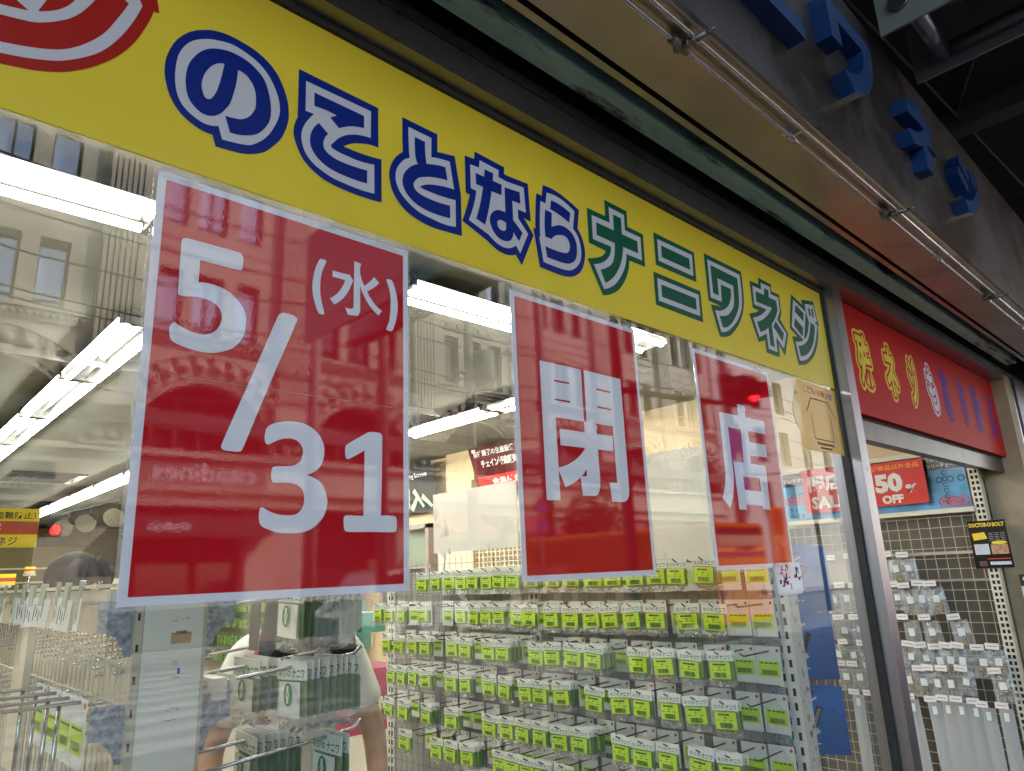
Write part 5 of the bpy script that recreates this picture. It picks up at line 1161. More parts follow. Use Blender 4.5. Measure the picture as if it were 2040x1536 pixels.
# large packets on the door side of that rack: their printed backs face the street
GB = 'white headed screw packets on the rack behind the date poster'
bigs = [packet_proto('screw_packet', 0.122, 0.135, 0.036, (0.088, 0.066, -0.026), None, 'screws', 'white headed packet', 40 + k, True, group=GB) for k in range(2)]
unused += bigs
for (y, z, x0, n, st, wh) in ((0.43, 1.436, 0.718, 9, 0.0145, 'on the front hook of the second level'), (0.58, 1.436, 0.690, 3, 0.02, 'on the back hook of the second level'),
                              (0.43, 1.286, 0.80, 2, 0.016, 'on the front hook of the lowest level'), (0.58, 1.286, 0.695, 7, 0.015, 'on the back hook of the lowest level'),
                              (0.44, 1.583, 0.715, 9, 0.0155, 'on the top hook right of the metal divider'), (0.75, 1.565, 0.60, 6, 0.012, 'on the top hook beside the upper bracket'), (0.95, 1.43, 0.62, 4, 0.016, 'on the far hook behind the post')):
    for k in range(n):
        put(bigs, k, (x0 + k * st, y + rnd.uniform(-0.003, 0.003), z + rnd.uniform(-0.002, 0.002)), (rnd.uniform(-0.05, 0.05), 0, rnd.uniform(-0.06, 0.06) + 0.02 * k),
            ('white headed screw packet, frontmost ' if k == 0 else 'white headed screw packet behind the frontmost ') + wh,
            GB if k == 0 else 'packets behind the frontmost ' + wh)

# blue packets beside the rack upright
blue_card = PRINT('blue_packet_print', (0.03, 0.17, 0.52, 1), f0=0.02, rough=0.2, var=0.35, scale=4)
GBL = 'blue tool packets hung beside the slotted upright'
bp_ = thing('blue_packet', 'blue packet', 'packet', (0, 0, 0), GBL)
b = MB()
b.box(-0.0012, 0.0012, -0.092, 0.092, -0.225, 0.02)
b.obj('printed_sleeve', blue_card, bp_)
b = MB()
fp = lambda u, v: (-0.0019, -u, v)
fp2 = lambda u, v: (-0.0024, -u, v)
def stick(cx, cy, L, W, a, m):
    d, n_ = Vector((cos(a), sin(a))), Vector((-sin(a), cos(a)))
    c = Vector((cx, cy))
    P = [c + d * L / 2 + n_ * W / 2, c - d * L / 2 + n_ * W / 2, c - d * L / 2 - n_ * W / 2, c + d * L / 2 - n_ * W / 2]
    b.add([fp(p.x, p.y) for p in P], [(0, 1, 2, 3)], m)
stick(-0.028, -0.085, 0.085, 0.026, -0.85, 0)
for k in range(6):
    stick(-0.052 + k * 0.0095, -0.058 - k * 0.0108, 0.030, 0.003, 0.5, 1)
stick(0.030, -0.095, 0.080, 0.022, 1.15, 1)
stick(0.030, -0.095, 0.070, 0.014, 1.15, 0)
stick(0.012, -0.150, 0.045, 0.024, 0.6, 0)
stick(0.018, -0.035, 0.045, 0.008, 0.5, 0)
for k in range(6):
    b.add([fp2(-0.07 + k * 0.018, -0.192), fp2(-0.058 + k * 0.018, -0.192), fp2(-0.058 + k * 0.018, -0.187), fp2(-0.07 + k * 0.018, -0.187)], [(0, 1, 2, 3)], 0)
b.obj('picture', [M('grey_print', (0.65, 0.70, 0.75, 1), rough=0.4), ink], bp_)
b = MB(); b.torus((-0.0015, -0.022, -0.008), 0.006, 0.0015, (1, 0, 0)); b.obj('hang_hole', black_m, bp_)
family(bp_)
first = True
for i, (x, y, z) in enumerate(((2.775, 0.345, 1.640), (2.800, 0.375, 1.388), (2.87, 0.405, 1.108))):
    for k in range(2):
        l = '%s blue tool packet down the window edge%s' % (('top', 'middle', 'bottom')[i], (', in front', ', half hidden behind its twin')[k])
        loc, rot = (x + 0.035 * k, y - 0.03 * k, z - 0.006 * k), (0.0, 0, radians(24 + 3 * k))
        if first:
            bp_.location, bp_.rotation_euler, bp_['label'] = loc, rot, l; first = False
        else:
            dup(bp_, loc, rot, l, GBL)
for z, y in ((1.642, 0.345), (1.390, 0.375), (1.110, 0.405)):
    b = MB(); b.tube([(2.495, 0.25, z - 0.008), (2.62, 0.30, z - 0.007), (2.95, y, z - 0.006)], 0.004, 6); b.obj('hook', peg_m, gon)

# ================================================================== mesh rack along the right wall, seen through the doorway
WX = 4.985
wr = thing('wall_rack', 'cream wire mesh wall rack seen through the doorway, hung with small clear bags', 'display rack', (5.02, 0.8, 0))
b = MB()
y = 0.24
while y < 3.2:
    b.cyl((WX + 0.012, y, 0.1), (WX + 0.012, y, 2.2), 0.0022, 5, cap=False); y += 0.062
z = 0.15
while z < 2.2:
    b.cyl((WX + 0.009, 0.22, z), (WX + 0.009, 3.2, z), 0.0022, 5, cap=False); z += 0.062
b.obj('wire_mesh', wire_m, wr)
b = MB(); b.box(5.05, 5.06, 0.20, 3.2, 0.05, 1.83); b.obj('back_board', M('brown_back_board', (0.125, 0.105, 0.075, 1), rough=0.7, var=0.25, scale=2), wr)
for y0 in (1.42, 3.2):
    b = MB(); b.box(4.97, 5.03, y0, y0 + 0.04, 0, 2.245); b.obj('upright', cream, wr)
b = MB()
b.box(4.97, 5.04, 0.16, 0.215, 0.0, 2.245)
z = 0.3
while z < 2.23:
    for y0 in (0.166, 0.190):
        b.box(4.9685, 4.9702, y0, y0 + 0.014, z, z + 0.020, 1)
    z += 0.034
b.obj('upright', [cream, black_m], wr)
b = MB(); b.box(4.955, 4.985, 0.215, 3.2, 2.205, 2.235); b.box(4.955, 4.985, 0.215, 3.2, 1.845, 1.872); b.obj('header_rail', cream, wr)
b = MB(); b.box(4.985, 4.992, 0.22, 0.56, 1.44, 1.455); b.box(4.985, 4.992, 0.22, 0.75, 1.60, 1.618); b.box(4.985, 4.992, 0.22, 3.0, 0.995, 1.005); b.obj('mesh_bar', pipe_m, wr)
# chain maker boards, sale cards
sky_b = PRINT('sky_blue_print', (0.12, 0.36, 0.62, 1), f0=0.04, rough=0.12, var=0.45, scale=5)
dark_b = PRINT('dark_header_print', (0.05, 0.055, 0.06, 1), f0=0.04, rough=0.12, var=0.6, scale=12)
fx_ = lambda x: (lambda u, v: (x, -u, v))           # lettering on a sheet that faces the street end, reads along -Y
def chain_board(y0, y1, lab, lines, logo_y, logo_z):
    t = thing('chain_board', lab, 'sign', (4.975, (y0 + y1) / 2, 1.875), 'blue chain boards on top of the wall rack')
    b = MB(); b.box(4.974, 4.979, y0, y1, 1.875, 2.205); b.obj('board', sky_b, t)
    b = MB(); b.box(4.9725, 4.9738, y0, y1, 2.115, 2.205); b.obj('header_strip', dark_b, t)
    b = MB()
    for s, yy, zz, h, w, m_ in lines:
        letter(b, s, fx_(4.9718), -yy, zz, h, w, m_, 0.01)
    letter(b, 'NISSA', fx_(4.9712), -logo_y + 0.022, logo_z + 0.012, 0.034, 0.125, 2, 0.03)
    P = rrect(-logo_y, -logo_y + 0.17, logo_z, logo_z + 0.058, 0.026)
    Pi = rrect(-logo_y + 0.006, -logo_y + 0.164, logo_z + 0.006, logo_z + 0.052, 0.022)
    b.flat(fill([P], [Pi]), fx_(4.9715), 2)
    b.obj('lettering', [paper, ink, red_ink], t)
    b = MB()
    for k in range(5):
        zc = 1.90 + 0.2 * k / 5
        for q in range(9):
            yc = y0 + 0.03 + (y1 - y0 - 0.06) * q / 9
            if k % 2:
                b.torus((4.9728, yc, 2.05 - 0.0 * q), 0.017, 0.0022, (1, 0, 0), 10, 4)
    for q in range(6):
        b.torus((4.9728, y0 + 0.12, 1.91 + q * 0.036), 0.013, 0.002, (1, 0.2, 0), 10, 4)
        b.torus((4.9728, y0 + 0.22, 1.91 + q * 0.036), 0.011, 0.002, (1, 0.2, 0), 10, 4)
    b.obj('chain', ink, t)
chain_board(0.225, 0.83, 'blue and black chain board behind the 50% OFF card', (('使いやすい', 0.435, 2.165, 0.028, 0.14, 0), ('ツリーチェーン', 0.435, 2.125, 0.026, 0.18, 0)), 0.40, 1.885)
chain_board(0.86, 1.40, 'blue chain board seen through the glass by the closing sale card', (('使いやすい', 1.38, 2.14, 0.03, 0.16, 0), ('チェーン', 1.36, 1.935, 0.026, 0.13, 1), ('バイオ', 1.36, 1.895, 0.026, 0.11, 1)), 1.385, 1.985)
t = thing('sale_card', 'red 50% OFF sale card in front of the chain board', 'sale card', (4.93, 0.62, 1.92))
b = MB(); b.box(4.936, 4.940, 0.44, 0.80, 1.918, 2.195); b.obj('card', red_ink, t)
b = MB()
letter(b, 'ネジ商品以外全品', fx_(4.9352), -0.795, 2.145, 0.034, 0.33, 1, 0.02)
letter(b, '50', fx_(4.9352), -0.745, 2.00, 0.125, 0.17, 0, 0.06)
letter(b, '%', fx_(4.9352), -0.565, 1.985, 0.058, 0.07, 0, 0.05)
letter(b, 'OFF', fx_(4.9352), -0.715, 1.93, 0.056, 0.13, 0, 0.055)
b.obj('lettering', [paper, orange_ink], t)
t = thing('closing_sale_card', 'red closing sale card seen through the glass left of the door post', 'sale card', (4.93, 1.12, 1.92))
b = MB(); b.box(4.936, 4.940, 0.90, 1.225, 1.915, 2.215); b.obj('card', red_ink, t)
b = MB()
letter(b, '閉店', fx_(4.9352), -1.185, 2.055, 0.115, 0.24, 0, 0.03)
letter(b, 'SALE', fx_(4.9352), -1.18, 1.94, 0.085, 0.24, 0, 0.04)
b.obj('lettering', [paper], t)
# small clear bags with price flags
crinkle = CLEAR('crinkled_pouch', f0=0.10, milk=0.17, rough=0.10, bump=1.0, bscale=45)
def small_bag_proto(k, h, w):
    r = random.Random(90 + k)
    t = thing('small_bag', 'clear bag', 'bag', (0, 0, 0))
    b = MB()
    n = 5
    for s in (-1, 1):
        vs_ = []
        for j in range(n + 1):
            for i in range(n + 1):
                q, u = j / n, i / n
                bul = 0.018 * sin(pi * u) * sin(pi * min(1, q * 0.9 + 0.1)) + r.uniform(-0.004, 0.004)
                vs_.append((s * max(0.001, bul), (u - 0.5) * w * (0.85 + 0.15 * q) + r.uniform(-0.003, 0.003), -h * q + r.uniform(-0.003, 0.003)))
        b.add(vs_, [(j * (n + 1) + i, j * (n + 1) + i + 1, (j + 1) * (n + 1) + i + 1, (j + 1) * (n + 1) + i) for j in range(n) for i in range(n)], 0, True)
    b.obj('clear_pouch', crinkle, t)
    b = MB()
    for q in range(12):
        b.torus((r.uniform(-0.008, 0.008), r.uniform(-w * 0.3, w * 0.3), r.uniform(-h * 0.92, -h * 0.45)), r.uniform(0.007, 0.016), 0.0025, (r.uniform(-1, 1), r.uniform(-1, 1), r.uniform(-1, 1)), 10, 5)
    b.obj('hardware', zinc if k % 3 else brass, t)
    b = MB(); b.box(-0.022, -0.0205, -w * 0.18, w * 0.14, -h * 0.55, -h * 0.28); b.obj('paper_slip', paper, t)
    b = MB(); b.box(-0.1, -0.0995, -0.034, 0.034, 0.010, 0.043); b.box(-0.1008, -0.1002, -0.024, 0.024, 0.024, 0.0275, 1); b.obj('price_flag', [paper, red_ink], t)
    b = MB(); b.tube([(0.11, 0, -0.004), (-0.09, 0, -0.004), (-0.1, 0, 0.01)], 0.0028, 6); b.obj('hook', dark_peg, t)
    return family(t)
sbp = [small_bag_proto(k, (0.150, 0.165, 0.135, 0.155)[k], (0.115, 0.105, 0.10, 0.11)[k]) for k in range(4)]
su = list(sbp)
def putbag(k, loc, rot, label, group):
    p = sbp[k]
    if p in su:
        su.remove(p); p.location, p.rotation_euler, p['label'], p['group'] = loc, rot, label, group
    else:
        dup(p, loc, rot, label, group)
SB = 'small clear bags of hardware on the wall mesh'
SBR = [(1.585, (0.62, 0.70, 0.78, 0.95, 1.05, 1.16, 1.28)), (1.405, (0.50, 0.575, 0.645, 0.715, 0.79, 0.86, 0.94, 1.03, 1.11, 1.20)), (1.220, (0.405, 0.555, 0.665, 0.90, 0.98, 1.08, 1.17, 1.26, 1.35)),
       (1.06, (0.235, 0.315, 0.41, 0.475, 0.545, 0.62, 0.69, 0.78, 0.86, 0.95, 1.04, 1.13)), (0.935, (0.245, 0.415, 0.50, 0.57, 0.65, 0.73, 0.84, 0.93, 1.02, 1.11))]
for ri, (z, ys) in enumerate(SBR):
    for ci, y in enumerate(ys):
        putbag(rnd.randrange(4), (4.91, y, z + rnd.uniform(-0.008, 0.008)), (rnd.uniform(-0.12, 0.12), 0, rnd.uniform(-0.2, 0.2)),
               'small clear bag, %s from the near upright, %s of the wall mesh' % (ORD[ci], ROWN[ri]), SB)
# long sleeves of wire and chain
lsp = thing('long_sleeve', 'long sleeve', 'sleeve', (0, 0, 0))
b = MB(); 
for s in (-1, 1):
    vs_ = []
    for j in range(7):
        for i in range(4):
            vs_.append((s * (0.002 + 0.010 * sin(pi * i / 3)) + rnd.uniform(-0.002, 0.002), (i / 3 - 0.5) * 0.07, -0.47 * j / 6))
    b.add(vs_, [(j * 4 + i, j * 4 + i + 1, (j + 1) * 4 + i + 1, (j + 1) * 4 + i) for j in range(6) for i in range(3)], 0, True)
b.obj('clear_sleeve', CLEAR('milky_sleeve', f0=0.07, milk=0.30, rough=0.12, bump=0.8, bscale=40), lsp)
b = MB()
for k in range(26):
    b.torus((0.0, 0.004 * (k % 2), -0.05 - k * 0.0155), 0.008, 0.0018, (1, 0.6 * (-1) ** k, 0.2), 8, 4)
b.obj('chain', zinc, lsp)
b = MB(); b.box(-0.0145, -0.0135, -0.012, 0.012, -0.065, -0.02); b.obj('paper_slip', paper, lsp)
b = MB(); b.box(-0.08, -0.0795, -0.032, 0.032, 0.012, 0.045); b.box(-0.0808, -0.0802, -0.022, 0.022, 0.026, 0.0295, 1); b.obj('price_flag', [paper, red_ink], lsp)
family(lsp)
first = True
for i, y in enumerate((0.255, 0.34, 0.405, 0.475, 0.545, 0.62, 0.74, 0.86, 0.95, 1.06)):
    l = 'long clear chain sleeve, %s from the near upright of the wall mesh' % ORD[i]
    loc, rot = (4.92, y, 0.755 + rnd.uniform(-0.012, 0.012)), (rnd.uniform(-0.04, 0.04), 0, rnd.uniform(-0.2, 0.2))
    if first:
        lsp.location, lsp.rotation_euler, lsp['label'], lsp['group'] = loc, rot, l, 'long chain sleeves'; first = False
    else:
        dup(lsp, loc, rot, l, 'long chain sleeves')
t = thing('yellow_bag', 'flat yellow bag hanging on the wall mesh just left of the door post', 'bag', (4.9, 1.02, 1.55))
b = MB(); b.slab(fill([rrect(-0.13, 0.13, -0.16, 0.06, 0.01)]), lambda u, v: (4.885, 1.02 - u, 1.60 + v), lambda u, v: (4.890, 1.02 - u, 1.60 + v))
b.obj('pouch', CLEAR('yellow_film_bag', f0=0.08, tint=(0.75, 0.62, 0.12, 1), milk=0.2, rough=0.1, bump=1.0, bscale=50), t)
b = MB()
for k in range(6):
    b.torus((4.91, 1.02 + rnd.uniform(-0.09, 0.09), 1.53 + rnd.uniform(-0.06, 0.06)), 0.014, 0.003, (1, rnd.uniform(-1, 1), 0.3))
b.obj('hardware', zinc, t)
# bolt poster, switch plate, spare sheet by the jamb
t = thing('bolt_poster', 'black poster with yellow DOCTOR BOLT heading hung by the near end of the wall rack', 'poster', (4.96, 0.17, 1.53))
b = MB(); b.box(4.955, 4.958, 0.075, 0.268, 1.512, 1.785); b.obj('sheet', PRINT('black_poster', (0.015, 0.014, 0.014, 1), f0=0.04, rough=0.1), t)
b = MB(); fq = fx_(4.9543)
letter(b, 'DOCTOR', fq, -0.262, 1.748, 0.024, 0.092, 0, 0.04)
b.flat(fill([arc(-0.158, 1.760, 0.011, 0, 2 * pi, 14)[:-1]], [arc(-0.158, 1.760, 0.006, 0, 2 * pi, 14)[:-1]]), fq, 0)
letter(b, 'BOLT', fq, -0.142, 1.748, 0.024, 0.060, 0, 0.04)
b.add([fq(-0.255, 1.712), fq(-0.19, 1.718), fq(-0.18, 1.68), fq(-0.25, 1.672)], [(0, 1, 2, 3)], 0)
b.add([fq(-0.255, 1.65), fq(-0.18, 1.65), fq(-0.18, 1.59), fq(-0.255, 1.59)], [(0, 1, 2, 3)], 1)
b.add([fq(-0.17, 1.645), fq(-0.085, 1.645), fq(-0.085, 1.59), fq(-0.17, 1.59)], [(0, 1, 2, 3)], 2)
b.flat(fill([[( -0.125 + 0.04 * cos(a * pi / 8), 1.655 + 0.010 * sin(a * pi / 8)) for a in range(16)]]), fx_(4.9538), 0)
b.add([fq(-0.2, 1.567), fq(-0.085, 1.567), fq(-0.085, 1.561), fq(-0.2, 1.561)], [(0, 1, 2, 3)], 3)
b.add([fq(-0.19, 1.548), fq(-0.085, 1.548), fq(-0.085, 1.530), fq(-0.19, 1.530)], [(0, 1, 2, 3)], 1)
b.add([fq(-0.245, 1.553), fq(-0.205, 1.553), fq(-0.205, 1.523), fq(-0.245, 1.523)], [(0, 1, 2, 3)], 4)
for k in range(5):
    for q in range(3):
        b.add([fq(-0.172 + q * 0.03, 1.712 - k * 0.010), fq(-0.148 + q * 0.03, 1.712 - k * 0.010), fq(-0.148 + q * 0.03, 1.708 - k * 0.010), fq(-0.172 + q * 0.03, 1.708 - k * 0.010)], [(0, 1, 2, 3)], 5)
b.obj('print', [yellow_ink, M('pale_grey_print', (0.6, 0.61, 0.66, 1), rough=0.5), M('tan_print', (0.45, 0.24, 0.12, 1), rough=0.5, var=0.6, scale=60), red_ink, M('brown_print', (0.12, 0.06, 0.04, 1), rough=0.5), M('grey_print_small', (0.2, 0.2, 0.2, 1), rough=0.5)], t)
t = thing('switch_plate', 'steel plate with a dark slot on the wall above the bolt poster', 'plate', (5.1, 0.10, 1.86))
b = MB(); b.box(5.098, 5.105, 0.045, 0.165, 1.805, 1.945); b.obj('plate', steel, t)
b = MB(); b.box(5.0965, 5.0978, 0.065, 0.105, 1.878, 1.896); b.obj('slot', black_m, t)
t = thing('spec_sheet', 'white leaflet with a black ring heading at the right edge by the jamb', 'leaflet', (5.06, 0.05, 1.25))
b = MB(); b.box(5.055, 5.058, -0.04, 0.085, 1.19, 1.47); b.obj('sheet', paper, t)
b = MB(); b.box(5.0535, 5.0548, -0.04, 0.085, 1.405, 1.47)
for k in range(10):
    b.box(5.0535, 5.0548, -0.03, 0.07 - 0.01 * (k % 3), 1.375 - k * 0.015, 1.379 - k * 0.015)
b.torus((5.0530, 0.055, 1.445), 0.012, 0.004, (1, 0, 0), m=1)
b.obj('print', [ink, paper], t)
# ================================================================== people in the shop
def skin_mesh(joints, bones, sub=2):
    """one continuous surface grown over a joint skeleton; joints: name -> (point, rx, ry)"""
    names = list(joints)
    me = bpy.data.meshes.new('skeleton')
    me.from_pydata([joints[n][0] for n in names], [(names.index(a), names.index(c)) for a, c in bones], [])
    o = bpy.data.objects.new('skeleton', me)
    COL.objects.link(o)
    md = o.modifiers.new('skin', 'SKIN')
    md.use_smooth_shade = True
    md.branch_smoothing = 0.4
    sl = me.skin_vertices[0].data
    for i, n in enumerate(names):
        sl[i].radius = joints[n][1:3]
        sl[i].use_root = (i == 0)
    o.modifiers.new('sub', 'SUBSURF').levels = sub
    o.modifiers['sub'].render_levels = sub
    dg = bpy.context.evaluated_depsgraph_get()
    out = bpy.data.meshes.new_from_object(o.evaluated_get(dg))
    bpy.data.objects.remove(o)
    bpy.data.meshes.remove(me)
    for p in out.polygons:
        p.use_smooth = True
    return out

def mesh_obj(name, me, mt, parent):
    me.materials.clear()
    me.materials.append(mt)
    o = bpy.data.objects.new(name, me)
    COL.objects.link(o)
    o.parent = parent
    return o

skin_m = M('skin', (0.50, 0.29, 0.19, 1), rough=0.5, var=0.06, scale=20)
hair_m = M('dark_hair', (0.012, 0.010, 0.011, 1), rough=0.6, spec=0.15, var=0.4, scale=80, stretch=(6, 6, 0.4), bump=0.8, bscale=90)
tee_m = M('white_cotton', (0.80, 0.79, 0.76, 1), rough=0.9, var=0.03, scale=8, bump=0.7, bscale=18)
mask_m = M('mask_fabric', (0.74, 0.75, 0.74, 1), rough=0.8, var=0.02, bump=0.4, bscale=60)
trouser_m = M('dark_trousers', (0.05, 0.055, 0.075, 1), rough=0.85, var=0.15)

def person(label, loc, rz, pose, shirt_m, extras):
    t = thing('person', label, 'person', loc)
    t.rotation_euler = (0, 0, rz)
    J = dict(pelvis=((0, 0, 0.92), 0.135, 0.10), waist=((0, 0, 1.06), 0.12, 0.09), chest=((0, -0.01, 1.26), 0.145, 0.105), collar=((0, 0.0, 1.405), 0.075, 0.065),
             neck=((0, -0.015, 1.47), 0.048, 0.052), jaw=((0.0, -0.045, 1.545), 0.055, 0.065), head=((0, -0.025, 1.63), 0.076, 0.092), crown=((0, -0.015, 1.70), 0.055, 0.065),
             shl=((0.155, 0, 1.39), 0.055, 0.055), shr=((-0.155, 0, 1.39), 0.055, 0.055),
             hipl=((0.09, 0, 0.86), 0.09, 0.09), hipr=((-0.09, 0, 0.86), 0.09, 0.09), kneel=((0.10, -0.01, 0.48), 0.058, 0.058), kneer=((-0.10, -0.01, 0.48), 0.058, 0.058),
             ankl=((0.10, 0.02, 0.09), 0.038, 0.038), ankr=((-0.10, 0.02, 0.09), 0.038, 0.038), footl=((0.11, -0.13, 0.035), 0.035, 0.03), footr=((-0.11, -0.13, 0.035), 0.035, 0.03))
    J.update(pose)
    B_ = [('pelvis', 'waist'), ('waist', 'chest'), ('chest', 'collar'), ('collar', 'neck'), ('neck', 'jaw'), ('jaw', 'head'), ('head', 'crown'), ('collar', 'shl'), ('collar', 'shr'),
          ('pelvis', 'hipl'), ('pelvis', 'hipr'), ('hipl', 'kneel'), ('hipr', 'kneer'), ('kneel', 'ankl'), ('kneer', 'ankr'), ('ankl', 'footl'), ('ankr', 'footr'),
          ('shl', 'elbl'), ('elbl', 'wril'), ('wril', 'palml'), ('shr', 'elbr'), ('elbr', 'wrir'), ('wrir', 'palmr')]
    for s in 'lr':
        p = Vector(J['palm' + s][0])
        d = (p - Vector(J['wri' + s][0])).normalized()
        side = d.cross(Vector((0, 1, 0.2))).normalized()
        for i, L in enumerate((0.060, 0.068, 0.064, 0.052)):
            a = p + side * (0.030 - 0.02 * i) + d * 0.03
            J['k%d%s' % (i, s)] = (tuple(a), 0.0085, 0.0085)
            J['t%d%s' % (i, s)] = (tuple(a + d * L + Vector((0, -0.012, -0.01))), 0.0065, 0.0065)
            B_ += [('palm' + s, 'k%d%s' % (i, s)), ('k%d%s' % (i, s), 't%d%s' % (i, s))]
        a = p + side * 0.042 - d * 0.005
        J['th' + s] = (tuple(a + d * 0.035 + side * 0.012), 0.008, 0.008)
        B_.append(('palm' + s, 'th' + s))
    mesh_obj('body', skin_mesh(J, B_), skin_m, t)
    # shirt: same trunk, a little larger, short sleeves
    S = {k: (v[0], v[1] * 1.13 + 0.006, v[2] * 1.15 + 0.006) for k, v in J.items() if k in ('pelvis', 'waist', 'chest', 'collar', 'shl', 'shr')}
    S['collar'] = ((0, 0.0, 1.415), 0.082, 0.072)
    for s in 'lr':
        a, c = Vector(J['sh' + s][0]), Vector(J['elb' + s][0])
        S['sl' + s] = (tuple(a.lerp(c, 0.55)), 0.068, 0.066)
        S['sc' + s] = (tuple(a.lerp(c, 0.78)), 0.078, 0.074)
        S['sh' + s] = (J['sh' + s][0], 0.074, 0.070)
    mesh_obj('shirt', skin_mesh(S, [('pelvis', 'waist'), ('waist', 'chest'), ('chest', 'collar'), ('collar', 'shl'), ('collar', 'shr'), ('shl', 'sll'), ('shr', 'slr'), ('sll', 'scl'), ('slr', 'scr')]), shirt_m, t)
    L_ = {k: (v[0], v[1] * 1.12 + 0.008, v[2] * 1.12 + 0.008) for k, v in J.items() if k in ('pelvis', 'hipl', 'hipr', 'kneel', 'kneer', 'ankl', 'ankr')}
    mesh_obj('trousers', skin_mesh(L_, [('pelvis', 'hipl'), ('pelvis', 'hipr'), ('hipl', 'kneel'), ('hipr', 'kneer'), ('kneel', 'ankl'), ('kneer', 'ankr')]), trouser_m, t)
    hd = Vector(J['head'][0])
    # face: nose, eyes, brows, mouth, ears
    b = MB(); b.ball((hd.x, hd.y - 0.098, hd.z - 0.02), 0.013, 0.016, 0.024); b.ball((hd.x - 0.078, hd.y + 0.01, hd.z - 0.02), 0.010, 0.02, 0.03); b.ball((hd.x + 0.078, hd.y + 0.01, hd.z - 0.02), 0.010, 0.02, 0.03)
    b.obj('nose_and_ears', skin_m, t, False)
    for sx in (-1, 1):
        b = MB(); b.ball((hd.x + sx * 0.032, hd.y - 0.084, hd.z + 0.008), 0.014, 0.008, 0.008, 0); b.ball((hd.x + sx * 0.032, hd.y - 0.0905, hd.z + 0.008), 0.006, 0.004, 0.006, 1)
        b.obj('eye', [paper, ink], t, False)
    extras(t, hd)
    return t

def long_hair(t, hd, locks, r0=0.098):
    b = MB()
    b.ball((hd.x, hd.y + 0.020, hd.z + 0.030), r0 * 0.95, r0 * 1.12, r0 * 1.0, n=20, k=12)
    for path in locks:
        b.tube([(hd.x + x, hd.y + y, hd.z + z) for x, y, z in path], [0.030 + 0.016 * sin(pi * i / (len(path) - 1)) if i < len(path) - 1 else 0.008 for i in range(len(path))], 8)
    b.obj('hair', hair_m, t, False)

def ex1(t, hd):
    long_hair(t, hd, [[(-0.06, 0.02, 0.05), (-0.092, 0.0, -0.05), (-0.10, -0.03, -0.16), (-0.115, -0.10, -0.26), (-0.10, -0.135, -0.34)],
                      [(-0.05, 0.05, 0.03), (-0.085, 0.04, -0.08), (-0.085, 0.0, -0.2), (-0.07, -0.11, -0.30), (-0.045, -0.14, -0.345)],
                      [(0.06, 0.02, 0.05), (0.093, 0.0, -0.05), (0.098, -0.02, -0.16), (0.11, -0.06, -0.24), (0.09, -0.10, -0.30)],
                      [(0.03, 0.08, 0.04), (0.06, 0.09, -0.08), (0.05, 0.08, -0.2), (0.03, 0.09, -0.3)], [(-0.03, 0.08, 0.04), (-0.05, 0.09, -0.08), (-0.04, 0.08, -0.2), (-0.02, 0.09, -0.3)]])
    b = MB(); b.ball((hd.x, hd.y - 0.066, hd.z - 0.066), 0.066, 0.052, 0.058, n=16, k=10)
    for sx in (-1, 1):
        b.tube([(hd.x + sx * 0.055, hd.y - 0.07, hd.z - 0.04), (hd.x + sx * 0.084, hd.y + 0.01, hd.z - 0.01)], 0.003, 5)
        b.tube([(hd.x + sx * 0.055, hd.y - 0.07, hd.z - 0.09), (hd.x + sx * 0.084, hd.y + 0.015, hd.z - 0.03)], 0.003, 5)
    b.obj('face_mask', mask_m, t, False)
    b = MB(); b.tube([(-0.09, -0.02, 1.49), (-0.115, -0.135, 1.38), (-0.10, -0.16, 1.22), (-0.06, -0.155, 1.10)], 0.016, 6); b.tube([(0.08, -0.02, 1.49), (0.02, -0.15, 1.30), (-0.06, -0.158, 1.10)], 0.010, 6)
    b.obj('red_strap', M('red_strap', (0.42, 0.02, 0.03, 1), rough=0.7), t, False)
person('person in a white tee shirt and face mask behind the rack end', (1.185, 1.33, 0), radians(-26),
       dict(elbl=((0.255, -0.03, 1.12), 0.040, 0.042), wril=((0.265, -0.16, 0.90), 0.027, 0.03), palml=((0.262, -0.21, 0.83), 0.022, 0.036),
            elbr=((-0.25, -0.02, 1.10), 0.040, 0.042), wrir=((-0.22, -0.18, 0.92), 0.027, 0.03), palmr=((-0.20, -0.24, 0.88), 0.022, 0.036),
            neck=((0.01, -0.03, 1.47), 0.048, 0.052), jaw=((0.035, -0.085, 1.535), 0.055, 0.065), head=((0.035, -0.06, 1.62), 0.076, 0.092), crown=((0.035, -0.05, 1.69), 0.055, 0.065)), tee_m, ex1)
def ex2(t, hd):
    long_hair(t, hd, [[(-0.06, 0.03, 0.05), (-0.10, 0.0, -0.06), (-0.10, 0.0, -0.2)], [(0.06, 0.03, 0.05), (0.10, 0.0, -0.06), (0.095, 0.0, -0.2)],
                      [(0.0, 0.09, 0.03), (0.0, 0.11, -0.1), (0.0, 0.10, -0.25)], [(-0.04, -0.06, 0.085), (-0.085, -0.075, 0.03), (-0.095, -0.05, -0.08)], [(0.02, -0.06, 0.095), (0.07, -0.07, 0.04), (0.092, -0.05, -0.06)]], 0.105)
person('dark haired person bent low behind the tag rail at the left edge', (0.745, 2.44, 0), radians(28),
       dict(elbl=((0.25, -0.05, 1.12), 0.040, 0.042), wril=((0.22, -0.25, 1.02), 0.027, 0.03), palml=((0.2, -0.32, 1.0), 0.022, 0.036),
            elbr=((-0.25, -0.05, 1.12), 0.040, 0.042), wrir=((-0.22, -0.25, 1.02), 0.027, 0.03), palmr=((-0.2, -0.32, 1.0), 0.022, 0.036)), M('green_apron', (0.05, 0.12, 0.09, 1), rough=0.9), ex2)

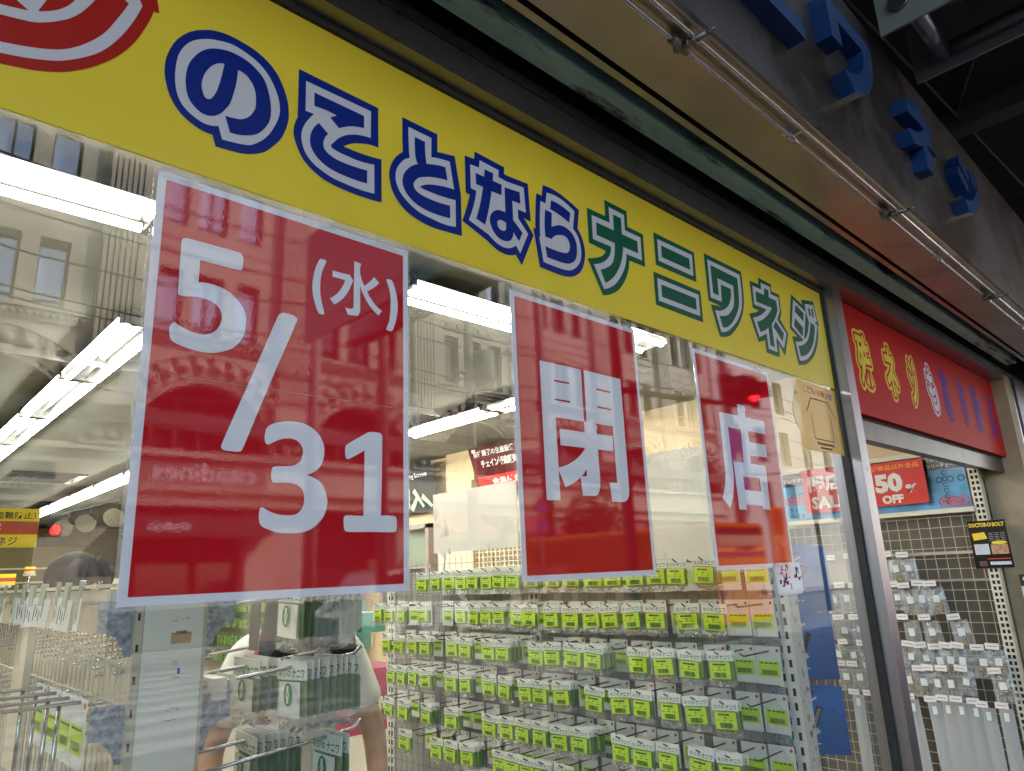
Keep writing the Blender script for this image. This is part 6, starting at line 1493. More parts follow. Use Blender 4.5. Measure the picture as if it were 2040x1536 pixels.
# ================================================================== deeper in the shop
def card_sign(label, x0, x1, y, z0, z1, rows, group=None):
    t = thing('sale_sign', label, 'sign', ((x0 + x1) / 2, y, z0), group)
    b = MB()
    h = (z1 - z0) / 3
    for k, m_ in enumerate((0, 1, 0)):
        b.box(x0, x1, y, y + 0.004, z0 + k * h, z0 + (k + 1) * h, m_)
    b.obj('card', [yellow_ink, M('orange_red_print', (0.48, 0.075, 0.03, 1), rough=0.5)], t)
    b = MB()
    for s, u, v, hh, w, m_ in rows:
        letter(b, s, front(y - 0.0015), u, v, hh, w, m_, 0.01)
    if rows:
        b.obj('lettering', [ink, paper], t)
    b = MB(); b.box((x0 + x1) / 2 - 0.05, (x0 + x1) / 2 + 0.05, y - 0.006, y + 0.01, z0 - 0.022, z0 + 0.004); b.cyl(((x0 + x1) / 2, y, z0 - 0.02), ((x0 + x1) / 2, y, z0 - 0.15), 0.005, 6)
    b.obj('clip_stand', pipe_m, t)
    return t
card_sign('yellow and red price sign cut off by the left edge of the picture', 0.16, 0.4555, 1.60, 1.738, 1.854,
          [('（盗難防止）', 0.333, 1.822, 0.022, 0.112, 0), ('13', 0.315, 1.782, 0.030, 0.045, 1), ('ネジ', 0.355, 1.745, 0.024, 0.05, 0)])
SG = 'small yellow and red price signs further back'
card_sign('small yellow and red price sign behind the dark haired head', 1.815, 2.02, 7.0, 1.73, 1.865, [], SG)
card_sign('small yellow and red price sign by the left picture edge above the rail', 1.12, 1.275, 7.0, 1.69, 1.79, [], SG)
card_sign('tiny yellow and red price sign left of the dark haired head', 1.335, 1.42, 7.0, 1.79, 1.85, [], SG)
# far racks full of green packets
green_mix = M('far_packets', (0.16, 0.27, 0.06, 1), rough=0.6, var=0.7, scale=26, detail=0) if False else M('far_packets', (0.17, 0.28, 0.07, 1), rough=0.6, var=0.65, scale=22)
for i, (x, y0, y1, lab) in enumerate(((2.15, 6.2, 10.5, 'far rack of green packets behind the rail at the left'), (1.05, 7.4, 11.0, 'farthest rack of green packets at the left picture edge'), (4.86, 7.0, 16.0, 'tall wall rack of green packets in the back of the shop'))):
    t = thing('far_rack', lab, 'display rack', (x, (y0 + y1) / 2, 0), 'racks deep in the shop')
    b = MB(); b.box(x - 0.02, x + 0.02, y0, y1, 0.1, 1.72); b.obj('panel', cream, t)
    for z in (0.6, 0.85, 1.10, 1.33, 1.55):
        b = MB(); yy = y0 + 0.05
        while yy < y1 - 0.1:
            w = 0.09
            b.box(x - 0.22 - rnd.uniform(0, 0.05), x - 0.04, yy, yy + w * 0.85, z - 0.11, z + rnd.uniform(0, 0.03)); yy += w + rnd.uniform(0.01, 0.03)
        b.obj('packet_row', green_mix, t)
t = thing('back_counter', 'low olive counter with shelf lights at the far end of the shop', 'counter', (2.6, 15.5, 0))
b = MB(); b.box(0.5, 3.9, 15.0, 16.6, 0, 2.45); b.obj('cabinet', M('olive_cabinet', (0.20, 0.16, 0.06, 1), rough=0.6, var=0.2, scale=1.0), t)
b = MB()
for z in (1.55, 1.8, 2.05):
    b.box(1.9, 3.1, 14.95, 14.99, z, z + 0.03)
b.obj('shelf_edge', cream, t)
# posters, frames and lattices along the right wall above the packets
def wall_board(name, label, cat, y0, y1, z0, z1, x_top, x_bot, mt, decor=None):
    t = thing(name, label, cat, (x_bot, (y0 + y1) / 2, z0))
    b = MB()
    fb = lambda u, v: (x_bot + (x_top - x_bot) * (v - z0) / (z1 - z0), -u, v)
    b.slab(fill([rect(-y1, -y0, z0, z1)]), fb, lambda u, v: (fb(u, v)[0] + 0.008, -u, v))
    b.obj('board', mt, t)
    if decor:
        decor(t, lambda u, v: (fb(u, v)[0] - 0.003, -u, v), lambda u, v: (fb(u, v)[0] - 0.005, -u, v))
    return t
charcoal = PRINT('charcoal_print', (0.035, 0.037, 0.045, 1), f0=0.05, rough=0.1, var=0.3)
def dec_screw(t, f, f2):
    b = MB()
    letter(b, 'Drilling Screws', f, -6.12, 2.72, 0.07, 0.52, 0, 0.02)
    b.add([f(-6.28, 2.78), f(-6.12, 2.78), f(-6.12, 2.62), f(-6.28, 2.62)], [(0, 1, 2, 3)], 1)
    for (cx, cz, L, a) in ((-6.05, 2.52, 0.24, 1.2), (-5.85, 2.50, 0.24, -1.0), (-5.95, 2.45, 0.22, 0.7), (-5.70, 2.46, 0.20, -0.7)):
        d = Vector((cos(a), sin(a))); n_ = Vector((-sin(a), cos(a)))
        P = [Vector((cx, cz)) + d * s * L / 2 + n_ * q * 0.035 for s, q in ((-1, -1), (1, -0.6), (1, 0.6), (-1, 1))]
        b.add([f2(p.x, p.y) for p in P], [(0, 1, 2, 3)], 2)
    b.obj('print', [paper, yellow_ink, M('pale_green_print', (0.45, 0.58, 0.45, 1), rough=0.5)], t)
wall_board('screw_poster', 'dark leaning poster with pale green screws between the first two red posters', 'poster', 5.48, 6.45, 2.34, 2.91, 4.86, 5.02, charcoal, dec_screw)
def dec_chain(t, f, f2):
    b = MB()
    b.add([f(-4.72, 2.60), f(-4.05, 2.60), f(-4.05, 2.45), f(-4.72, 2.45)], [(0, 1, 2, 3)], 1)
    letter(b, '自社開発の生産設備', f2, -4.68, 2.80, 0.065, 0.62, 0, 0.03)
    letter(b, 'チェイン製造販売', f2, -4.60, 2.68, 0.085, 0.55, 0, 0.04)
    letter(b, '金具付き', f2, -4.50, 2.50, 0.07, 0.42, 0, 0.03)
    b.add([f2(-4.70, 2.885), f2(-4.64, 2.885), f2(-4.64, 2.85), f2(-4.70, 2.85)], [(0, 1, 2, 3)], 0)
    b.obj('print', [paper, red_ink], t)
wall_board('chain_poster', 'dark and red leaning poster of white lettering above the blank white board', 'poster', 4.0, 4.75, 2.42, 2.905, 4.82, 4.98, PRINT('maroon_print', (0.13, 0.02, 0.025, 1), f0=0.05, rough=0.1, var=0.8, scale=1.3), dec_chain)
wall_board('blue_poster', 'blue and yellow poster leaning from the far wall above the dark haired head', 'poster', 15.6, 16.9, 2.35, 2.80, 4.7, 5.0, PRINT('blue_yellow_print', (0.14, 0.33, 0.42, 1), f0=0.04, rough=0.2, var=0.8, scale=1.6))
t = thing('wall_cabinet', 'glass fronted cream cabinet on the wall left of the blank white board', 'cabinet', (5.0, 6.1, 1.2))
b = MB(); b.box(4.96, 5.12, 5.66, 5.72, 1.2, 2.2); b.box(4.96, 5.12, 6.6, 6.66, 1.2, 2.2); b.box(4.96, 5.12, 5.66, 6.66, 2.15, 2.2); b.box(4.94, 5.12, 5.6, 6.9, 1.70, 1.73); b.obj('frame', M('mauve_frame', (0.34, 0.27, 0.25, 1), rough=0.5), t)
b = MB(); b.box(5.09, 5.10, 5.72, 6.6, 1.2, 2.15); b.obj('pane', CLEAR('cabinet_glass', f0=0.08, tint=(0.8, 0.9, 0.85, 1), milk=0.15), t)
t = thing('louver_panel', 'cream slatted panel under the blank white board', 'panel', (5.0, 5.1, 1.6))
b = MB()
for k in range(9):
    b.box(4.98, 5.0, 4.92, 5.5, 1.62 + k * 0.04, 1.645 + k * 0.04)
b.box(4.985, 5.02, 4.90, 5.52, 1.60, 2.0); b.obj('slats', cream, t)
t = thing('lattice_panel', 'tan wire lattice beside the cream slatted panel', 'lattice', (5.0, 4.4, 1.6))
b = MB()
for k in range(14):
    b.box(4.98, 4.99, 3.95 + k * 0.065, 3.965 + k * 0.065, 1.60, 2.0)
for k in range(9):
    b.box(4.975, 4.98, 3.9, 4.86, 1.62 + k * 0.05, 1.63 + k * 0.05)
b.box(4.995, 5.01, 3.9, 4.86, 1.58, 2.0, 1)
b.obj('lattice', [cream, M('tan_backing', (0.36, 0.26, 0.13, 1), rough=0.8)], t)
t = thing('off_banner', 'red banner of white OFF lettering low between the middle and right posters', 'banner', (4.95, 2.3, 1.75))
b = MB(); b.box(4.945, 4.95, 1.95, 2.75, 1.74, 1.83); b.obj('sheet', red_ink, t)
b = MB(); letter(b, 'OFF', fx_(4.942), -2.72, 1.755, 0.06, 0.20, 0, 0.05); letter(b, 'OFF', fx_(4.942), -2.32, 1.755, 0.06, 0.20, 0, 0.05); b.obj('lettering', paper, t)
t = thing('tool_row', 'row of small dark tools hanging under the red OFF banner', 'tools', (4.95, 2.3, 1.6))
for k in range(22):
    b = MB(); y = 1.7 + k * 0.07; b.box(4.93 - rnd.uniform(0, 0.03), 4.955, y, y + rnd.uniform(0.02, 0.05), 1.70 - rnd.uniform(0.1, 0.22), 1.71)
    b.obj('tool', (ink, zinc, red_ink, M('tan_handle', (0.4, 0.28, 0.16, 1)))[rnd.choice((0, 0, 1, 1, 2, 3))] if k % 5 else zinc, t)
t = thing('floor_box', 'jumble of pink and teal boxes on low shelves past the white sleeve', 'shelves', (3.0, 3.6, 0))
for k, (x, y, z, cl) in enumerate(((2.5, 3.4, 1.25, 'teal'), (2.7, 3.9, 1.1, 'teal'), (2.6, 3.3, 0.9, 'pink'), (2.8, 3.7, 0.75, 'pink'), (2.9, 4.3, 1.3, 'teal'), (2.6, 3.5, 0.6, 'pink'))):
    b = MB(); b.box(x, x + 0.4, y, y + 0.4, z, z + 0.13)
    b.obj('tray', M('teal_tray', (0.10, 0.34, 0.26, 1), rough=0.5) if cl == 'teal' else M('pink_tray', (0.45, 0.06, 0.12, 1), rough=0.5), t)
# ================================================================== the street behind the camera, seen mirrored in the glass
FY = -20.0
def fx(x): return 1.615 * x
def fz(z): return 1.6 + 1.615 * (z - 1.6)
def ff(y): return lambda u, v: (fx(u), y, fz(v))
stone = M('pale_facade_stone', (0.47, 0.41, 0.33, 1), rough=0.85, var=0.10, scale=0.8, bump=0.5, bscale=20, dirt=(0.34, 0.30, 0.25, 1), dirt_amt=0.15)
stone_dk = M('facade_carving', (0.38, 0.33, 0.27, 1), rough=0.9, var=0.12, scale=3)
pane_m = PRINT('painted_sky_glass', (0.42, 0.48, 0.56, 1), f0=0.40, rough=0.02, bump=0.06, bscale=3)  # pale blue base colour stands in for sky reflected in the panes
pane_dk = PRINT('dark_window_glass', (0.03, 0.033, 0.036, 1), f0=0.10, rough=0.03)
frame_dk = M('bronze_window_frame', (0.10, 0.085, 0.07, 1), rough=0.5, metal=0.4)
hotel = thing('hotel_building', 'pale stone hotel with arches and fluted pilasters mirrored in the shop glass', 'building', (16, FY, 0))
WIN = ((1.0, 1.43), (1.62, 2.18), (2.44, 2.89))
FLO = ((6.15, 7.36), (8.25, 9.50), (10.4, 11.6))
PER = 3.3
fl_me = None
for kb in range(-2, 6):
    pl = 2.65 + PER * kb
    xl, xr = pl, pl + PER
    # wall above the arches
    hs = [rect(pl + a, pl + c, z0, z1) for a, c in WIN for z0, z1 in FLO]
    b = MB(); b.slab(fill([rect(xl, xr, 5.87, 12.6)], hs), ff(FY), ff(FY - 0.5)); 
    cx = pl + 2.01
    hole = [(cx + 1.25, 3.95)] + arc(cx, 3.97, 1.25, 0.05, pi - 0.05, 24) + [(cx - 1.25, 3.95)]
    b.slab(fill([rect(xl, xr, 3.95, 5.868)], [hole]), ff(FY), ff(FY - 0.7))
    b.box(fx(xl), fx(xr), FY - 0.7, FY + 0.05, fz(2.98), fz(3.948))
    b.box(fx(xl), fx(xl + 0.72), FY - 0.7, FY, -0.1, fz(2.98)); b.box(fx(xl + 2.9), fx(xr), FY - 0.7, FY, -0.1, fz(2.98))
    b.obj('wall', stone, hotel)
    b = MB(); b.box(fx(xl), fx(xl + 0.70), FY, FY + 0.12, fz(3.95), fz(12.5))
    for q in range(7):
        u = xl + 0.035 + q * 0.092
        b.box(fx(u), fx(u + 0.06), FY + 0.12, FY + 0.19, fz(5.0), fz(12.4))
    b.box(fx(xl - 0.03), fx(xl + 0.74), FY, FY + 0.24, fz(4.62), fz(4.95))
    b.obj('pilaster', stone, hotel)
    b = MB()
    for q in range(16):
        a0 = pi * (q + 0.12) / 16; a1 = pi * (q + 0.88) / 16
        P = [(cx + r * cos(a), 3.97 + r * sin(a)) for r, a in ((1.36, a0), (1.74, a0 + 0.02), (1.74, a1 - 0.02), (1.36, a1))]
        b.slab(fill([P]), ff(FY + 0.12), ff(FY), 0)
        c = ((P[0][0] + P[2][0]) / 2, (P[0][1] + P[2][1]) / 2)
        b.ball((fx(c[0]), FY + 0.12, fz(c[1])), 0.16, 0.10, 0.16, 1, 8, 5)
    for r0_, r1_ in ((1.26, 1.33), (1.77, 1.83)):
        o_ = arc(cx, 3.97, r1_, 0.0, pi, 30) + arc(cx, 3.97, r0_, pi, 0.0, 30)
        b.slab(fill([o_]), ff(FY + 0.09), ff(FY), 0)
    b.obj('arch_moulding', [stone, stone_dk], hotel)
    b = MB(); b.box(fx(xl + 0.74), fx(xr - 0.04), FY, FY + 0.14, fz(6.06), fz(6.12)); b.box(fx(xl + 0.74), fx(xr - 0.04), FY, FY + 0.05, fz(5.88), fz(6.06), 1)
    for q in range(22):
        u = xl + 0.80 + q * 0.112
        b.ball((fx(u + 0.03), FY + 0.07, fz(5.98)), 0.065, 0.06, 0.075, 0, 8, 5)
    for z in (7.72, 7.98):
        b.box(fx(xl + 0.72), fx(xr), FY, FY + 0.02, fz(z), fz(z + 0.02), 1)
    for z in (9.8, 10.05):
        b.box(fx(xl + 0.72), fx(xr), FY, FY + 0.02, fz(z), fz(z + 0.02), 1)
    b.box(fx(xl), fx(xr), FY, FY + 0.16, fz(3.84), fz(3.90)); b.box(fx(xl), fx(xr), FY + 0.05, FY + 0.20, fz(3.24), fz(3.32)); b.box(fx(xl), fx(xr), FY + 0.05, FY + 0.26, fz(2.98), fz(3.06))
    b.obj('cornice', [stone, stone_dk], hotel)
    # windows
    for a, c in WIN:
        for z0, z1 in FLO:
            b = MB()
            X0, X1, Z0, Z1 = fx(pl + a), fx(pl + c), fz(z0), fz(z1)
            b.box(X0, X1, FY - 0.24, FY - 0.20, Z0 + 0.20, Z0 + 0.25)
            if c - a > 0.5:
                b.box((X0 + X1) / 2 - 0.03, (X0 + X1) / 2 + 0.03, FY - 0.24, FY - 0.20, Z0, Z1)
            b.box(X0, X0 + 0.05, FY - 0.24, FY - 0.16, Z0, Z1); b.box(X1 - 0.05, X1, FY - 0.24, FY - 0.16, Z0, Z1); b.box(X0, X1, FY - 0.24, FY - 0.16, Z1 - 0.16, Z1)
            w = b.obj('window', frame_dk, hotel)
            b = MB(); b.quad((X0, FY - 0.26, Z0), (X1, FY - 0.26, Z0), (X1, FY - 0.26, Z1), (X0, FY - 0.26, Z1))
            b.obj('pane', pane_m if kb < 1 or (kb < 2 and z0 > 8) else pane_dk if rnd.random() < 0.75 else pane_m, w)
    b = MB()
    for q in range(-2, 3):
        b.box(fx(cx + q * 0.42) - 0.05, fx(cx + q * 0.42) + 0.05, FY - 0.56, FY - 0.48, fz(3.95), fz(5.22 - 0.12 * abs(q)))
    b.box(fx(cx - 1.2), fx(cx + 1.2), FY - 0.56, FY - 0.48, fz(4.42), fz(4.46))
    w = b.obj('arched_window', frame_dk, hotel)
    b = MB(); b.quad((fx(cx - 1.3), FY - 0.6, fz(3.9)), (fx(cx + 1.3), FY - 0.6, fz(3.9)), (fx(cx + 1.3), FY - 0.6, fz(5.4)), (fx(cx - 1.3), FY - 0.6, fz(5.4))); b.obj('pane', pane_dk, w)
    b = MB(); b.quad((fx(xl + 0.6), FY - 0.55, -0.1), (fx(xr - 0.3), FY - 0.55, -0.1), (fx(xr - 0.3), FY - 0.55, fz(3.0)), (fx(xl + 0.6), FY - 0.55, fz(3.0))); b.obj('shop_window', pane_dk, hotel)
x0f, x1f = fx(2.65 - 2 * PER), fx(2.65 + 6 * PER)
b = MB(); b.box(x0f, x1f, FY - 12, FY - 0.9, -0.1, fz(12.6)); b.obj('core', stone_dk, hotel)
b = MB(); b.box(x0f, x1f, FY + 0.20, FY + 0.30, fz(4.30), fz(4.60)); b.obj('transom_beam', dark_beam, hotel)
hw = M('hotel_sign_lilac', (0.85, 0.80, 0.88, 1), rough=0.4)
b = MB(); b.box(fx(3.55), fx(5.85), FY + 0.05, FY + 0.07, fz(3.33), fz(3.83)); b.obj('name_panel', M('sign_band_brown', (0.20, 0.165, 0.14, 1), rough=0.7), hotel)
b = MB(); fm = lambda u, v: (-u, FY + 0.08, v)
letter(b, 'citadines', fm, -fx(5.62), fz(3.42), 0.52, fx(5.62) - fx(3.81), 0, 0.0); b.obj('hotel_name', hw, hotel)
b = MB(); fm2 = lambda u, v: (-u, FY + 0.50, v)
letter(b, 'citadines', fm2, -fx(4.43), fz(2.545), 0.24, fx(4.43) - fx(3.77), 0, 0.015); b.obj('hotel_name', hw, hotel)
b = MB(); b.box(fx(3.4), fx(5.9), FY, FY + 0.45, fz(2.44), fz(2.80)); b.obj('entrance_canopy', M('dark_canopy', (0.04, 0.03, 0.035, 1), rough=0.6), hotel)
b = MB(); b.box(fx(-0.4), fx(2.4), FY + 0.06, FY + 0.12, fz(2.9), fz(3.6)); b.obj('name_board', dark_beam, hotel)
b = MB(); letter(b, '飯田亀吉製', lambda u, v: (-u, FY + 0.13, v), -fx(2.2), fz(3.15), 0.32, fx(2.2) - fx(0.9), 0, 0.03); b.obj('name_board_lettering', paper, hotel)
# red awnings at street level further along
for i, (xa, xb) in enumerate(((15.6, 17.8), (19.3, 21.5), (24.5, 27.5))):
    t = thing('awning', 'dark red fabric awning on the stone front opposite, %s along the street' % ORD[i], 'awning', (xa, FY, 2.6), 'red awnings opposite')
    b = MB(); b.add([(xa, FY + 0.06, 3.9), (xb, FY + 0.06, 3.9), (xb + 0.1, FY + 1.3, 3.1), (xa - 0.1, FY + 1.3, 3.1), (xa - 0.1, FY + 1.3, 2.8), (xb + 0.1, FY + 1.3, 2.8), (xa, FY + 0.06, 3.1), (xb, FY + 0.06, 3.1)],
                    [(0, 1, 2, 3), (3, 2, 5, 4), (0, 3, 6), (1, 7, 2)]); b.obj('canvas', M('awning_red', (0.20, 0.02, 0.03, 1), rough=0.8), t)
# the plainer block further right
blk = thing('office_building', 'plain grey office block beyond the stone hotel, mirrored right of the last poster', 'building', (48, FY, 0))
b = MB(); xa = x1f + 0.05
ox = [xa + 1.2 + 3.2 * i for i in range(11)]
hs = [rect(x, x + 1.3, z, z + 2.2) for x in ox for z in (4.2, 7.6, 11.0, 14.4)]
b.slab(fill([rect(xa, xa + 37, -0.1, 18.5)], hs), lambda u, v: (u, FY + 0.1, v), lambda u, v: (u, FY - 0.4, v)); b.box(xa, xa + 37, FY - 10, FY - 0.7, -0.1, 18.4)
b.obj('wall', M('grey_facade', (0.42, 0.40, 0.37, 1), rough=0.8, var=0.08, scale=0.7), blk)
for x in ox:
    for z in (4.2, 7.6, 11.0, 14.4):
        b = MB(); b.box(x, x + 0.06, FY - 0.28, FY - 0.2, z, z + 2.2); b.box(x + 1.24, x + 1.3, FY - 0.28, FY - 0.2, z, z + 2.2); b.box(x + 0.6, x + 0.66, FY - 0.28, FY - 0.2, z, z + 2.2); b.box(x, x + 1.3, FY - 0.28, FY - 0.2, z + 0.45, z + 0.51)
        w = b.obj('window', frame_dk, blk)
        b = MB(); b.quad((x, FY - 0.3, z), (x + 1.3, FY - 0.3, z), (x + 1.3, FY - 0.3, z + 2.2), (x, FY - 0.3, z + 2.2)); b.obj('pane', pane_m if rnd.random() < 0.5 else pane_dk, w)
# street poles and wires
pole_m = M('pole_concrete', (0.16, 0.15, 0.14, 1), rough=0.8, var=0.15)
PG = 'utility poles across the street'
poles = []
for i, (x, y, h, r, w) in enumerate(((7.85, -14.0, 7.2, 0.17, 'short pole behind the numeral 3'), (9.9, -14.2, 12.0, 0.16, 'tall pole mirrored at the right edge of the date poster'), (12.7, -14.0, 9.4, 0.16, 'pole with a transformer mirrored between the first two red posters'),
                                     (15.7, -14.0, 12.5, 0.19, 'pole mirrored at the left edge of the middle red poster'), (21.7, -11.0, 12.5, 0.20, 'pole mirrored in the poster nearest the door'))):
    t = thing('utility_pole', w[0].upper() * 0 + 'grey utility ' + w, 'utility pole', (x, y, -0.1), PG)
    b = MB(); b.cyl((x, y, -0.1), (x, y, h), r, 10, r1=r * 0.8); b.obj('shaft', pole_m, t)
    b = MB(); b.box(x - 0.9, x + 0.9, y - 0.05, y + 0.05, h - 1.0, h - 0.9); b.box(x - 0.6, x + 0.6, y - 0.05, y + 0.05, h - 2.2, h - 2.12)
    for k in range(5):
        b.cyl((x - 0.8 + 0.4 * k, y, h - 0.9), (x - 0.8 + 0.4 * k, y, h - 0.75), 0.04, 6)
    b.obj('cross_arm', pole_m, t)
    if i == 2:
        b = MB(); b.cyl((x + 0.45, y + 0.2, 6.8), (x + 0.45, y + 0.2, 7.9), 0.28, 12); b.obj('transformer', pole_m, t)
WG = 'overhead wires along the street'
for i, (z, y, sag) in enumerate(((6.9, -14.0, 0.25), (7.3, -14.05, 0.3), (8.2, -14.0, 0.3), (8.6, -13.9, 0.2), (5.6, -13.6, 0.35), (5.2, -14.1, 0.3), (9.6, -13.9, 0.2))):
    b = MB()
    P = [(x, y + 0.1 * sin(x * 0.2), z - sag * (1 - ((x % 8) / 4.0 - 1) ** 2) + 0.02 * (x - 10) * (i % 3 - 1)) for x in range(-12, 60, 2)]
    b.tube(P, 0.022, 5)
    tag(b.obj('overhead_wire', black_m), 'black overhead wire along the far side of the street, %s of several' % ORD[i], 'wire', WG)
# traffic signals
lens_red = GLOW('lit_red_signal', (1.0, 0.012, 0.02, 1), 5.0)
def signal(label, x, y, z, s, arm):
    t = thing('traffic_signal', label, 'traffic light', (x, y, -0.1), 'red traffic signals')
    b = MB(); b.box(x - 0.55 * s, x + 0.55 * s, y - 0.10, y + 0.02, z - 0.2 * s, z + 0.2 * s); b.obj('housing', dark_beam, t)
    for k, (dx, m_) in enumerate(((0.34, 0), (0.0, 1), (-0.34, 1))):
        b = MB(); b.cyl((x + dx * s, y + 0.021, z), (x + dx * s, y + 0.035, z), 0.15 * s, 16); b.obj('signal_lens', lens_red if k == 0 else black_m, t)
        b = MB()
        P0 = [(x + dx * s + 0.165 * s * cos(a * pi / 12), z + 0.165 * s * sin(a * pi / 12)) for a in range(-2, 15)]
        for j in range(len(P0) - 1):
            (a0, c0), (a1, c1) = P0[j], P0[j + 1]
            b.quad((a0, y + 0.02, c0), (a1, y + 0.02, c1), (a1, y + 0.28 * s, c1 - 0.02), (a0, y + 0.28 * s, c0 - 0.02))
        b.obj('visor', dark_beam, t)
    b = MB(); b.cyl((x, y - 0.05, z - 0.25 * s), (x - arm, y - 0.05, z - 0.45 * s), 0.045, 8); b.cyl((x - arm, y - 0.05, -0.1), (x - arm, y - 0.05, z + 0.5), 0.08, 10); b.obj('mast_arm', pole_m, t)
signal('large red traffic signal mirrored in the poster nearest the door', 10.45, -4.5, 4.33, 1.0, 3.2)
signal('small red traffic signal mirrored under the ceiling lights at the left', 3.46, -18.5, 3.03, 0.8, 1.2)
# no parking discs
t = thing('no_parking_sign', 'pair of round no parking discs on a pole mirrored in the middle poster', 'road sign', (11.28, -10, -0.1))
b = MB(); b.cyl((11.28, -10.05, -0.1), (11.28, -10.05, 3.3), 0.035, 8); b.obj('post', pole_m, t)
for z in (3.0, 2.58):
    b = MB(); b.cyl((11.28, -10.0, z), (11.28, -9.985, z), 0.19, 24)
    b.cyl((11.28, -9.984, z), (11.28, -9.982, z), 0.15, 24, 1)
    b.box(11.28 - 0.02, 11.28 + 0.02, -9.981, -9.979, z - 0.15, z + 0.15, 0); b.obj('disc', [red_ink, blue_ink], t)
# blue direction board and a round 50m board
t = thing('direction_sign', 'blue direction board with a white arrow mirrored in the poster nearest the door', 'road sign', (16.4, -8.0, -0.1))
b = MB(); b.box(16.0, 16.9, -8.02, -7.98, 3.4, 4.9); b.obj('board', M('sign_blue_enamel', (0.03, 0.06, 0.36, 1), rough=0.4), t)
b = MB(); P = [(16.45, 3.55), (16.55, 3.55), (16.55, 4.1), (16.65, 4.1), (16.5, 4.4), (16.35, 4.1), (16.45, 4.1)]; b.flat(fill([P]), lambda u, v: (u, -7.975, v)); b.obj('arrow', paper, t)
b = MB(); b.cyl((16.45, -8.06, -0.1), (16.45, -8.06, 5.0), 0.05, 8); b.obj('post', pole_m, t)
t = thing('distance_sign', 'grey round 50m board mirrored beside the yellow sticker', 'sign', (25.3, -10.0, -0.1))
b = MB(); b.cyl((25.3, -10.03, 6.85), (25.3, -9.99, 6.85), 0.75, 28); b.obj('disc', M('grey_disc', (0.3, 0.29, 0.27, 1), rough=0.5), t)
b = MB(); letter(b, '50m', lambda u, v: (-u, -9.98, v), -25.85, 6.68, 0.42, 1.1, 0, 0.03); b.obj('lettering', paper, t)
b = MB(); b.cyl((25.3, -10.1, -0.1), (25.3, -10.1, 7.0), 0.08, 8); b.obj('post', pole_m, t)
# orange coach seen from behind, orange banner
bus = thing('coach', 'orange coach seen from behind, mirrored low in the poster nearest the door', 'coach', (16.2, -11, -0.1))
body_o = PRINT('coach_orange', (0.72, 0.20, 0.01, 1), f0=0.05, rough=0.1)
X0, X1 = 14.85, 17.30
b = MB(); P = rrect(X0, X1, 0.25, 2.56, 0.22); b.slab(fill([P]), lambda u, v: (u, -8.0, v), lambda u, v: (u, -14.5, v)); b.obj('body', body_o, bus)
b = MB(); P = rrect(X0 + 0.12, X1 - 0.12, 2.02, 2.46, 0.12); b.slab(fill([P]), lambda u, v: (u, -7.98, v), lambda u, v: (u, -8.0, v)); b.obj('rear_window', pane_dk, bus)
b = MB(); b.box(X0 + 0.06, X1 - 0.06, -7.99, -7.97, 1.80, 1.87); b.obj('trim_stripe', M('coach_mauve', (0.3, 0.03, 0.08, 1), rough=0.4), bus)
b = MB(); letter(b, 'TABITO', lambda u, v: (-u, -7.985, v), -16.75, 1.90, 0.11, 0.9, 0, 0.03); b.obj('lettering', M('coach_brown', (0.10, 0.025, 0.01, 1), rough=0.5), bus)
for dx in (0.15, X1 - X0 - 0.35):
    b = MB(); b.box(X0 + dx, X0 + dx + 0.2, -7.985, -7.965, 0.9, 1.1); b.obj('tail_light', red_ink, bus)
for x in (X0 + 0.2, X1 - 0.2):
    for y in (-9.6, -13.2):
        b = MB(); b.cyl((x - 0.15, y, 0.35), (x + 0.15, y, 0.35), 0.46, 18); w = b.obj('wheel', black_m, bus)
        b = MB(); b.cyl((x - 0.16, y, 0.35), (x + 0.16, y, 0.35), 0.22, 14); b.obj('rim', zinc, w)
t = thing('kids_banner', 'orange upright KIDS LAND banner mirrored beside the coach', 'banner', (18.1, -8, -0.1))
b = MB(); b.box(17.72, 18.55, -8.02, -8.0, 1.2, 3.0); b.obj('cloth', body_o, t)
b = MB()
fk = lambda u, v: (18.15 + 0.22 - v, -7.99, 2.95 - u) 
letter(b, 'KIDS LAND', lambda u, v: (18.0 + v, -7.99, 2.9 - u), 0.0, 0.0, 0.34, 1.55, 0, 0.04)
b.obj('lettering', M('banner_red', (0.5, 0.03, 0.01, 1), rough=0.6), t)
b = MB(); b.cyl((17.7, -8.01, -0.1), (17.7, -8.01, 3.1), 0.03, 6); b.obj('post', pole_m, t)
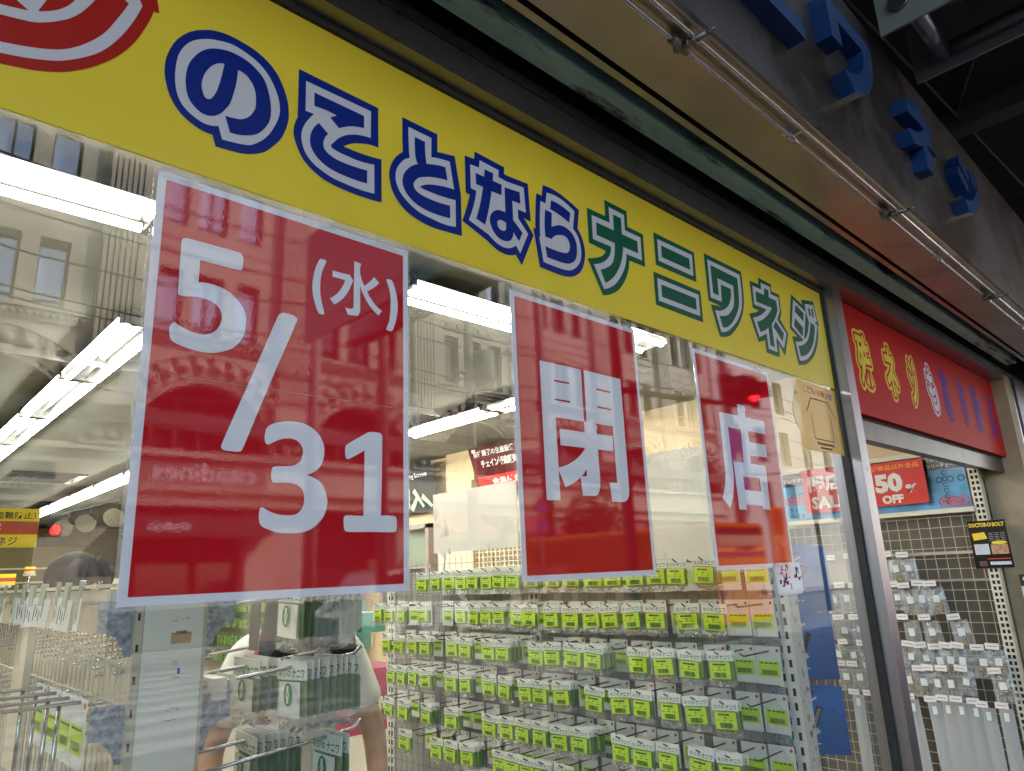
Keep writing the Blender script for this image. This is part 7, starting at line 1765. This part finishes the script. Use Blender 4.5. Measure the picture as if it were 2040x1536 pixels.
# parked cars
def car(label, x, y, col, h):
    t = thing('parked_car', label, 'car', (x + 2, y, -0.1), 'cars parked across the street')
    prof = [(0.0, 0.35), (0.05, 0.85), (0.35, 0.98), (0.75, 1.05 * h / 1.55), (1.25, h - 0.06), (1.7, h), (2.9, h + 0.02), (3.5, h - 0.06), (4.05, 1.10), (4.2, 0.95), (4.25, 0.4), (4.0, 0.25), (0.2, 0.25)]
    b = MB(); b.slab(fill([[(x + u, v - 0.1) for u, v in prof]]), lambda u, v: (u, y + 0.8, v), lambda u, v: (u, y - 0.8, v)); b.obj('body', col, t)
    gl_ = [(0.95, 1.06), (1.32, h - 0.12), (2.25, h - 0.08), (2.25, 1.06)]
    g2 = [(2.33, 1.06), (2.33, h - 0.08), (3.42, h - 0.12), (3.85, 1.06)]
    for P in (gl_, g2):
        b = MB(); b.slab(fill([[(x + u, v - 0.1) for u, v in P]]), lambda u, v: (u, y + 0.81, v), lambda u, v: (u, y + 0.8, v)); b.obj('side_window', pane_dk, t)
    for u in (0.85, 3.4):
        for s in (-1, 1):
            b = MB(); b.cyl((x + u, y + s * 0.66, 0.21), (x + u, y + s * 0.83, 0.21), 0.31, 18); w = b.obj('wheel', black_m, t)
            b = MB(); b.cyl((x + u, y + s * 0.67, 0.21), (x + u, y + s * 0.84, 0.21), 0.19, 12); b.obj('rim', zinc, w)
    b = MB(); b.box(x - 0.01, x + 0.05, y - 0.7, y - 0.45, 0.55, 0.72); b.box(x - 0.01, x + 0.05, y + 0.45, y + 0.7, 0.55, 0.72); b.obj('headlights', paper, t)
    return t
car('white minivan parked opposite, its roof mirrored along the foot of the date poster', 9.0, -15.6, PRINT('car_white', (0.7, 0.68, 0.70, 1), f0=0.05, rough=0.05), 1.92)
car('dark minivan parked opposite, mirrored at the foot of the middle red poster', 16.9, -15.6, PRINT('car_black', (0.02, 0.02, 0.022, 1), f0=0.05, rough=0.05), 2.2)
# street tree
t = thing('street_tree', 'small leafy street tree mirrored in the middle red poster', 'tree', (16.6, -13, -0.1))
b = MB(); b.tube([(16.6, -13, -0.1), (16.62, -13.02, 1.5), (16.55, -13, 2.6), (16.7, -12.9, 3.6)], [0.10, 0.08, 0.06, 0.03], 8)
for k in range(6):
    a = k * 1.1
    b.tube([(16.6, -13, 2.0 + 0.2 * k), (16.6 + 0.4 * cos(a), -13 + 0.4 * sin(a), 2.5 + 0.2 * k), (16.6 + 0.8 * cos(a), -13 + 0.8 * sin(a), 2.8 + 0.22 * k)], [0.035, 0.022, 0.01], 6)
b.obj('trunk', M('bark', (0.10, 0.075, 0.05, 1), rough=0.9, var=0.3), t)
b = MB()
for k in range(900):
    d = Vector((rnd.gauss(0, 1), rnd.gauss(0, 1), rnd.gauss(0, 1))).normalized() * (rnd.random() ** 0.5)
    c = Vector((16.6 + d.x * 0.95, -13 + d.y * 0.95, 3.0 + d.z * 1.0))
    a = Vector((rnd.uniform(-1, 1), rnd.uniform(-1, 1), rnd.uniform(-1, 1))).normalized() * 0.09
    e = a.orthogonal().normalized() * 0.05
    b.add([c - a, c + e, c + a, c - e], [(0, 1, 2, 3)])
b.obj('crown', M('leaf_green', (0.05, 0.10, 0.03, 1), rough=0.6, var=0.4, scale=3), t)
